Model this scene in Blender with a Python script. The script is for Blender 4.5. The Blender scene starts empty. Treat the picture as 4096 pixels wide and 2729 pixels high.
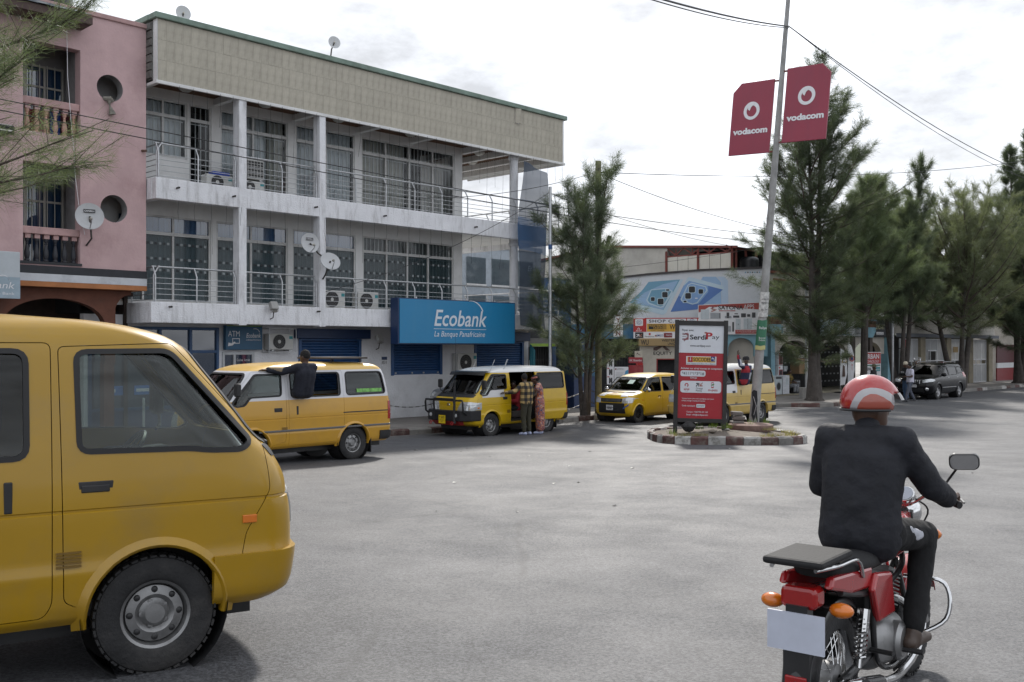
import bpy, bmesh, math, random
import numpy as np
from math import sin, cos, pi, radians, sqrt, atan2
from mathutils import Vector, Matrix, Euler
random.seed(7); RNG = np.random.default_rng(7)
SC = bpy.context.scene
COL = SC.collection

# ---------------------------------------------------------------- camera
cam_d = bpy.data.cameras.new('camera'); cam = bpy.data.objects.new('camera', cam_d); COL.objects.link(cam)
cam.location = (0, 0, 2.40); cam.rotation_euler = (radians(90), 0, 0)
cam_d.lens = 35.0; cam_d.sensor_width = 36.0; cam_d.shift_y = 6.6 / 1024
cam_d.clip_start = 0.1; cam_d.clip_end = 3000
SC.camera = cam

# ---------------------------------------------------------------- sky
SUN_EL, SUN_AZ = radians(41), radians(7)          # azimuth from +Y towards +X
world = bpy.data.worlds.new('World'); SC.world = world; world.use_nodes = True
nt = world.node_tree; nt.nodes.clear(); L = nt.links.new
def N(t, **k):
    n = nt.nodes.new(t)
    for a, b in k.items(): setattr(n, a, b)
    return n
sky = N('ShaderNodeTexSky', sky_type='NISHITA'); sky.sun_disc = False
sky.sun_elevation = SUN_EL; sky.sun_rotation = SUN_AZ; sky.air_density = 1.2; sky.dust_density = 2.5
tc = N('ShaderNodeTexCoord'); mp = N('ShaderNodeMapping'); mp.inputs['Scale'].default_value = (1.0, 1.0, 2.3)
mp.inputs['Location'].default_value = (3.7, 1.3, .4)
n1 = N('ShaderNodeTexNoise'); n1.inputs['Scale'].default_value = 2.6; n1.inputs['Detail'].default_value = 9; n1.inputs['Roughness'].default_value = .56
n1.inputs['Distortion'].default_value = .35
n2 = N('ShaderNodeTexNoise'); n2.inputs['Scale'].default_value = 5.5; n2.inputs['Detail'].default_value = 8; n2.inputs['Roughness'].default_value = .6
r1 = N('ShaderNodeValToRGB'); r1.color_ramp.elements[0].position = .30; r1.color_ramp.elements[1].position = .60
r1.color_ramp.elements[0].color = (.88, .88, .88, 1); r1.color_ramp.elements[1].color = (1, 1, 1, 1)
r2 = N('ShaderNodeValToRGB'); r2.color_ramp.elements[0].position = .36; r2.color_ramp.elements[1].position = .66
r2.color_ramp.elements[0].color = (3.5, 3.62, 3.85, 1); r2.color_ramp.elements[1].color = (7.0, 7.3, 7.85, 1)
mx = N('ShaderNodeMixRGB'); bg = N('ShaderNodeBackground'); bg.inputs['Strength'].default_value = .1
wo = N('ShaderNodeOutputWorld')
L(tc.outputs['Generated'], mp.inputs['Vector']); L(mp.outputs['Vector'], n1.inputs['Vector']); L(mp.outputs['Vector'], n2.inputs['Vector'])
L(n1.outputs['Fac'], r1.inputs['Fac']); L(n2.outputs['Fac'], r2.inputs['Fac'])
L(r1.outputs['Color'], mx.inputs['Fac']); L(sky.outputs['Color'], mx.inputs['Color1']); L(r2.outputs['Color'], mx.inputs['Color2'])
L(mx.outputs['Color'], bg.inputs['Color']); L(bg.outputs['Background'], wo.inputs['Surface'])

# ---------------------------------------------------------------- sun
sun_d = bpy.data.lights.new('sun', 'SUN'); sun = bpy.data.objects.new('sun', sun_d); COL.objects.link(sun)
sun_d.energy = 2.0; sun_d.angle = radians(4.5); sun_d.color = (1, .955, .89)
_sd = Vector((sin(SUN_AZ) * cos(SUN_EL), cos(SUN_AZ) * cos(SUN_EL), sin(SUN_EL)))
sun.rotation_euler = _sd.to_track_quat('Z', 'Y').to_euler()
sun.location = (0, 30, 40)
SC.view_settings.view_transform = 'Standard'; SC.view_settings.look = 'None'
SC.view_settings.exposure = 1.08; SC.view_settings.gamma = 1.0; SC.view_settings.use_curve_mapping = False
SC.cycles.max_bounces = 8; SC.cycles.transparent_max_bounces = 24; SC.cycles.caustics_reflective = False; SC.cycles.caustics_refractive = False

# ---------------------------------------------------------------- frames
DX, DY = .69151, .72236                         # direction of the street
P0 = Vector((-8.83, 24.7, 0)); SROT = atan2(DY, DX)
def W(s, n, z=0.0): return Vector((P0.x + s*DX + n*DY, P0.y + s*DY - n*DX, z))
def ground(x, y): 
    t = min(max((28 - y)/23., 0), 1); return .65*(t*t*(3-2*t)*.35 + t*.65)
def onroad(s, n): p = W(s, n); return Vector((p.x, p.y, ground(p.x, p.y)))

# ---------------------------------------------------------------- materials
MATS = {}
def M(name, col, rough=.6, metal=0., var=.12, vs=5., bump=0., bs=60., dirt=0., dcol=(.06, .055, .05), ds=2.2, streak=False, spec=.5, rnd=0., coat=0., sheen=0.):
    if name in MATS: return MATS[name]
    m = bpy.data.materials.new(name); m.use_nodes = True; t = m.node_tree; t.nodes.clear(); l = t.links.new
    def nd(ty, **k):
        n = t.nodes.new(ty)
        for a, b in k.items(): setattr(n, a, b)
        return n
    out = nd('ShaderNodeOutputMaterial'); b = nd('ShaderNodeBsdfPrincipled'); l(b.outputs[0], out.inputs[0])
    b.inputs['Roughness'].default_value = rough; b.inputs['Metallic'].default_value = metal
    b.inputs['Specular IOR Level'].default_value = spec
    if coat: b.inputs['Coat Weight'].default_value = coat; b.inputs['Coat Roughness'].default_value = .08
    if sheen: b.inputs['Sheen Weight'].default_value = sheen
    tc = nd('ShaderNodeTexCoord'); src = tc.outputs['Object']
    no = nd('ShaderNodeTexNoise'); no.inputs['Scale'].default_value = vs; no.inputs['Detail'].default_value = 7; no.inputs['Roughness'].default_value = .6
    l(src, no.inputs['Vector'])
    mr = nd('ShaderNodeMapRange'); mr.inputs[1].default_value = .3; mr.inputs[2].default_value = .7; mr.inputs[3].default_value = 1-var; mr.inputs[4].default_value = 1+var*.6
    l(no.outputs['Fac'], mr.inputs[0])
    mul = nd('ShaderNodeVectorMath', operation='SCALE'); mul.inputs[0].default_value = col[:3]; l(mr.outputs[0], mul.inputs['Scale'])
    cur = mul.outputs[0]
    if rnd:
        oi = nd('ShaderNodeObjectInfo'); m2 = nd('ShaderNodeMapRange'); m2.inputs[3].default_value = 1-rnd; m2.inputs[4].default_value = 1+rnd
        l(oi.outputs['Random'], m2.inputs[0]); v2 = nd('ShaderNodeVectorMath', operation='SCALE'); l(cur, v2.inputs[0]); l(m2.outputs[0], v2.inputs['Scale']); cur = v2.outputs[0]
    if dirt:
        mpn = nd('ShaderNodeMapping'); l(src, mpn.inputs[0]); mpn.inputs['Scale'].default_value = (1, 1, .18) if streak else (1, 1, 1)
        dn = nd('ShaderNodeTexNoise'); dn.inputs['Scale'].default_value = ds*(2.6 if streak else 1); dn.inputs['Detail'].default_value = 9; dn.inputs['Roughness'].default_value = .68
        l(mpn.outputs[0], dn.inputs['Vector'])
        dr = nd('ShaderNodeMapRange'); dr.inputs[1].default_value = .5; dr.inputs[2].default_value = .74; dr.inputs[3].default_value = 0; dr.inputs[4].default_value = dirt
        l(dn.outputs['Fac'], dr.inputs[0])
        mix = nd('ShaderNodeMixRGB'); l(dr.outputs[0], mix.inputs['Fac']); l(cur, mix.inputs['Color1']); mix.inputs['Color2'].default_value = (*dcol, 1); cur = mix.outputs[0]
    l(cur, b.inputs['Base Color'])
    if bump:
        bn = nd('ShaderNodeTexNoise'); bn.inputs['Scale'].default_value = bs; bn.inputs['Detail'].default_value = 6; l(src, bn.inputs['Vector'])
        bp = nd('ShaderNodeBump'); bp.inputs['Strength'].default_value = bump; bp.inputs['Distance'].default_value = .02; l(bn.outputs['Fac'], bp.inputs['Height']); l(bp.outputs[0], b.inputs['Normal'])
    MATS[name] = m; return m
def glass_mat(name, tint=(.55, .6, .6), refl=1.0, rough=.02, base=.04, haze=0.0, hcol=(.3, .3, .28)):
    if name in MATS: return MATS[name]
    m = bpy.data.materials.new(name); m.use_nodes = True; t = m.node_tree; t.nodes.clear(); l = t.links.new
    out = t.nodes.new('ShaderNodeOutputMaterial'); mixs = t.nodes.new('ShaderNodeMixShader'); tr = t.nodes.new('ShaderNodeBsdfTransparent'); gl = t.nodes.new('ShaderNodeBsdfGlossy')
    fr = t.nodes.new('ShaderNodeFresnel'); fr.inputs[0].default_value = 1.5
    tr.inputs[0].default_value = (*tint, 1); gl.inputs['Roughness'].default_value = rough; gl.inputs[0].default_value = (refl, refl, refl, 1)
    no = t.nodes.new('ShaderNodeTexNoise'); no.inputs['Scale'].default_value = .9; tc = t.nodes.new('ShaderNodeTexCoord'); l(tc.outputs['Object'], no.inputs['Vector'])
    bp = t.nodes.new('ShaderNodeBump'); bp.inputs['Strength'].default_value = .05; bp.inputs['Distance'].default_value = .05; l(no.outputs['Fac'], bp.inputs['Height'])
    l(bp.outputs[0], gl.inputs['Normal'])
    first = tr
    if haze:
        df = t.nodes.new('ShaderNodeBsdfDiffuse'); df.inputs[0].default_value = (*hcol, 1); hm = t.nodes.new('ShaderNodeMixShader'); hm.inputs[0].default_value = haze
        l(tr.outputs[0], hm.inputs[1]); l(df.outputs[0], hm.inputs[2]); first = hm
    ad = t.nodes.new('ShaderNodeMath'); ad.operation = 'ADD'; ad.inputs[1].default_value = base; l(fr.outputs[0], ad.inputs[0])
    l(ad.outputs[0], mixs.inputs[0]); l(first.outputs[0], mixs.inputs[1]); l(gl.outputs[0], mixs.inputs[2]); l(mixs.outputs[0], out.inputs[0])
    MATS[name] = m; return m
def leaf_mat(name, col, rnd=.25):
    m = M(name, col, rough=.55, var=.35, vs=1.3, rnd=rnd, spec=.3); t = m.node_tree
    b = [n for n in t.nodes if n.type == 'BSDF_PRINCIPLED'][0]; out = [n for n in t.nodes if n.type == 'OUTPUT_MATERIAL'][0]
    gi_ = t.nodes.new('ShaderNodeNewGeometry'); mr = t.nodes.new('ShaderNodeMapRange'); mr.inputs[3].default_value = .45; mr.inputs[4].default_value = 1.6; t.links.new(gi_.outputs['Random Per Island'], mr.inputs[0]); sv = t.nodes.new('ShaderNodeVectorMath'); sv.operation = 'SCALE'; t.links.new(b.inputs['Base Color'].links[0].from_socket, sv.inputs[0]); t.links.new(mr.outputs[0], sv.inputs['Scale']); t.links.new(sv.outputs[0], b.inputs['Base Color'])
    tl = t.nodes.new('ShaderNodeBsdfTranslucent'); tl.inputs[0].default_value = (col[0]*1.5, col[1]*1.5, col[2]*.9, 1)
    mxs = t.nodes.new('ShaderNodeMixShader'); mxs.inputs[0].default_value = .42
    t.links.new(b.outputs[0], mxs.inputs[1]); t.links.new(tl.outputs[0], mxs.inputs[2]); t.links.new(mxs.outputs[0], out.inputs[0])
    return m

# ---------------------------------------------------------------- mesh builder
class MB:
    def __init__(s): s.v = []; s.f = []; s.m = []
    def add(s, vs, fs, mi=0):
        o = len(s.v); s.v += [tuple(p) for p in vs]; s.f += [tuple(i+o for i in f) for f in fs]; s.m += [mi]*len(fs); return s
    def box(s, x0, x1, y0, y1, z0, z1, mi=0, T=None):
        vs = [(x, y, z) for z in (z0, z1) for y in (y0, y1) for x in (x0, x1)]
        if T is not None: vs = [T @ Vector(p) for p in vs]
        return s.add(vs, [(0, 2, 3, 1), (4, 5, 7, 6), (0, 1, 5, 4), (2, 6, 7, 3), (0, 4, 6, 2), (1, 3, 7, 5)], mi)
    def bar(s, a, b, w, h, mi=0, up=(0, 0, 1)):
        a = Vector(a); b = Vector(b); d = (b-a); ln = d.length; d.normalize(); up = Vector(up)
        if abs(d.dot(up)) > .98: up = Vector((1, 0, 0))
        x = d.cross(up).normalized(); y = x.cross(d)
        vs = [p + x*sx*w/2 + y*sy*h/2 for p in (a, b) for sy in (-1, 1) for sx in (-1, 1)]
        return s.add(vs, [(0, 2, 3, 1), (4, 5, 7, 6), (0, 1, 5, 4), (2, 6, 7, 3), (0, 4, 6, 2), (1, 3, 7, 5)], mi)
    def tube(s, pts, r, seg=8, mi=0, cap=True):
        pts = [Vector(p) for p in pts]; n = len(pts); rs = r if isinstance(r, (list, tuple)) else [r]*n
        vs = []; fs = []; prev = None
        for i, p in enumerate(pts):
            t = (pts[min(i+1, n-1)] - pts[max(i-1, 0)]).normalized()
            if prev is None:
                a = Vector((0, 0, 1)) if abs(t.z) < .9 else Vector((1, 0, 0)); x = t.cross(a).normalized()
            else: x = (prev - t*prev.dot(t)).normalized()
            prev = x; y = t.cross(x)
            for k in range(seg): an = 2*pi*k/seg; vs.append(p + (x*cos(an) + y*sin(an))*rs[i])
        for i in range(n-1):
            for k in range(seg): k2 = (k+1) % seg; fs.append((i*seg+k, i*seg+k2, (i+1)*seg+k2, (i+1)*seg+k))
        if cap: fs.append(tuple(range(seg-1, -1, -1))); fs.append(tuple((n-1)*seg+k for k in range(seg)))
        return s.add(vs, fs, mi)
    def lathe(s, prof, seg=24, T=None, mi=0, ang=2*pi, cap=False):
        vs = []; fs = []; full = abs(ang-2*pi) < 1e-6; ns = seg if full else seg+1
        for r, z in prof:
            for k in range(ns):
                a = ang*k/seg; p = Vector((r*cos(a), r*sin(a), z)); vs.append(T @ p if T is not None else p)
        for i in range(len(prof)-1):
            for k in range(seg):
                k2 = (k+1) % ns; fs.append((i*ns+k, i*ns+k2, (i+1)*ns+k2, (i+1)*ns+k))
        if cap: fs.append(tuple(range(ns-1, -1, -1))); fs.append(tuple((len(prof)-1)*ns+k for k in range(ns)))
        return s.add(vs, fs, mi)
    def prism(s, poly, fn, w0, w1, mi=0):
        n = len(poly); vs = [fn(u, v, w0) for u, v in poly] + [fn(u, v, w1) for u, v in poly]
        fs = [tuple(range(n-1, -1, -1)), tuple(range(n, 2*n))] + [(i, (i+1) % n, n+(i+1) % n, n+i) for i in range(n)]
        return s.add(vs, fs, mi)
    def sphere(s, c, r, su=12, sv=8, mi=0, T=None):
        if not isinstance(r, (tuple, list, Vector)): r = (r, r, r)
        vs = [Vector((0, 0, 1))]; fs = []
        for j in range(1, sv):
            for k in range(su): a = pi*j/sv; b = 2*pi*k/su; vs.append(Vector((sin(a)*cos(b), sin(a)*sin(b), cos(a))))
        vs.append(Vector((0, 0, -1)))
        for k in range(su):
            fs.append((0, 1+k, 1+(k+1) % su)); fs.append((len(vs)-1, 1+(sv-2)*su+(k+1) % su, 1+(sv-2)*su+k))
            for j in range(sv-2): fs.append((1+j*su+k, 1+(j+1)*su+k, 1+(j+1)*su+(k+1) % su, 1+j*su+(k+1) % su))
        c = Vector(c); vs = [Vector((p.x*r[0], p.y*r[1], p.z*r[2])) for p in vs]
        vs = [(T @ p if T is not None else p) + c for p in vs]
        return s.add(vs, fs, mi)
    def mesh(s, name, mats, smooth=False, ang=35):
        me = bpy.data.meshes.new(name); me.from_pydata(s.v, [], s.f)
        for m in (mats if isinstance(mats, (list, tuple)) else [mats]): me.materials.append(m)
        if len(set(s.m)) > 1: me.polygons.foreach_set('material_index', s.m)
        if smooth:
            me.polygons.foreach_set('use_smooth', [True]*len(s.f)); me.update(); me.set_sharp_from_angle(angle=radians(ang))
        me.update(); return me
    def build(s, name, mats, parent=None, smooth=False, bevel=0., ang=35, label=None, kind=None):
        return link(s.mesh(name, mats, smooth, ang), name, parent, bevel, label, kind)
def link(me, name, parent=None, bevel=0., label=None, kind=None):
    o = bpy.data.objects.new(name, me); COL.objects.link(o)
    if parent is not None: o.parent = parent
    if bevel:
        b = o.modifiers.new('bevel', 'BEVEL'); b.width = bevel; b.segments = 2; b.limit_method = 'ANGLE'; b.angle_limit = radians(40)
    if label: o['label'] = label
    if kind: o['kind'] = kind
    return o
def thing(name, label, cat, loc=(0, 0, 0), rotz=0., group=None, rot=None):
    o = bpy.data.objects.new(name, None); COL.objects.link(o); o.location = loc; o.empty_display_size = .2
    o.rotation_euler = rot if rot is not None else (0, 0, rotz)
    return tag(o, label, cat, group)
def tag(o, label, cat, group=None):
    o['label'] = label; o['category'] = cat
    if group: o['group'] = group
    return o
def struct(o): o['kind'] = 'structure'; return o
def wobj(name, label, cat, s, n, z=0., rotz=0., group=None): return thing(name, label, cat, W(s, n, z), SROT+rotz, group)

# booleans -------------------------------------------------------
BENCH = bpy.data.scenes.new('workbench')         # modifiers are evaluated here, apart from the big scene; removed at the end
def _tmp(me):
    o = bpy.data.objects.new('tmp', me); BENCH.collection.objects.link(o); return o
JUNK = []
def _drop(*ids):
    for i in ids:
        if isinstance(i, bpy.types.Object) and i.name in BENCH.collection.objects: BENCH.collection.objects.unlink(i)
        JUNK.append(i)
def _eval(o):
    vl = BENCH.view_layers[0]; vl.update(); return bpy.data.meshes.new_from_object(o.evaluated_get(vl.depsgraph))
def boolean(me, cut, op='DIFFERENCE', name='mesh'):
    a = _tmp(me); b = _tmp(cut); md = a.modifiers.new('b', 'BOOLEAN'); md.operation = op; md.object = b; md.solver = 'EXACT'
    try: md.use_self = False
    except Exception: pass
    r = _eval(a); r.name = name
    _drop(a, b); return r
def smoothen(me, ang=30):
    me.polygons.foreach_set('use_smooth', [True]*len(me.polygons)); me.set_sharp_from_angle(angle=radians(ang)); return me
def setmats(me, *mats):
    me.materials.clear()
    for m in mats: me.materials.append(m)
    if len(mats) == 1: me.polygons.foreach_set('material_index', [0]*len(me.polygons))
    return me

# walls with rectangular holes: fn(u, v, w) gives the local point, w = depth
def holewall(mb, fn, u0, u1, v0, v1, holes, d, mi=0):
    us = sorted({u0, u1, *[h[0] for h in holes], *[h[1] for h in holes]}); us = [u for u in us if u0 <= u <= u1]
    vs = sorted({v0, v1, *[h[2] for h in holes], *[h[3] for h in holes]}); vs = [v for v in vs if v0 <= v <= v1]
    def solid(i, j):
        if i < 0 or j < 0 or i >= len(us)-1 or j >= len(vs)-1: return False
        cu = (us[i]+us[i+1])/2; cv = (vs[j]+vs[j+1])/2
        return not any(h[0] < cu < h[1] and h[2] < cv < h[3] for h in holes)
    for i in range(len(us)-1):
        for j in range(len(vs)-1):
            if not solid(i, j): continue
            a, b, c, e = us[i], us[i+1], vs[j], vs[j+1]
            mb.add([fn(a, c, 0), fn(b, c, 0), fn(b, e, 0), fn(a, e, 0)], [(0, 1, 2, 3)], mi)
            mb.add([fn(a, c, d), fn(b, c, d), fn(b, e, d), fn(a, e, d)], [(3, 2, 1, 0)], mi)
            if not solid(i-1, j): mb.add([fn(a, c, 0), fn(a, e, 0), fn(a, e, d), fn(a, c, d)], [(0, 1, 2, 3)], mi)
            if not solid(i+1, j): mb.add([fn(b, c, 0), fn(b, e, 0), fn(b, e, d), fn(b, c, d)], [(3, 2, 1, 0)], mi)
            if not solid(i, j-1): mb.add([fn(a, c, 0), fn(b, c, 0), fn(b, c, d), fn(a, c, d)], [(3, 2, 1, 0)], mi)
            if not solid(i, j+1): mb.add([fn(a, e, 0), fn(b, e, 0), fn(b, e, d), fn(a, e, d)], [(0, 1, 2, 3)], mi)

# flat print on boards -------------------------------------------
_tcache = {}
def text_geo(s, bold=0., shear=0., space=1.):
    key = (s, bold, shear, space)
    if key in _tcache: return _tcache[key]
    cu = bpy.data.curves.new('t', 'FONT'); cu.body = s; cu.size = 1; cu.offset = bold; cu.shear = shear; cu.space_character = space
    cu.resolution_u = 3; cu.fill_mode = 'FRONT'
    o = bpy.data.objects.new('t', cu); BENCH.collection.objects.link(o); me = _eval(o); v = [(p.co.x, p.co.y) for p in me.vertices]; f = [tuple(p.vertices) for p in me.polygons]
    _drop(o, me, cu)
    _tcache[key] = (v, f); return v, f
class Board:
    """flat print: u to the right, v up, w out of the board, in the local space of parent"""
    def __init__(s, parent, o, ux, uy=(0, 0, 1)):
        s.p = parent; s.o = Vector(o); s.x = Vector(ux).normalized(); s.y = Vector(uy).normalized(); s.z = s.x.cross(s.y)
        s.lay = 0
    def at(s, u, v, w=0.): return s.o + s.x*u + s.y*v + s.z*w
    def poly(s, pts, mat, name='print', lay=1, th=0., label=None):
        mb = MB()
        if th: mb.prism(pts, lambda u, v, w: s.at(u, v, w), .0, th)
        else: mb.add([s.at(u, v, .003*lay) for u, v in pts], [tuple(range(len(pts)))])
        return mb.build(name, mat, s.p, label=label)
    def rect(s, u0, u1, v0, v1, mat, name='print', lay=1, r=0., th=0., label=None):
        return s.poly(rrect(u0, u1, v0, v1, r), mat, name, lay, th, label)
    def disc(s, u, v, r, mat, name='print', lay=1, r2=None, n=24): 
        return s.poly([(u+r*cos(2*pi*k/n), v+(r2 or r)*sin(2*pi*k/n)) for k in range(n)], mat, name, lay)
    def ring(s, u, v, r, ri, mat, name='print', lay=1, du=0., dv=0., a0=0., a1=360., n=36):
        mb = MB(); vs = []; fs = []
        for k in range(n+1):
            a = radians(a0+(a1-a0)*k/n); vs += [s.at(u+r*cos(a), v+r*sin(a), .003*lay), s.at(u+du+ri*cos(a), v+dv+ri*sin(a), .003*lay)]
        for k in range(n): fs.append((2*k, 2*k+2, 2*k+3, 2*k+1))
        mb.add(vs, fs); return mb.build(name, mat, s.p)
    def text(s, t, u, v, h, mat, w=None, al='l', bold=0., shear=0., lay=2, space=1., name='lettering', caps=None, rot=0.):
        vs, fs = text_geo(t, bold*.5, shear, space)
        if not vs: return
        xs = [p[0] for p in vs]; ref = .7; x0, x1 = min(xs), max(xs); k = h/ref; kx = k
        if w: kx = w/(x1-x0)
        off = {'l': -x0, 'c': -(x0+x1)/2, 'r': -x1}[al]; ca, sa = cos(rot), sin(rot)
        mb = MB(); pts = []
        for p in vs:
            a, b = (p[0]+off)*kx, p[1]*k; pts.append(s.at(u+a*ca-b*sa, v+a*sa+b*ca, .003*lay))
        mb.add(pts, fs); return mb.build(name, mat, s.p)
def rrect(u0, u1, v0, v1, r=0., n=5):
    if not r: return [(u0, v0), (u1, v0), (u1, v1), (u0, v1)]
    o = []
    for cx, cy, a in ((u1-r, v0+r, -90), (u1-r, v1-r, 0), (u0+r, v1-r, 90), (u0+r, v0+r, 180)):
        for k in range(n+1): t = radians(a+90*k/n); o.append((cx+r*cos(t), cy+r*sin(t)))
    return o
INK = M('black_ink', (.02, .02, .022), .6, var=.1); WHITE = M('white_print', (.72, .72, .74), .5, var=.06, dirt=.25, ds=1.5, dcol=(.5, .49, .46))
BPL = M('black_plastic_trim', (.016, .016, .017), .5, var=.2, dirt=.3, dcol=(.06, .058, .055), ds=3)
# ================================================================ GROUND
def asphalt():
    m = bpy.data.materials.new('asphalt'); m.use_nodes = True; t = m.node_tree; l = t.links.new
    b = t.nodes['Principled BSDF']; tc = t.nodes.new('ShaderNodeTexCoord'); src = tc.outputs['Object']
    def noise(sc, det=6, ro=.6, vec=None):
        n = t.nodes.new('ShaderNodeTexNoise'); n.inputs['Scale'].default_value = sc; n.inputs['Detail'].default_value = det; n.inputs['Roughness'].default_value = ro
        l(vec or src, n.inputs['Vector']); return n.outputs['Fac']
    def mr(x, a, b_, c, d):
        n = t.nodes.new('ShaderNodeMapRange'); n.inputs[1].default_value = a; n.inputs[2].default_value = b_; n.inputs[3].default_value = c; n.inputs[4].default_value = d; l(x, n.inputs[0]); return n.outputs[0]
    def math(op, a, c):
        n = t.nodes.new('ShaderNodeMath'); n.operation = op; l(a, n.inputs[0])
        if isinstance(c, float): n.inputs[1].default_value = c
        else: l(c, n.inputs[1])
        return n.outputs[0]
    vor = t.nodes.new('ShaderNodeTexVoronoi'); vor.inputs['Scale'].default_value = 75; l(src, vor.inputs['Vector'])
    sp = t.nodes.new('ShaderNodeSeparateColor'); l(vor.outputs['Color'], sp.inputs[0])
    stone = mr(sp.outputs[0], 0, 1, .52, 1.48)
    mpp = t.nodes.new('ShaderNodeMapping'); mpp.inputs['Rotation'].default_value = (0, 0, -SROT); mpp.inputs['Scale'].default_value = (.10, .55, 1); l(src, mpp.inputs[0])
    lanes = mr(noise(1.0, 6, .6, mpp.outputs[0]), .35, .65, .90, 1.07)
    big = mr(noise(.22, 7, .6), .35, .65, .93, 1.05)
    mid = mr(noise(3.2, 8, .65), .3, .7, .91, 1.08)
    fine = mr(noise(140, 3, .7), .25, .75, .72, 1.28)
    fac = math('MULTIPLY', math('MULTIPLY', math('MULTIPLY', stone, big), math('MULTIPLY', mid, fine)), lanes)
    sc = t.nodes.new('ShaderNodeVectorMath'); sc.operation = 'SCALE'; sc.inputs[0].default_value = (.080, .081, .086); l(fac, sc.inputs['Scale'])
    # hairline cracks, only in places
    v2 = t.nodes.new('ShaderNodeTexVoronoi'); v2.feature = 'DISTANCE_TO_EDGE'; v2.inputs['Scale'].default_value = .33
    dn = t.nodes.new('ShaderNodeTexNoise'); dn.inputs['Scale'].default_value = 1.7; dn.inputs['Detail'].default_value = 5; l(src, dn.inputs['Vector'])
    mxv = t.nodes.new('ShaderNodeMixRGB'); mxv.inputs[0].default_value = .22; l(src, mxv.inputs[1]); l(dn.outputs['Color'], mxv.inputs[2]); l(mxv.outputs[0], v2.inputs['Vector'])
    cr = math('MULTIPLY', mr(v2.outputs['Distance'], 0, .012, .8, 0), mr(noise(.3, 3), .44, .56, 0, 1))
    mix = t.nodes.new('ShaderNodeMixRGB'); l(cr, mix.inputs[0]); l(sc.outputs[0], mix.inputs[1]); mix.inputs[2].default_value = (.05, .05, .052, 1)
    # oily darker blotches
    ob = mr(noise(.9, 5), .60, .72, 0, .18); mix2 = t.nodes.new('ShaderNodeMixRGB'); l(ob, mix2.inputs[0]); l(mix.outputs[0], mix2.inputs[1]); mix2.inputs[2].default_value = (.09, .09, .093, 1)
    # grey dust gathered along the bank's kerb line (street coordinate n)
    sxy = t.nodes.new('ShaderNodeSeparateXYZ'); l(src, sxy.inputs[0]); nn_ = math('SUBTRACT', math('MULTIPLY', math('ADD', sxy.outputs[0], 8.83), DY), math('MULTIPLY', math('SUBTRACT', sxy.outputs[1], 24.7), DX))
    wob = math('ADD', nn_, math('MULTIPLY', noise(.8, 6, .65), 2.2)); du = math('MULTIPLY', mr(wob, 3.5, 4.9, .75, 0), mr(noise(2.5, 6), .3, .62, .2, 1))
    mix3 = t.nodes.new('ShaderNodeMixRGB'); l(du, mix3.inputs[0]); l(mix2.outputs[0], mix3.inputs[1]); mix3.inputs[2].default_value = (.165, .15, .13, 1); mix2 = mix3
    l(mix2.outputs[0], b.inputs['Base Color']); l(mr(noise(1.1, 5), .3, .7, .52, .72), b.inputs['Roughness'])
    b.inputs['Specular IOR Level'].default_value = .4
    bp = t.nodes.new('ShaderNodeBump'); bp.inputs['Strength'].default_value = .55; bp.inputs['Distance'].default_value = .01
    l(math('ADD', math('MULTIPLY', sp.outputs[0], 1.0), math('MULTIPLY', noise(220, 3), .8)), bp.inputs['Height']); l(bp.outputs[0], b.inputs['Normal'])
    return m
ASPH = asphalt()
def road():
    ys = list(np.concatenate([np.linspace(-60, 0, 7), np.linspace(1, 30, 59), np.linspace(34, 120, 20), np.linspace(150, 900, 10)])); xs = list(np.linspace(-300, 900, 49))
    mb = MB(); mb.v = [(x, y, ground(x, y)) for y in ys for x in xs]; nx = len(xs)
    mb.f = [(j*nx+i, j*nx+i+1, (j+1)*nx+i+1, (j+1)*nx+i) for j in range(len(ys)-1) for i in range(nx-1)]; mb.m = [0]*len(mb.f)
    return struct(mb.build('road', ASPH, smooth=True))
road()
PAVE = M('pavement_concrete', (.20, .185, .17), .85, var=.3, vs=1.6, bump=.35, bs=30, dirt=.6, dcol=(.10, .085, .07), ds=.9)
DIRT = M('bare_earth', (.17, .145, .12), .95, var=.35, vs=4, bump=.8, bs=22, dirt=.5, dcol=(.07, .06, .05), ds=2)
CONC = M('grey_concrete', (.30, .29, .275), .85, var=.2, vs=3, bump=.3, bs=40, dirt=.55, dcol=(.10, .095, .09), ds=2)
KRED = M('kerb_red_paint', (.085, .042, .037), .8, var=.4, vs=5, bump=.5, bs=24, dirt=1.3, dcol=(.16, .14, .12), ds=4.5, rnd=.25)
KWHT = M('kerb_white_paint', (.40, .39, .37), .8, var=.25, vs=5, bump=.5, bs=24, dirt=1.6, dcol=(.12, .11, .095), ds=4.5, rnd=.25)
KGRY = M('kerb_bare_stone', (.21, .20, .185), .85, var=.35, vs=6, bump=.5, bs=22, dirt=.7, ds=3, rnd=.2)
def pavement(name, s0, s1, nf, nb=-14., ds=1.5):
    ss = np.arange(s0, s1+1e-6, ds); rows = []; mb = MB()
    for s in ss:
        out = nf(s)-.13
        for n in (nb, -3, -1, 0, out*.5, out):
            p = W(s, n); mb.v.append((p.x, p.y, ground(p.x, p.y)+.135))
        p = W(s, out); mb.v.append((p.x, p.y, ground(p.x, p.y)-.1))
    c = 7
    for i in range(len(ss)-1):
        for j in range(c-1): mb.f.append((i*c+j, i*c+j+1, (i+1)*c+j+1, (i+1)*c+j))
    for i in (0, len(ss)-1):
        base = len(mb.v)
        for j in (0, 5): x, y, z = mb.v[i*c+j]; mb.v.append((x, y, z-.25))
        mb.f.append((i*c, i*c+1, i*c+2, i*c+3, i*c+4, i*c+5, base+1, base))
    mb.m = [0]*len(mb.f)
    return struct(mb.build(name, PAVE))
def nA(s): return 2.6
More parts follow.
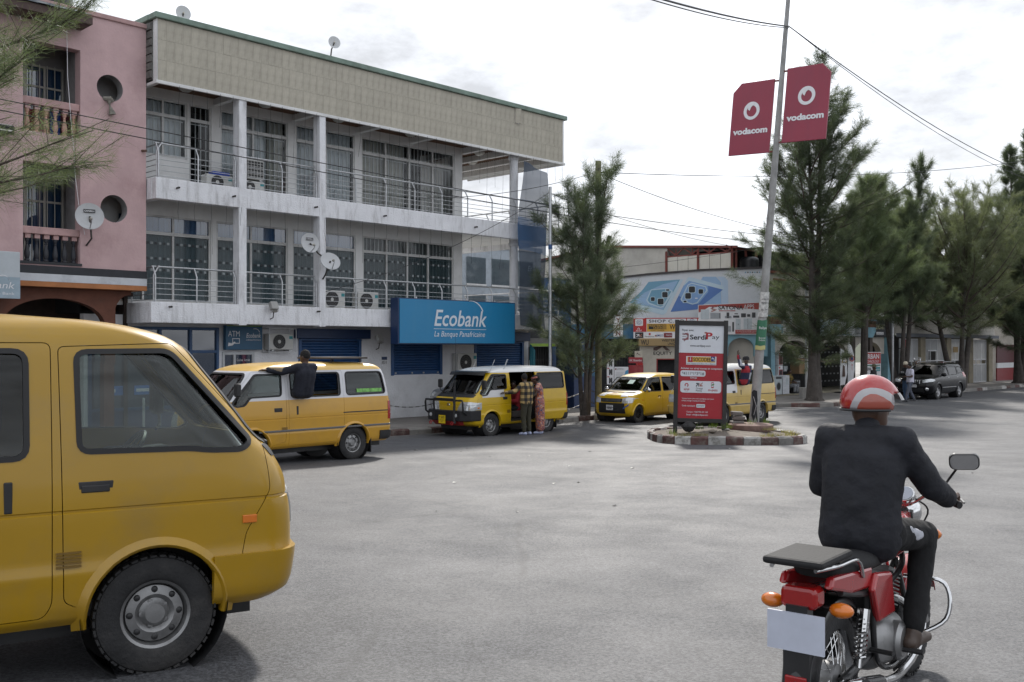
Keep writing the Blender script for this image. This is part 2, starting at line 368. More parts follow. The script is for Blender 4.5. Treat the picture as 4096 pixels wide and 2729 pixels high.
def nB(s):
    if s < 26: return 2.2+(s-23.4)/2.6*2.7
    if s < 29.5: return 4.9
    if s < 33: return 4.9-.9*(s-29.5)/3.5
    return 4.0
walkA = pavement('pavement', -33, 18.0, nA); walkB = pavement('pavement', 23.4, 100.4, nB, ds=1.1)
_r = random.Random(3)
def kerb_stone(parent, a, b, mat, h=.165, w=.16, inward=None, h0=-.08):
    a = Vector(a); b = Vector(b); d = (b-a); L_ = d.length; d.normalize(); q = Vector((-d.y, d.x, 0)) if inward is None else inward
    j = [_r.uniform(-.012, .012) for _ in range(6)]; g = .006; mb = MB()
    A = a+d*g; B = b-d*g; ch = .03
    prof = [(0, h0), (j[0], h-ch+j[1]), (ch+j[2], h+j[3]), (w, h+j[4]), (w, h0)]
    vs = []
    n = 4
    for k in range(n+1):
        p = A.lerp(B, k/n)
        for (u, z) in prof: vs.append(p + q*(u+_r.uniform(-.008, .008)) + Vector((0, 0, z+_r.uniform(-.008, .006))))
    m5 = 5
    fs = [(k*m5+i, k*m5+i+1, (k+1)*m5+i+1, (k+1)*m5+i) for k in range(n) for i in range(m5-1)] + [tuple(range(m5)), tuple(n*m5+i for i in reversed(range(m5)))]
    mb.add(vs, fs); return mb.build('kerb_stone', mat, parent)
def kerb_line(nf, s0, s1, step, parent, pat):
    s = s0; i = 0
    while s < s1:
        e = min(s+step, s1); a = W(s, nf(s)); b = W(e, nf(e)); a.z = ground(a.x, a.y); b.z = ground(b.x, b.y)
        kerb_stone(parent, a, b, pat(i)); s = e; i += 1
pat = lambda i: (KRED, KWHT)[i % 2] if _r.random() < .78 else KGRY
kerb_line(nA, -14, 18.0, .8, walkA, pat); kerb_line(nB, 23.4, 70, .8, walkB, pat)
def far_kerb():
    mb = MB()
    for (s0, s1, nf) in ((70, 100.4, nB), (-33, -14, nA)):
        p, q = W(s0, nf(s0)), W(s1, nf(s1)); zp, zq = ground(p.x, p.y), ground(q.x, q.y)
        i0, i1 = W(s0, nf(s0)-.15), W(s1, nf(s1)-.15)
        mb.add([(p.x, p.y, zp-.1), (q.x, q.y, zq-.1), (q.x, q.y, zq+.16), (p.x, p.y, zp+.16), (i1.x, i1.y, zq+.16), (i0.x, i0.y, zp+.16)], [(0, 1, 2, 3), (3, 2, 4, 5)])
    struct(mb.build('kerb', KGRY))
far_kerb()
# far earth slope under the distant houses
def hill():
    mb = MB(); vs = []; n = 40
    for i in range(n+1):
        x = 20+i*9.; h = 2+2.2*sin(i*.5)+1.3*sin(i*1.3+1)
        vs += [(x, 150+i*2, -.5), (x, 190+i*2, h+3)]
    mb.add(vs, [(2*i, 2*i+2, 2*i+3, 2*i+1) for i in range(n)])
    struct(mb.build('hill', M('far_slope', (.07, .085, .05), .9, var=.4, vs=.05)))
hill()

# ---------------------------------------------------------------- grass helper (numpy triangles)
def tri_mesh(name, base, tip, width, side, mat, parent=None, kind=None):
    """thin blades: base/tip arrays (n,3), side unit vectors (n,3)"""
    n = len(base); w = np.asarray(width).reshape(-1, 1)*.5
    v = np.empty((n, 3, 3), np.float32); v[:, 0] = base-side*w; v[:, 1] = base+side*w; v[:, 2] = tip
    me = bpy.data.meshes.new(name); me.vertices.add(n*3); me.vertices.foreach_set('co', v.ravel())
    me.loops.add(n*3); me.loops.foreach_set('vertex_index', np.arange(n*3, dtype=np.int32)); me.polygons.add(n)
    me.polygons.foreach_set('loop_start', np.arange(0, n*3, 3, dtype=np.int32)); me.polygons.foreach_set('loop_total', np.full(n, 3, np.int32))
    me.materials.append(mat); me.update(); me.validate()
    return me
GRASS = leaf_mat('grass_green', (.10, .15, .03)); DRYG = leaf_mat('dry_grass', (.22, .20, .09))
def grass_patch(name, pts, per, h, mat, spread=.16, label='short grass'):
    b = []; t = []; sd = []
    for (x, y, z) in pts:
        for _ in range(per):
            a = RNG.uniform(0, 2*pi); r = spread*sqrt(RNG.uniform()); bx = np.array([x+r*cos(a), y+r*sin(a), z]); th = RNG.uniform(0, 2*pi); l_ = h*RNG.uniform(.5, 1.2)
            b.append(bx); t.append(bx+np.array([cos(th)*l_*.5, sin(th)*l_*.5, l_])); sd.append([-sin(th+1), cos(th+1), 0])
    me = tri_mesh(name, np.array(b), np.array(t), .009, np.array(sd), mat); o = link(me, name); o['kind'] = 'stuff'; o['label'] = label; return o

# ================================================================ TRAFFIC ISLAND
ISL = [(3.50, 24.9), (3.62, 24.1), (3.95, 23.65), (4.5, 23.45), (5.4, 23.38), (6.3, 23.40), (6.85, 23.62), (7.15, 24.1), (7.25, 24.9), (7.2, 26.2), (6.95, 27.2), (6.3, 27.85), (5.3, 28.0), (4.3, 27.75), (3.75, 27.0), (3.52, 26.0)]
def island():
    P = [Vector((x, y, 0)) for x, y in ISL]; pts = []
    for i in range(len(P)):
        a, b = P[i], P[(i+1) % len(P)]; k = max(1, int((b-a).length/.05)); pts += [a.lerp(b, j/k) for j in range(k)]
    o = MB(); c = Vector((5.35, 25.6, 0)); rings = 9; n = len(P)*6; R = [pts[int(len(pts)*k/n)] for k in range(n)]
    rr = random.Random(5)
    for j in range(rings+1):
        f = j/rings
        for p in R:
            q = c.lerp(p, f*.96); h = .13+.10*(1-f)**1.2 + (rr.uniform(-.018, .02) if 0 < j < rings else 0)
            d = (q-Vector((5.0, 25.0, 0))).length; h += .05*max(0, 1-d/1.0)
            o.v.append((q.x, q.y, ground(q.x, q.y)+h))
    for j in range(rings):
        for k in range(n): o.f.append((j*n+k, j*n+(k+1) % n, (j+1)*n+(k+1) % n, (j+1)*n+k))
    o.m = [0]*len(o.f); isl = struct(o.build('traffic_island', DIRT, smooth=True, ang=60))
    tot = sum((P[(i+1) % len(P)]-P[i]).length for i in range(len(P))); N_ = 34; step = tot/N_; acc = [0]
    def at(t):
        t %= tot
        for i in range(len(P)):
            l_ = (P[(i+1) % len(P)]-P[i]).length
            if t <= l_: return P[i].lerp(P[(i+1) % len(P)], t/l_)
            t -= l_
        return P[0]
    for k in range(N_):
        a, b = at(k*step), at((k+1)*step); a.z = ground(a.x, a.y); b.z = ground(b.x, b.y); q = (c-(a+b)/2); q.z = 0; q.normalize()
        kerb_stone(isl, a, b, (KRED, KWHT)[k % 2] if k not in (9, 16, 24) else KGRY, h=.19, w=.14, inward=q)
    return isl
island()
def gi(x, y): return ground(x, y)
grass_patch('grass', [(4.0+.25*i+random.uniform(-.1, .1), 23.75+random.uniform(-.05, .12), .30) for i in range(3)]+[(6.1, 23.8, .27), (6.3, 23.9, .28), (6.75, 24.2, .26), (6.9, 24.5, .25), (7.0, 25.2, .25), (6.6, 25.6, .28), (6.8, 26, .26)], 90, .09, DRYG, .2, 'dry grass tufts along the edge of the traffic island')
grass_patch('grass', [(4.7, 24.9, .36), (5.1, 25.3, .37), (5.3, 25.0, .36), (5.5, 25.2, .36), (6.4, 26.6, .36), (6.75, 26.5, .38), (3.9, 24.2, .30), (6.2, 25.9, .33)], 45, .17, GRASS, .12, 'green weeds growing on the traffic island')
# ================================================================ WHITE BANK BUILDING
WPL = M('white_plaster', (.76, .765, .79), .9, var=.08, vs=2.5, bump=.9, bs=26, dirt=.62, dcol=(.20, .19, .18), ds=1.9, streak=True)
WCL = M('white_wall_paint', (.70, .70, .69), .85, var=.08, vs=2, bump=.25, bs=30, dirt=.3, dcol=(.25, .235, .22), ds=1.2)
WBASE = M('whitewashed_wall', (.74, .745, .77), .9, var=.10, vs=1.5, bump=.7, bs=18, dirt=.3, dcol=(.20, .19, .18), ds=1.0)
ALU = M('white_aluminium', (.55, .55, .54), .45, var=.12, vs=4, dirt=.5, dcol=(.2, .18, .16), ds=3)
STEEL = M('galvanised_steel', (.46, .47, .48), .38, .75, var=.2, vs=9)
CLAD = M('beige_cladding', (.42, .39, .32), .75, var=.14, vs=7, dirt=.55, dcol=(.17, .15, .13), ds=1.7, streak=True, rnd=.055)
GREEN = M('green_coping', (.20, .27, .225), .8, var=.25, vs=3, dirt=.6, dcol=(.09, .10, .085), ds=2)
RAW = M('raw_block', (.15, .145, .135), .95, var=.5, vs=5, bump=1., bs=9, dirt=.8, dcol=(.03, .03, .03), ds=2.5)
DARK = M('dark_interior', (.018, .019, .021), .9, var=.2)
SOFF = M('wood_soffit', (.20, .115, .07), .6, var=.3, vs=3)
CURT = M('pale_curtain', (.78, .80, .82), .9, var=.15, vs=3); CURT2 = M('beige_curtain', (.58, .55, .49), .9, var=.2, vs=3)
GLS = glass_mat('window_glass', (.80, .84, .85), .8, .03, .0)
GLSF = glass_mat('frosted_window_film', (.50, .57, .60), .7, .12, .0, haze=.5, hcol=(.05, .08, .09))
GLSB = glass_mat('blue_reflective_glass', (.25, .42, .62), .85, .03, .10, haze=.3, hcol=(.03, .09, .2))
BLU = M('blue_shutter_paint', (.018, .075, .21), .45, var=.18, vs=4, dirt=.4, dcol=(.05, .06, .08), ds=2)
BLUD = M('navy_metal', (.012, .032, .095), .45, var=.15)
ECO = M('bank_sign_blue', (.012, .19, .38), .38, var=.05, vs=1.2, dirt=.25, dcol=(.05, .22, .38), ds=1.0, streak=True)
ECOT = M('bank_panel_teal', (.012, .085, .17), .4, var=.1)
bank = wobj('bank_building', 'white three storey bank building with beige clad roof band and railed balconies', 'building', 0, 0)
fx = lambda y: (lambda u, v, w: (u, y+w, v))          # facade wall, depth into the building
UP = [(-.35, 1.58), (1.64, 2.30), (2.58, 4.76), (5.03, 7.19), (7.45, 11.39)]
LO = [(-.35, 2.28), (2.45, 4.76), (4.92, 7.22), (7.50, 11.36)]
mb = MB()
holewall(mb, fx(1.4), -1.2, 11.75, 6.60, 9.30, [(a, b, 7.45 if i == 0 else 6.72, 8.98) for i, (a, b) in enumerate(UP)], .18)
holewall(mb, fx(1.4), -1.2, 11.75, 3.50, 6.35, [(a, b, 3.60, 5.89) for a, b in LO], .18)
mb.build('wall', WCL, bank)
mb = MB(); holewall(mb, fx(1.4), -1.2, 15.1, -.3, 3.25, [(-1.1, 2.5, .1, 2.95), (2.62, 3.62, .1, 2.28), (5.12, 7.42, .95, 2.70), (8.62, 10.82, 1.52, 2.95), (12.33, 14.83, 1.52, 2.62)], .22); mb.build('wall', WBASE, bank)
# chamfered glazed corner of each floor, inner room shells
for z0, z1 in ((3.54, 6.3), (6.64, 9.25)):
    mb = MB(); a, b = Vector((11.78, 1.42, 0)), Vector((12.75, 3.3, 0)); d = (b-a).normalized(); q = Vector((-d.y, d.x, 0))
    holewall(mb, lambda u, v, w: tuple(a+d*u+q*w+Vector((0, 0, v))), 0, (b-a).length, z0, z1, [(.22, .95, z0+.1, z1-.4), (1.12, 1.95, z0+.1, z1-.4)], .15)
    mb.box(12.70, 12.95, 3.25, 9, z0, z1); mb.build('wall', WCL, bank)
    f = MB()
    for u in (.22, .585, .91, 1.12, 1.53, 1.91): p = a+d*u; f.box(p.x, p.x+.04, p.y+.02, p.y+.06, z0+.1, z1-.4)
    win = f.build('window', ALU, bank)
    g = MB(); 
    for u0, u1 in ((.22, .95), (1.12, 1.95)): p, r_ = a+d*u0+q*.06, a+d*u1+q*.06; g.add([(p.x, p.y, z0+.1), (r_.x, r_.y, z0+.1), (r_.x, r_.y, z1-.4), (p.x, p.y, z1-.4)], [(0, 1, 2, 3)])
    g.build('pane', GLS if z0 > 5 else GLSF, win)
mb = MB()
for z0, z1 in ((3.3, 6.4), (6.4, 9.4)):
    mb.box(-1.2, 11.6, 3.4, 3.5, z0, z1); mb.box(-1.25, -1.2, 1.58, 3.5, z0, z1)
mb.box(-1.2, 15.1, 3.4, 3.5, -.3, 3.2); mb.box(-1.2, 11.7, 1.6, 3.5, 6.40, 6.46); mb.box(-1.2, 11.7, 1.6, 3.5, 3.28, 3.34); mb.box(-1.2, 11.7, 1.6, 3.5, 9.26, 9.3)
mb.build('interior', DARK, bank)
# slabs and front beams
mb = MB(); mb.box(.0, 15.42, 0, .22, 6.11, 6.64); mb.box(-.02, .22, .22, 1.4, 6.11, 6.64); mb.box(15.2, 15.42, .22, 5.2, 6.11, 6.64); mb.build('balcony_front', WPL, bank, bevel=.015, label='stained white front of the upper balcony')
mb = MB(); mb.box(.22, 15.2, .22, 1.4, 6.30, 6.58); mb.box(11.75, 15.2, 1.4, 5.2, 6.30, 6.58); mb.build('balcony_slab', WCL, bank)
mb = MB(); mb.box(-.13, 15.42, -.0, .22, 3.02, 3.54); mb.box(-.13, .1, .22, 1.4, 3.02, 3.54); mb.box(15.2, 15.42, .22, 5.2, 3.02, 3.54); mb.build('balcony_front', WPL, bank, bevel=.015, label='stained white front of the lower balcony')
mb = MB(); mb.box(.1, 15.2, .22, 1.4, 3.2, 3.48); mb.box(11.75, 15.2, 1.4, 5.2, 3.2, 3.48); mb.build('balcony_slab', WCL, bank)
for a, b in ((2.31, 2.535), (4.875, 5.085)):
    mb = MB(); mb.box(a, b, -.015, .30, 2.99, 9.06); mb.build('column', WPL, bank, bevel=.012)
for z0, z1 in ((3.5, 6.32), (6.6, 9.3)):
    mb = MB(); mb.lathe([(.2, z0), (.2, z0+.12), (.15, z0+.16), (.145, z1-.5), (.15, z1-.42), (.19, z1-.38), (.19, z1-.3), (.16, z1-.28), (.16, z1)], 20, Matrix.Translation((13.23, .36, 0)))
    mb.build('round_column', WPL, bank, True)
# roof band
mb = MB(); mb.box(.02, 15.46, .0, .2, 9.04, 10.58); mb.box(15.26, 15.46, .2, 9, 9.04, 10.58); mb.box(.02, 15.4, .2, 9, 10.30, 10.45); mb.build('roof', WCL, bank)
mb = MB(); mb.box(.0, .16, .2, 5, 9.1, 10.55)
rr = random.Random(11)
for j in range(7):
    y = .2
    while y < 3.2: l_ = rr.uniform(.25, .45); mb.box(-.035-rr.uniform(0, .025), .0, y, y+l_-.03, 9.14+j*.2, 9.31+j*.2); y += l_
mb.build('raw_block_wall', RAW, bank, label='unplastered block end of the roof band')
mb = MB(); mb.box(-.06, 15.56, -.10, .3, 10.58, 10.73); mb.box(-.07, .25, .3, 5, 10.58, 10.73); mb.box(15.3, 15.56, .3, 9, 10.58, 10.73); mb.build('coping', GREEN, bank, bevel=.02)
mb = MB(); mb.box(-.01, 15.50, -.045, .02, 8.965, 9.05); mb.box(-.02, .1, .02, 1.6, 8.965, 9.04); mb.box(15.43, 15.50, .02, 5, 8.965, 9.04); mb.build('fascia_trim', WCL, bank, bevel=.01)
tw, th = .2255, .506; t0 = MB(); t0.box(.0012, tw-.0012, -.008, 0, .002, th-.002); tm = t0.mesh('tile', CLAD)
for i in range(68):
    for j in range(3):
        o = link(tm, 'tile', bank); o.location = (.04+i*tw, -.014+rr.uniform(-.003, .003), 9.055+j*th)
        if (i, j) == (57, 2): o.rotation_euler = (0, 0, radians(-24)); o.location.y -= .02; o['label'] = 'loose cladding tile swung out'
mb = MB(); mb.box(.2, 15.26, .2, 1.4, 9.24, 9.29); mb.box(11.7, 15.26, 1.4, 5.1, 9.24, 9.29); mb.build('soffit', SOFF, bank)
mb = MB()
for k in range(46): y = .24+k*.105; mb.box(.3 if y < 1.38 else 11.75, 15.2, y, y+.012, 9.225, 9.24)
for k in range(0): pass
mb.build('soffit_board', M('wood_soffit_dark', (.11, .06, .037), .7), bank, kind='stuff')
for s_ in (2.36, 4.92, 7.24, 9.4):
    mb = MB(); mb.box(s_, s_+.16, .2, 1.4, 9.06, 9.24); mb.build('beam', WCL, bank)
for s_ in (11.72, 12.9, 14.1, 15.05):
    mb = MB(); mb.box(s_, s_+.16, .2, 5.1, 9.04, 9.24); mb.build('beam', WCL, bank)
mb = MB(); mb.box(11.72, 15.25, 5.1, 5.3, 9.04, 10.4); mb.build('beam', WCL, bank)
LAMPM = M('frosted_lamp_glass', (.45, .44, .40), .4)
for s_, y in ((1.2, .75), (3.6, .75), (6.1, .75), (8.9, .75), (12.6, 1.4), (13.6, 2.8)):
    mb = MB(); mb.lathe([(.001, 9.10), (.10, 9.11), (.16, 9.15), (.19, 9.19), (.19, 9.224)], 18, Matrix.Translation((s_, y, 0))); mb.build('ceiling_lamp', LAMPM, bank, True)
# ---------------------------------------------------------------- windows
def window(s0, s1, z0, z1, mull, tz, glass, curtains, bars=True, y=1.46, par=bank, frost=False, dash=None):
    f = MB(); w = .05
    for a, b in ((s0, s0+w), (s1-w, s1)): f.box(a, b, y-.04, y+.05, z0, z1)
    for a, b in ((z0, z0+w), (z1-w, z1)): f.box(s0+w, s1-w, y-.04, y+.05, a, b)
    if tz: f.box(s0+w, s1-w, y-.045, y+.045, tz-.05, tz+.04)
    for m_ in mull:
        f.box(m_-.03, m_+.03, y-.043, y+.043, z0+w, (tz-.05) if tz else z1-w)
        if tz: f.box(m_-.03, m_+.03, y-.043, y+.043, tz+.04, z1-w)
    win = f.build('window', ALU, par, bevel=.006)
    xs = [s0]+list(mull)+[s1]
    for i in range(len(xs)-1):
        a, b = xs[i]+.04, xs[i+1]-.04
        for v0, v1 in (((z0+.05, tz-.05), (tz+.04, z1-.05)) if tz else ((z0+.05, z1-.05),)):
            top = tz and v0 > tz; gm = glass[1] if (top and isinstance(glass, tuple)) else (glass[0] if isinstance(glass, tuple) else glass)
            p = MB(); t = rr.uniform(-.006, .006); p.add([(a, y+t, v0), (b, y-t, v0), (b, y-t, v1), (a, y+t, v1)], [(0, 1, 2, 3)]); p.build('pane', gm, win)
    if bars:
        g = MB(); x = s0+.1
        while x < s1-.08: g.box(x-.012, x+.012, y+.07, y+.095, z0+.05, z1-.05); x += .155
        for z in ([z0+.06, (tz or z1)-.1]): g.box(s0+.05, s1-.05, y+.072, y+.092, z, z+.025)
        g.build('security_bars', WCL, win)
    for (c0, c1, mat) in curtains:
        c = MB(); n = max(8, int((c1-c0)/.022)); vs = []; ph = rr.uniform(0, 6)
        for k in range(n+1):
            x = c0+(c1-c0)*k/n; yy = y+.17+.028*sin(x*46+ph+.8*sin(x*7+ph))+.012*sin(x*15+ph); vs += [(x, yy, z0+.06), (x+.01*sin(x*9), yy-.004, z1-.03)]
        c.add(vs, [(2*k, 2*k+2, 2*k+3, 2*k+1) for k in range(n)]); c.build('curtain', mat, win, True, ang=180)
    if dash:
        d = MB(); d2 = MB()
        for zz in dash:
            for i in range(len(xs)-1):
                x = xs[i]+.10; k = 0
                while x < xs[i+1]-.13: (d if (k % 2) else d2).add([(x, y-.012, zz), (x+.075, y-.012, zz), (x+.075, y-.012, zz+.065), (x, y-.012, zz+.065)], [(0, 1, 2, 3)]); x += .115; k += 1
        for q, m_ in ((d, M('film_square_light', (.30, .33, .34), .6)), (d2, M('film_square_dark', (.03, .035, .04), .5))): q.build('film_squares', m_, win, kind='stuff')
    return win
window(-.35, 1.58, 7.45, 8.98, (.30, .90), 8.56, GLS, [(-.3, 1.5, CURT)])
window(1.64, 2.30, 6.72, 8.98, (), 8.56, GLS, [])
window(2.58, 4.76, 6.72, 8.98, (3.62,), 8.52, GLS, [(2.62, 3.6, CURT), (3.68, 4.15, CURT), (4.2, 4.7, CURT2)])
window(5.03, 7.19, 6.72, 8.98, (6.12,), 8.52, GLS, [(5.08, 6.1, CURT), (6.15, 7.15, CURT)])
window(7.45, 11.39, 6.72, 8.98, (8.43, 9.41, 10.43), 8.50, GLS, [(7.5, 8.4, CURT2), (8.45, 9.3, CURT2)])
DZ = (3.9+.65, 3.9+1.05, 3.9+.55-.42)
for (a, b, m_) in ((-.35, 2.28, (.35, 1.19)), (2.45, 4.76, (3.55,)), (4.92, 7.22, (6.08,)), (7.50, 11.36, (8.47, 9.33, 10.23))):
    window(a, b, 3.60, 5.89, m_, 5.42, (GLSF, GLS if a > 7 else GLSB), [(a+.05, b-.05, CURT2 if a > 7 else CURT)] if a < 7 else [(a+.05, b-.05, M('grey_curtain', (.20, .21, .21), .9))], True, dash=(5.12, 4.72, 4.42))
# ---------------------------------------------------------------- railings
def railing(segs, zf, y0, name='balcony_railing'):
    for (a, b) in segs:
        a = Vector(a); b = Vector(b); d = (b-a); ln = d.length; d.normalize(); q = Vector((-d.y, d.x, 0))     # inward
        base = MB(); base.tube([a+q*.13+Vector((0, 0, zf+.93)), b+q*.13+Vector((0, 0, zf+.93))], .024, 8); r = base.build(name, STEEL, bank, True)
        for k in range(5):
            m = MB(); z = zf+.10+k*.135; m.tube([a+Vector((0, 0, z)), b+Vector((0, 0, z))], .0095, 6); m.build('rail', STEEL, r, True)
        np_ = max(1, round(ln/1.15))
        for k in range(np_+1):
            p = a+d*min(max(ln*k/np_, .03), ln-.03); m = MB(); m.tube([p+Vector((0, 0, zf)), p+Vector((0, 0, zf+.70)), p+q*.02+Vector((0, 0, zf+.75)), p+q*.13+Vector((0, 0, zf+.925))], .021, 8); m.build('railing_post', STEEL, r, True)
for zf, x0 in ((6.60, .08), (3.50, .0)):
    railing([((x0, .1, 0), (2.30, .1, 0)), ((2.55, .1, 0), (4.87, .1, 0)), ((5.10, .1, 0), (15.32, .1, 0)), ((15.32, .1, 0), (15.32, 4.9, 0)), ((x0, 1.35, 0), (x0, .1, 0))], zf, .1)
# drain spouts
for s_, z in ((.55, 6.42), (2.13, 6.38), (4.72, 6.36), (7.2, 6.35), (11.0, 6.35), (.35, 3.42), (4.80, 3.42)):
    mb = MB(); T = Matrix.Translation((s_, .0, z)) @ Matrix.Rotation(pi/2, 4, 'X'); mb.lathe([(.026, -.02), (.026, .13), (.02, .13), (.02, .0)], 10, T); mb.build('drain_spout', M('dark_pipe', (.05, .045, .04), .6), bank, True)
# ---------------------------------------------------------------- shutters and street level openings
def shutter(s0, s1, z0, z1, house=None):
    f = MB()
    for a, b in ((s0, s0+.10), (s1-.10, s1)): f.box(a, b, 1.36, 1.5, z0, z1)
    f.box(s0, s1, 1.345, 1.5, z1-.05, z1+.003)
    sh = f.build('roller_shutter', BLU, bank, bevel=.008)
    n = int((z1-z0-.16)/.082)
    for k in range(n):
        z = z0+.16+k*.082; m = MB(); m.add([(s0+.1, 1.46, z), (s1-.1, 1.46, z), (s1-.1, 1.425, z+.03), (s0+.1, 1.425, z+.03), (s1-.1, 1.425, z+.055), (s0+.1, 1.425, z+.055), (s1-.1, 1.46, z+.078), (s0+.1, 1.46, z+.078)], [(0, 1, 2, 3), (3, 2, 4, 5), (5, 4, 6, 7)])
        m.build('slat', BLU, sh)
    m = MB(); m.box(s0+.1, s1-.1, 1.405, 1.45, z0, z0+.155); m.build('bottom_bar', BLU, sh, bevel=.01)
    for x in (s0+.16, (s0+s1)/2-.25, (s0+s1)/2+.25, s1-.22): m = MB(); m.box(x, x+.06, 1.38, 1.405, z0+.05, z0+.10); m.build('lock', STEEL, sh)
    m = MB(); m.box(s0+.05, s1-.05, 1.49, 1.53, z0, z1); m.build('backing', BLUD, sh)
    if house: m = MB(); m.box(house[0], house[1], 1.20, 1.38, house[2], house[3]); m.build('shutter_housing', BLUD, sh, bevel=.015)
shutter(5.12, 7.42, .95, 2.66, (4.95, 7.66, 2.67, 2.96)); shutter(8.62, 10.82, 1.50, 2.98); shutter(12.33, 14.83, 1.50, 2.62, (12.25, 15.0, 2.63, 2.95))
# glazed blue shopfront at the left
SF = M('blue_shopfront_frame', (.015, .065, .17), .4, var=.15)
f = MB()
for x in (-1.1, -.2, .75, 1.62, 2.42): f.box(x, x+.08, 1.34, 1.46, .1, 2.95)
for z in (.1, .78, 2.25, 2.87): f.box(-1.1, 2.5, 1.345, 1.45, z, z+.08)
shop = f.build('shopfront', SF, bank, bevel=.006)
for a, b in ((-1.0, -.2), (-.12, .75), (.83, 1.62), (1.70, 2.42)):
    for v0, v1 in ((.86, 2.25), (2.33, 2.87)): p = MB(); p.add([(a, 1.40, v0), (b, 1.40, v0), (b, 1.40, v1), (a, 1.40, v1)], [(0, 1, 2, 3)]); p.build('pane', GLSB, shop)
p = MB(); p.box(-1.0, 2.42, 1.39, 1.41, .18, .78); p.build('panel', BLUD, shop)
bd = Board(shop, (-.9, 1.385, 0), (1, 0, 0)); 
for k, u in enumerate((0.1, 1.0, 1.85)): bd.rect(u, u+.62, 1.18, 1.42, M('poster_blue', (.03, .16, .50), .4), 'poster', 1); bd.rect(u+.05, u+.4, 1.26, 1.34, WHITE, 'print', 2)
bd.rect(.75, 1.2, 2.45, 2.78, WHITE, 'poster', 1)
# cash machine bay
f = MB()
for a, b in ((2.62, 2.69), (2.96, 3.03), (3.55, 3.62)): f.box(a, b, 1.36, 1.46, .1, 2.28)
for z in (.1, 2.2): f.box(2.69, 3.55, 1.362, 1.455, z, z+.075)
dr = f.build('door', M('white_door_frame', (.50, .52, .54), .45), bank, bevel=.006)
p = MB(); p.add([(2.69, 1.42, .17), (2.96, 1.42, .17), (2.96, 1.42, 2.2), (2.69, 1.42, 2.2)], [(0, 1, 2, 3)]); p.add([(3.03, 1.42, .17), (3.55, 1.42, .17), (3.55, 1.42, 2.2), (3.03, 1.42, 2.2)], [(0, 1, 2, 3)]); p.build('pane', GLSB, dr)
Board(dr, (3.03, 1.41, 0), (1, 0, 0)).text('Guichet  Retrait', .05, 2.02, .07, WHITE, .42)
cash = wobj('wall_sign', 'dark teal bank sign with card symbol above the glazed door', 'sign', 2.62, -1.20, 2.34); m = MB(); m.box(0, 1.16, 0, .14, 0, .68); m.build('panel', ECOT, cash, bevel=.01)
b = Board(cash, (0, -.002, 0), (1, 0, 0)); b.text('ATM', .07, .37, .155, WHITE, .36)
b.text('Ecobank', .64, .34, .125, WHITE, .46, bold=.01, shear=.2); b.text('La Banque Panafricaine', .63, .26, .04, WHITE, .47, shear=.2); b.ring(.92, .44, .16, .145, WHITE, a0=20, a1=110)
b.poly([(.20, .17), (.43, .17), (.43, .32), (.20, .32)], WHITE, 'print', 1); b.poly([(.22, .19), (.41, .19), (.41, .30), (.22, .30)], ECOT, 'print', 2); b.poly([(.06, .10), (.20, .12), (.30, .20), (.27, .23), (.17, .18), (.08, .20)], WHITE, 'print', 3)
b.rect(0.03, 1.13, .655, .675, M('lime_stripe', (.25, .40, .05), .5), 'print', 1)
# big sign
eco = wobj('bank_sign', 'large bright blue illuminated style Ecobank box sign on the balcony front', 'sign', 7.38, .45, 2.50)
m = MB(); m.box(0, 5.08, 0, .36, 0, 1.40); m.build('casing', BLUD, eco, bevel=.015)
m = MB(); m.box(.05, 5.03, -.02, -.001, .04, 1.37); m.build('sign_face', ECO, eco)
b = Board(eco, (0, -.024, 0), (1, 0, 0)); S = M('sign_white', (.62, .67, .72), .45, var=.05)
b.text('Ecobank', 1.42, .58, .50, S, 2.28, bold=.022, shear=.22); b.rect(1.40, 3.68, .475, .49, S); b.text('La Banque Panafricaine', 1.42, .245, .17, S, 2.20, bold=.004, shear=.22)
b.ring(3.02, .80, .60, .585, S, a0=28, a1=100, du=-.035, dv=.0, n=24); 
for s_ in (.8, 2.4, 4.2): m = MB(); m.bar((s_, .3, 1.2), (s_, .45, 1.2), .05, .05); m.tube([(s_, .1, 1.4), (s_, .1, 1.45)], .03); m.build('bracket', STEEL, eco)
# number plate on the pier, flood lights
num = wobj('number_plaque', 'small house number plaque 031 on the pier between shutters', 'plaque', 8.22, -1.385, 1.86); m = MB(); m.box(0, .24, 0, .012, 0, .26); m.build('plate', WHITE, num)
b = Board(num, (0, -.002, 0), (1, 0, 0)); b.rect(0.01, .23, .15, .25, BLUD); b.text('031', .03, .03, .09, INK, .18, bold=.02)
mb = MB(); mb.box(8.25, 8.45, 1.385, 1.398, 1.70, 1.80); mb.build('notice', WHITE, bank)
def flood(nm, label, s, n, z, grey):
    t = wobj(nm, label, 'lamp', s, n, z); m = MB(); m.box(-.11, .11, -.30, -.16, -.03, .20, T=Matrix.Rotation(radians(-25), 4, 'X')); m.build('lamp_head', grey, t, bevel=.02)
    m = MB(); m.tube([(0, 0, -.18), (.03, -.1, -.14), (0, -.18, .02)], .014, 6); m.build('arm', M('dark_pipe', (.05, .045, .04), .6), t, True)
    m = MB(); m.add([(-.09, -.16, .0), (.09, -.16, .0), (.09, -.30, .05), (-.09, -.30, .05)], [(0, 1, 2, 3)]); m.build('lens', LAMPM, t)
flood('flood_light', 'grey floodlight on a bent arm on the lower balcony front below the dishes', 3.25, .02, 3.35, M('lamp_grey', (.30, .30, .29), .5))
flood('flood_light', 'white square floodlight on the pier above the number plaque', 8.0, -1.38, 2.52, M('lamp_white', (.6, .6, .58), .5))
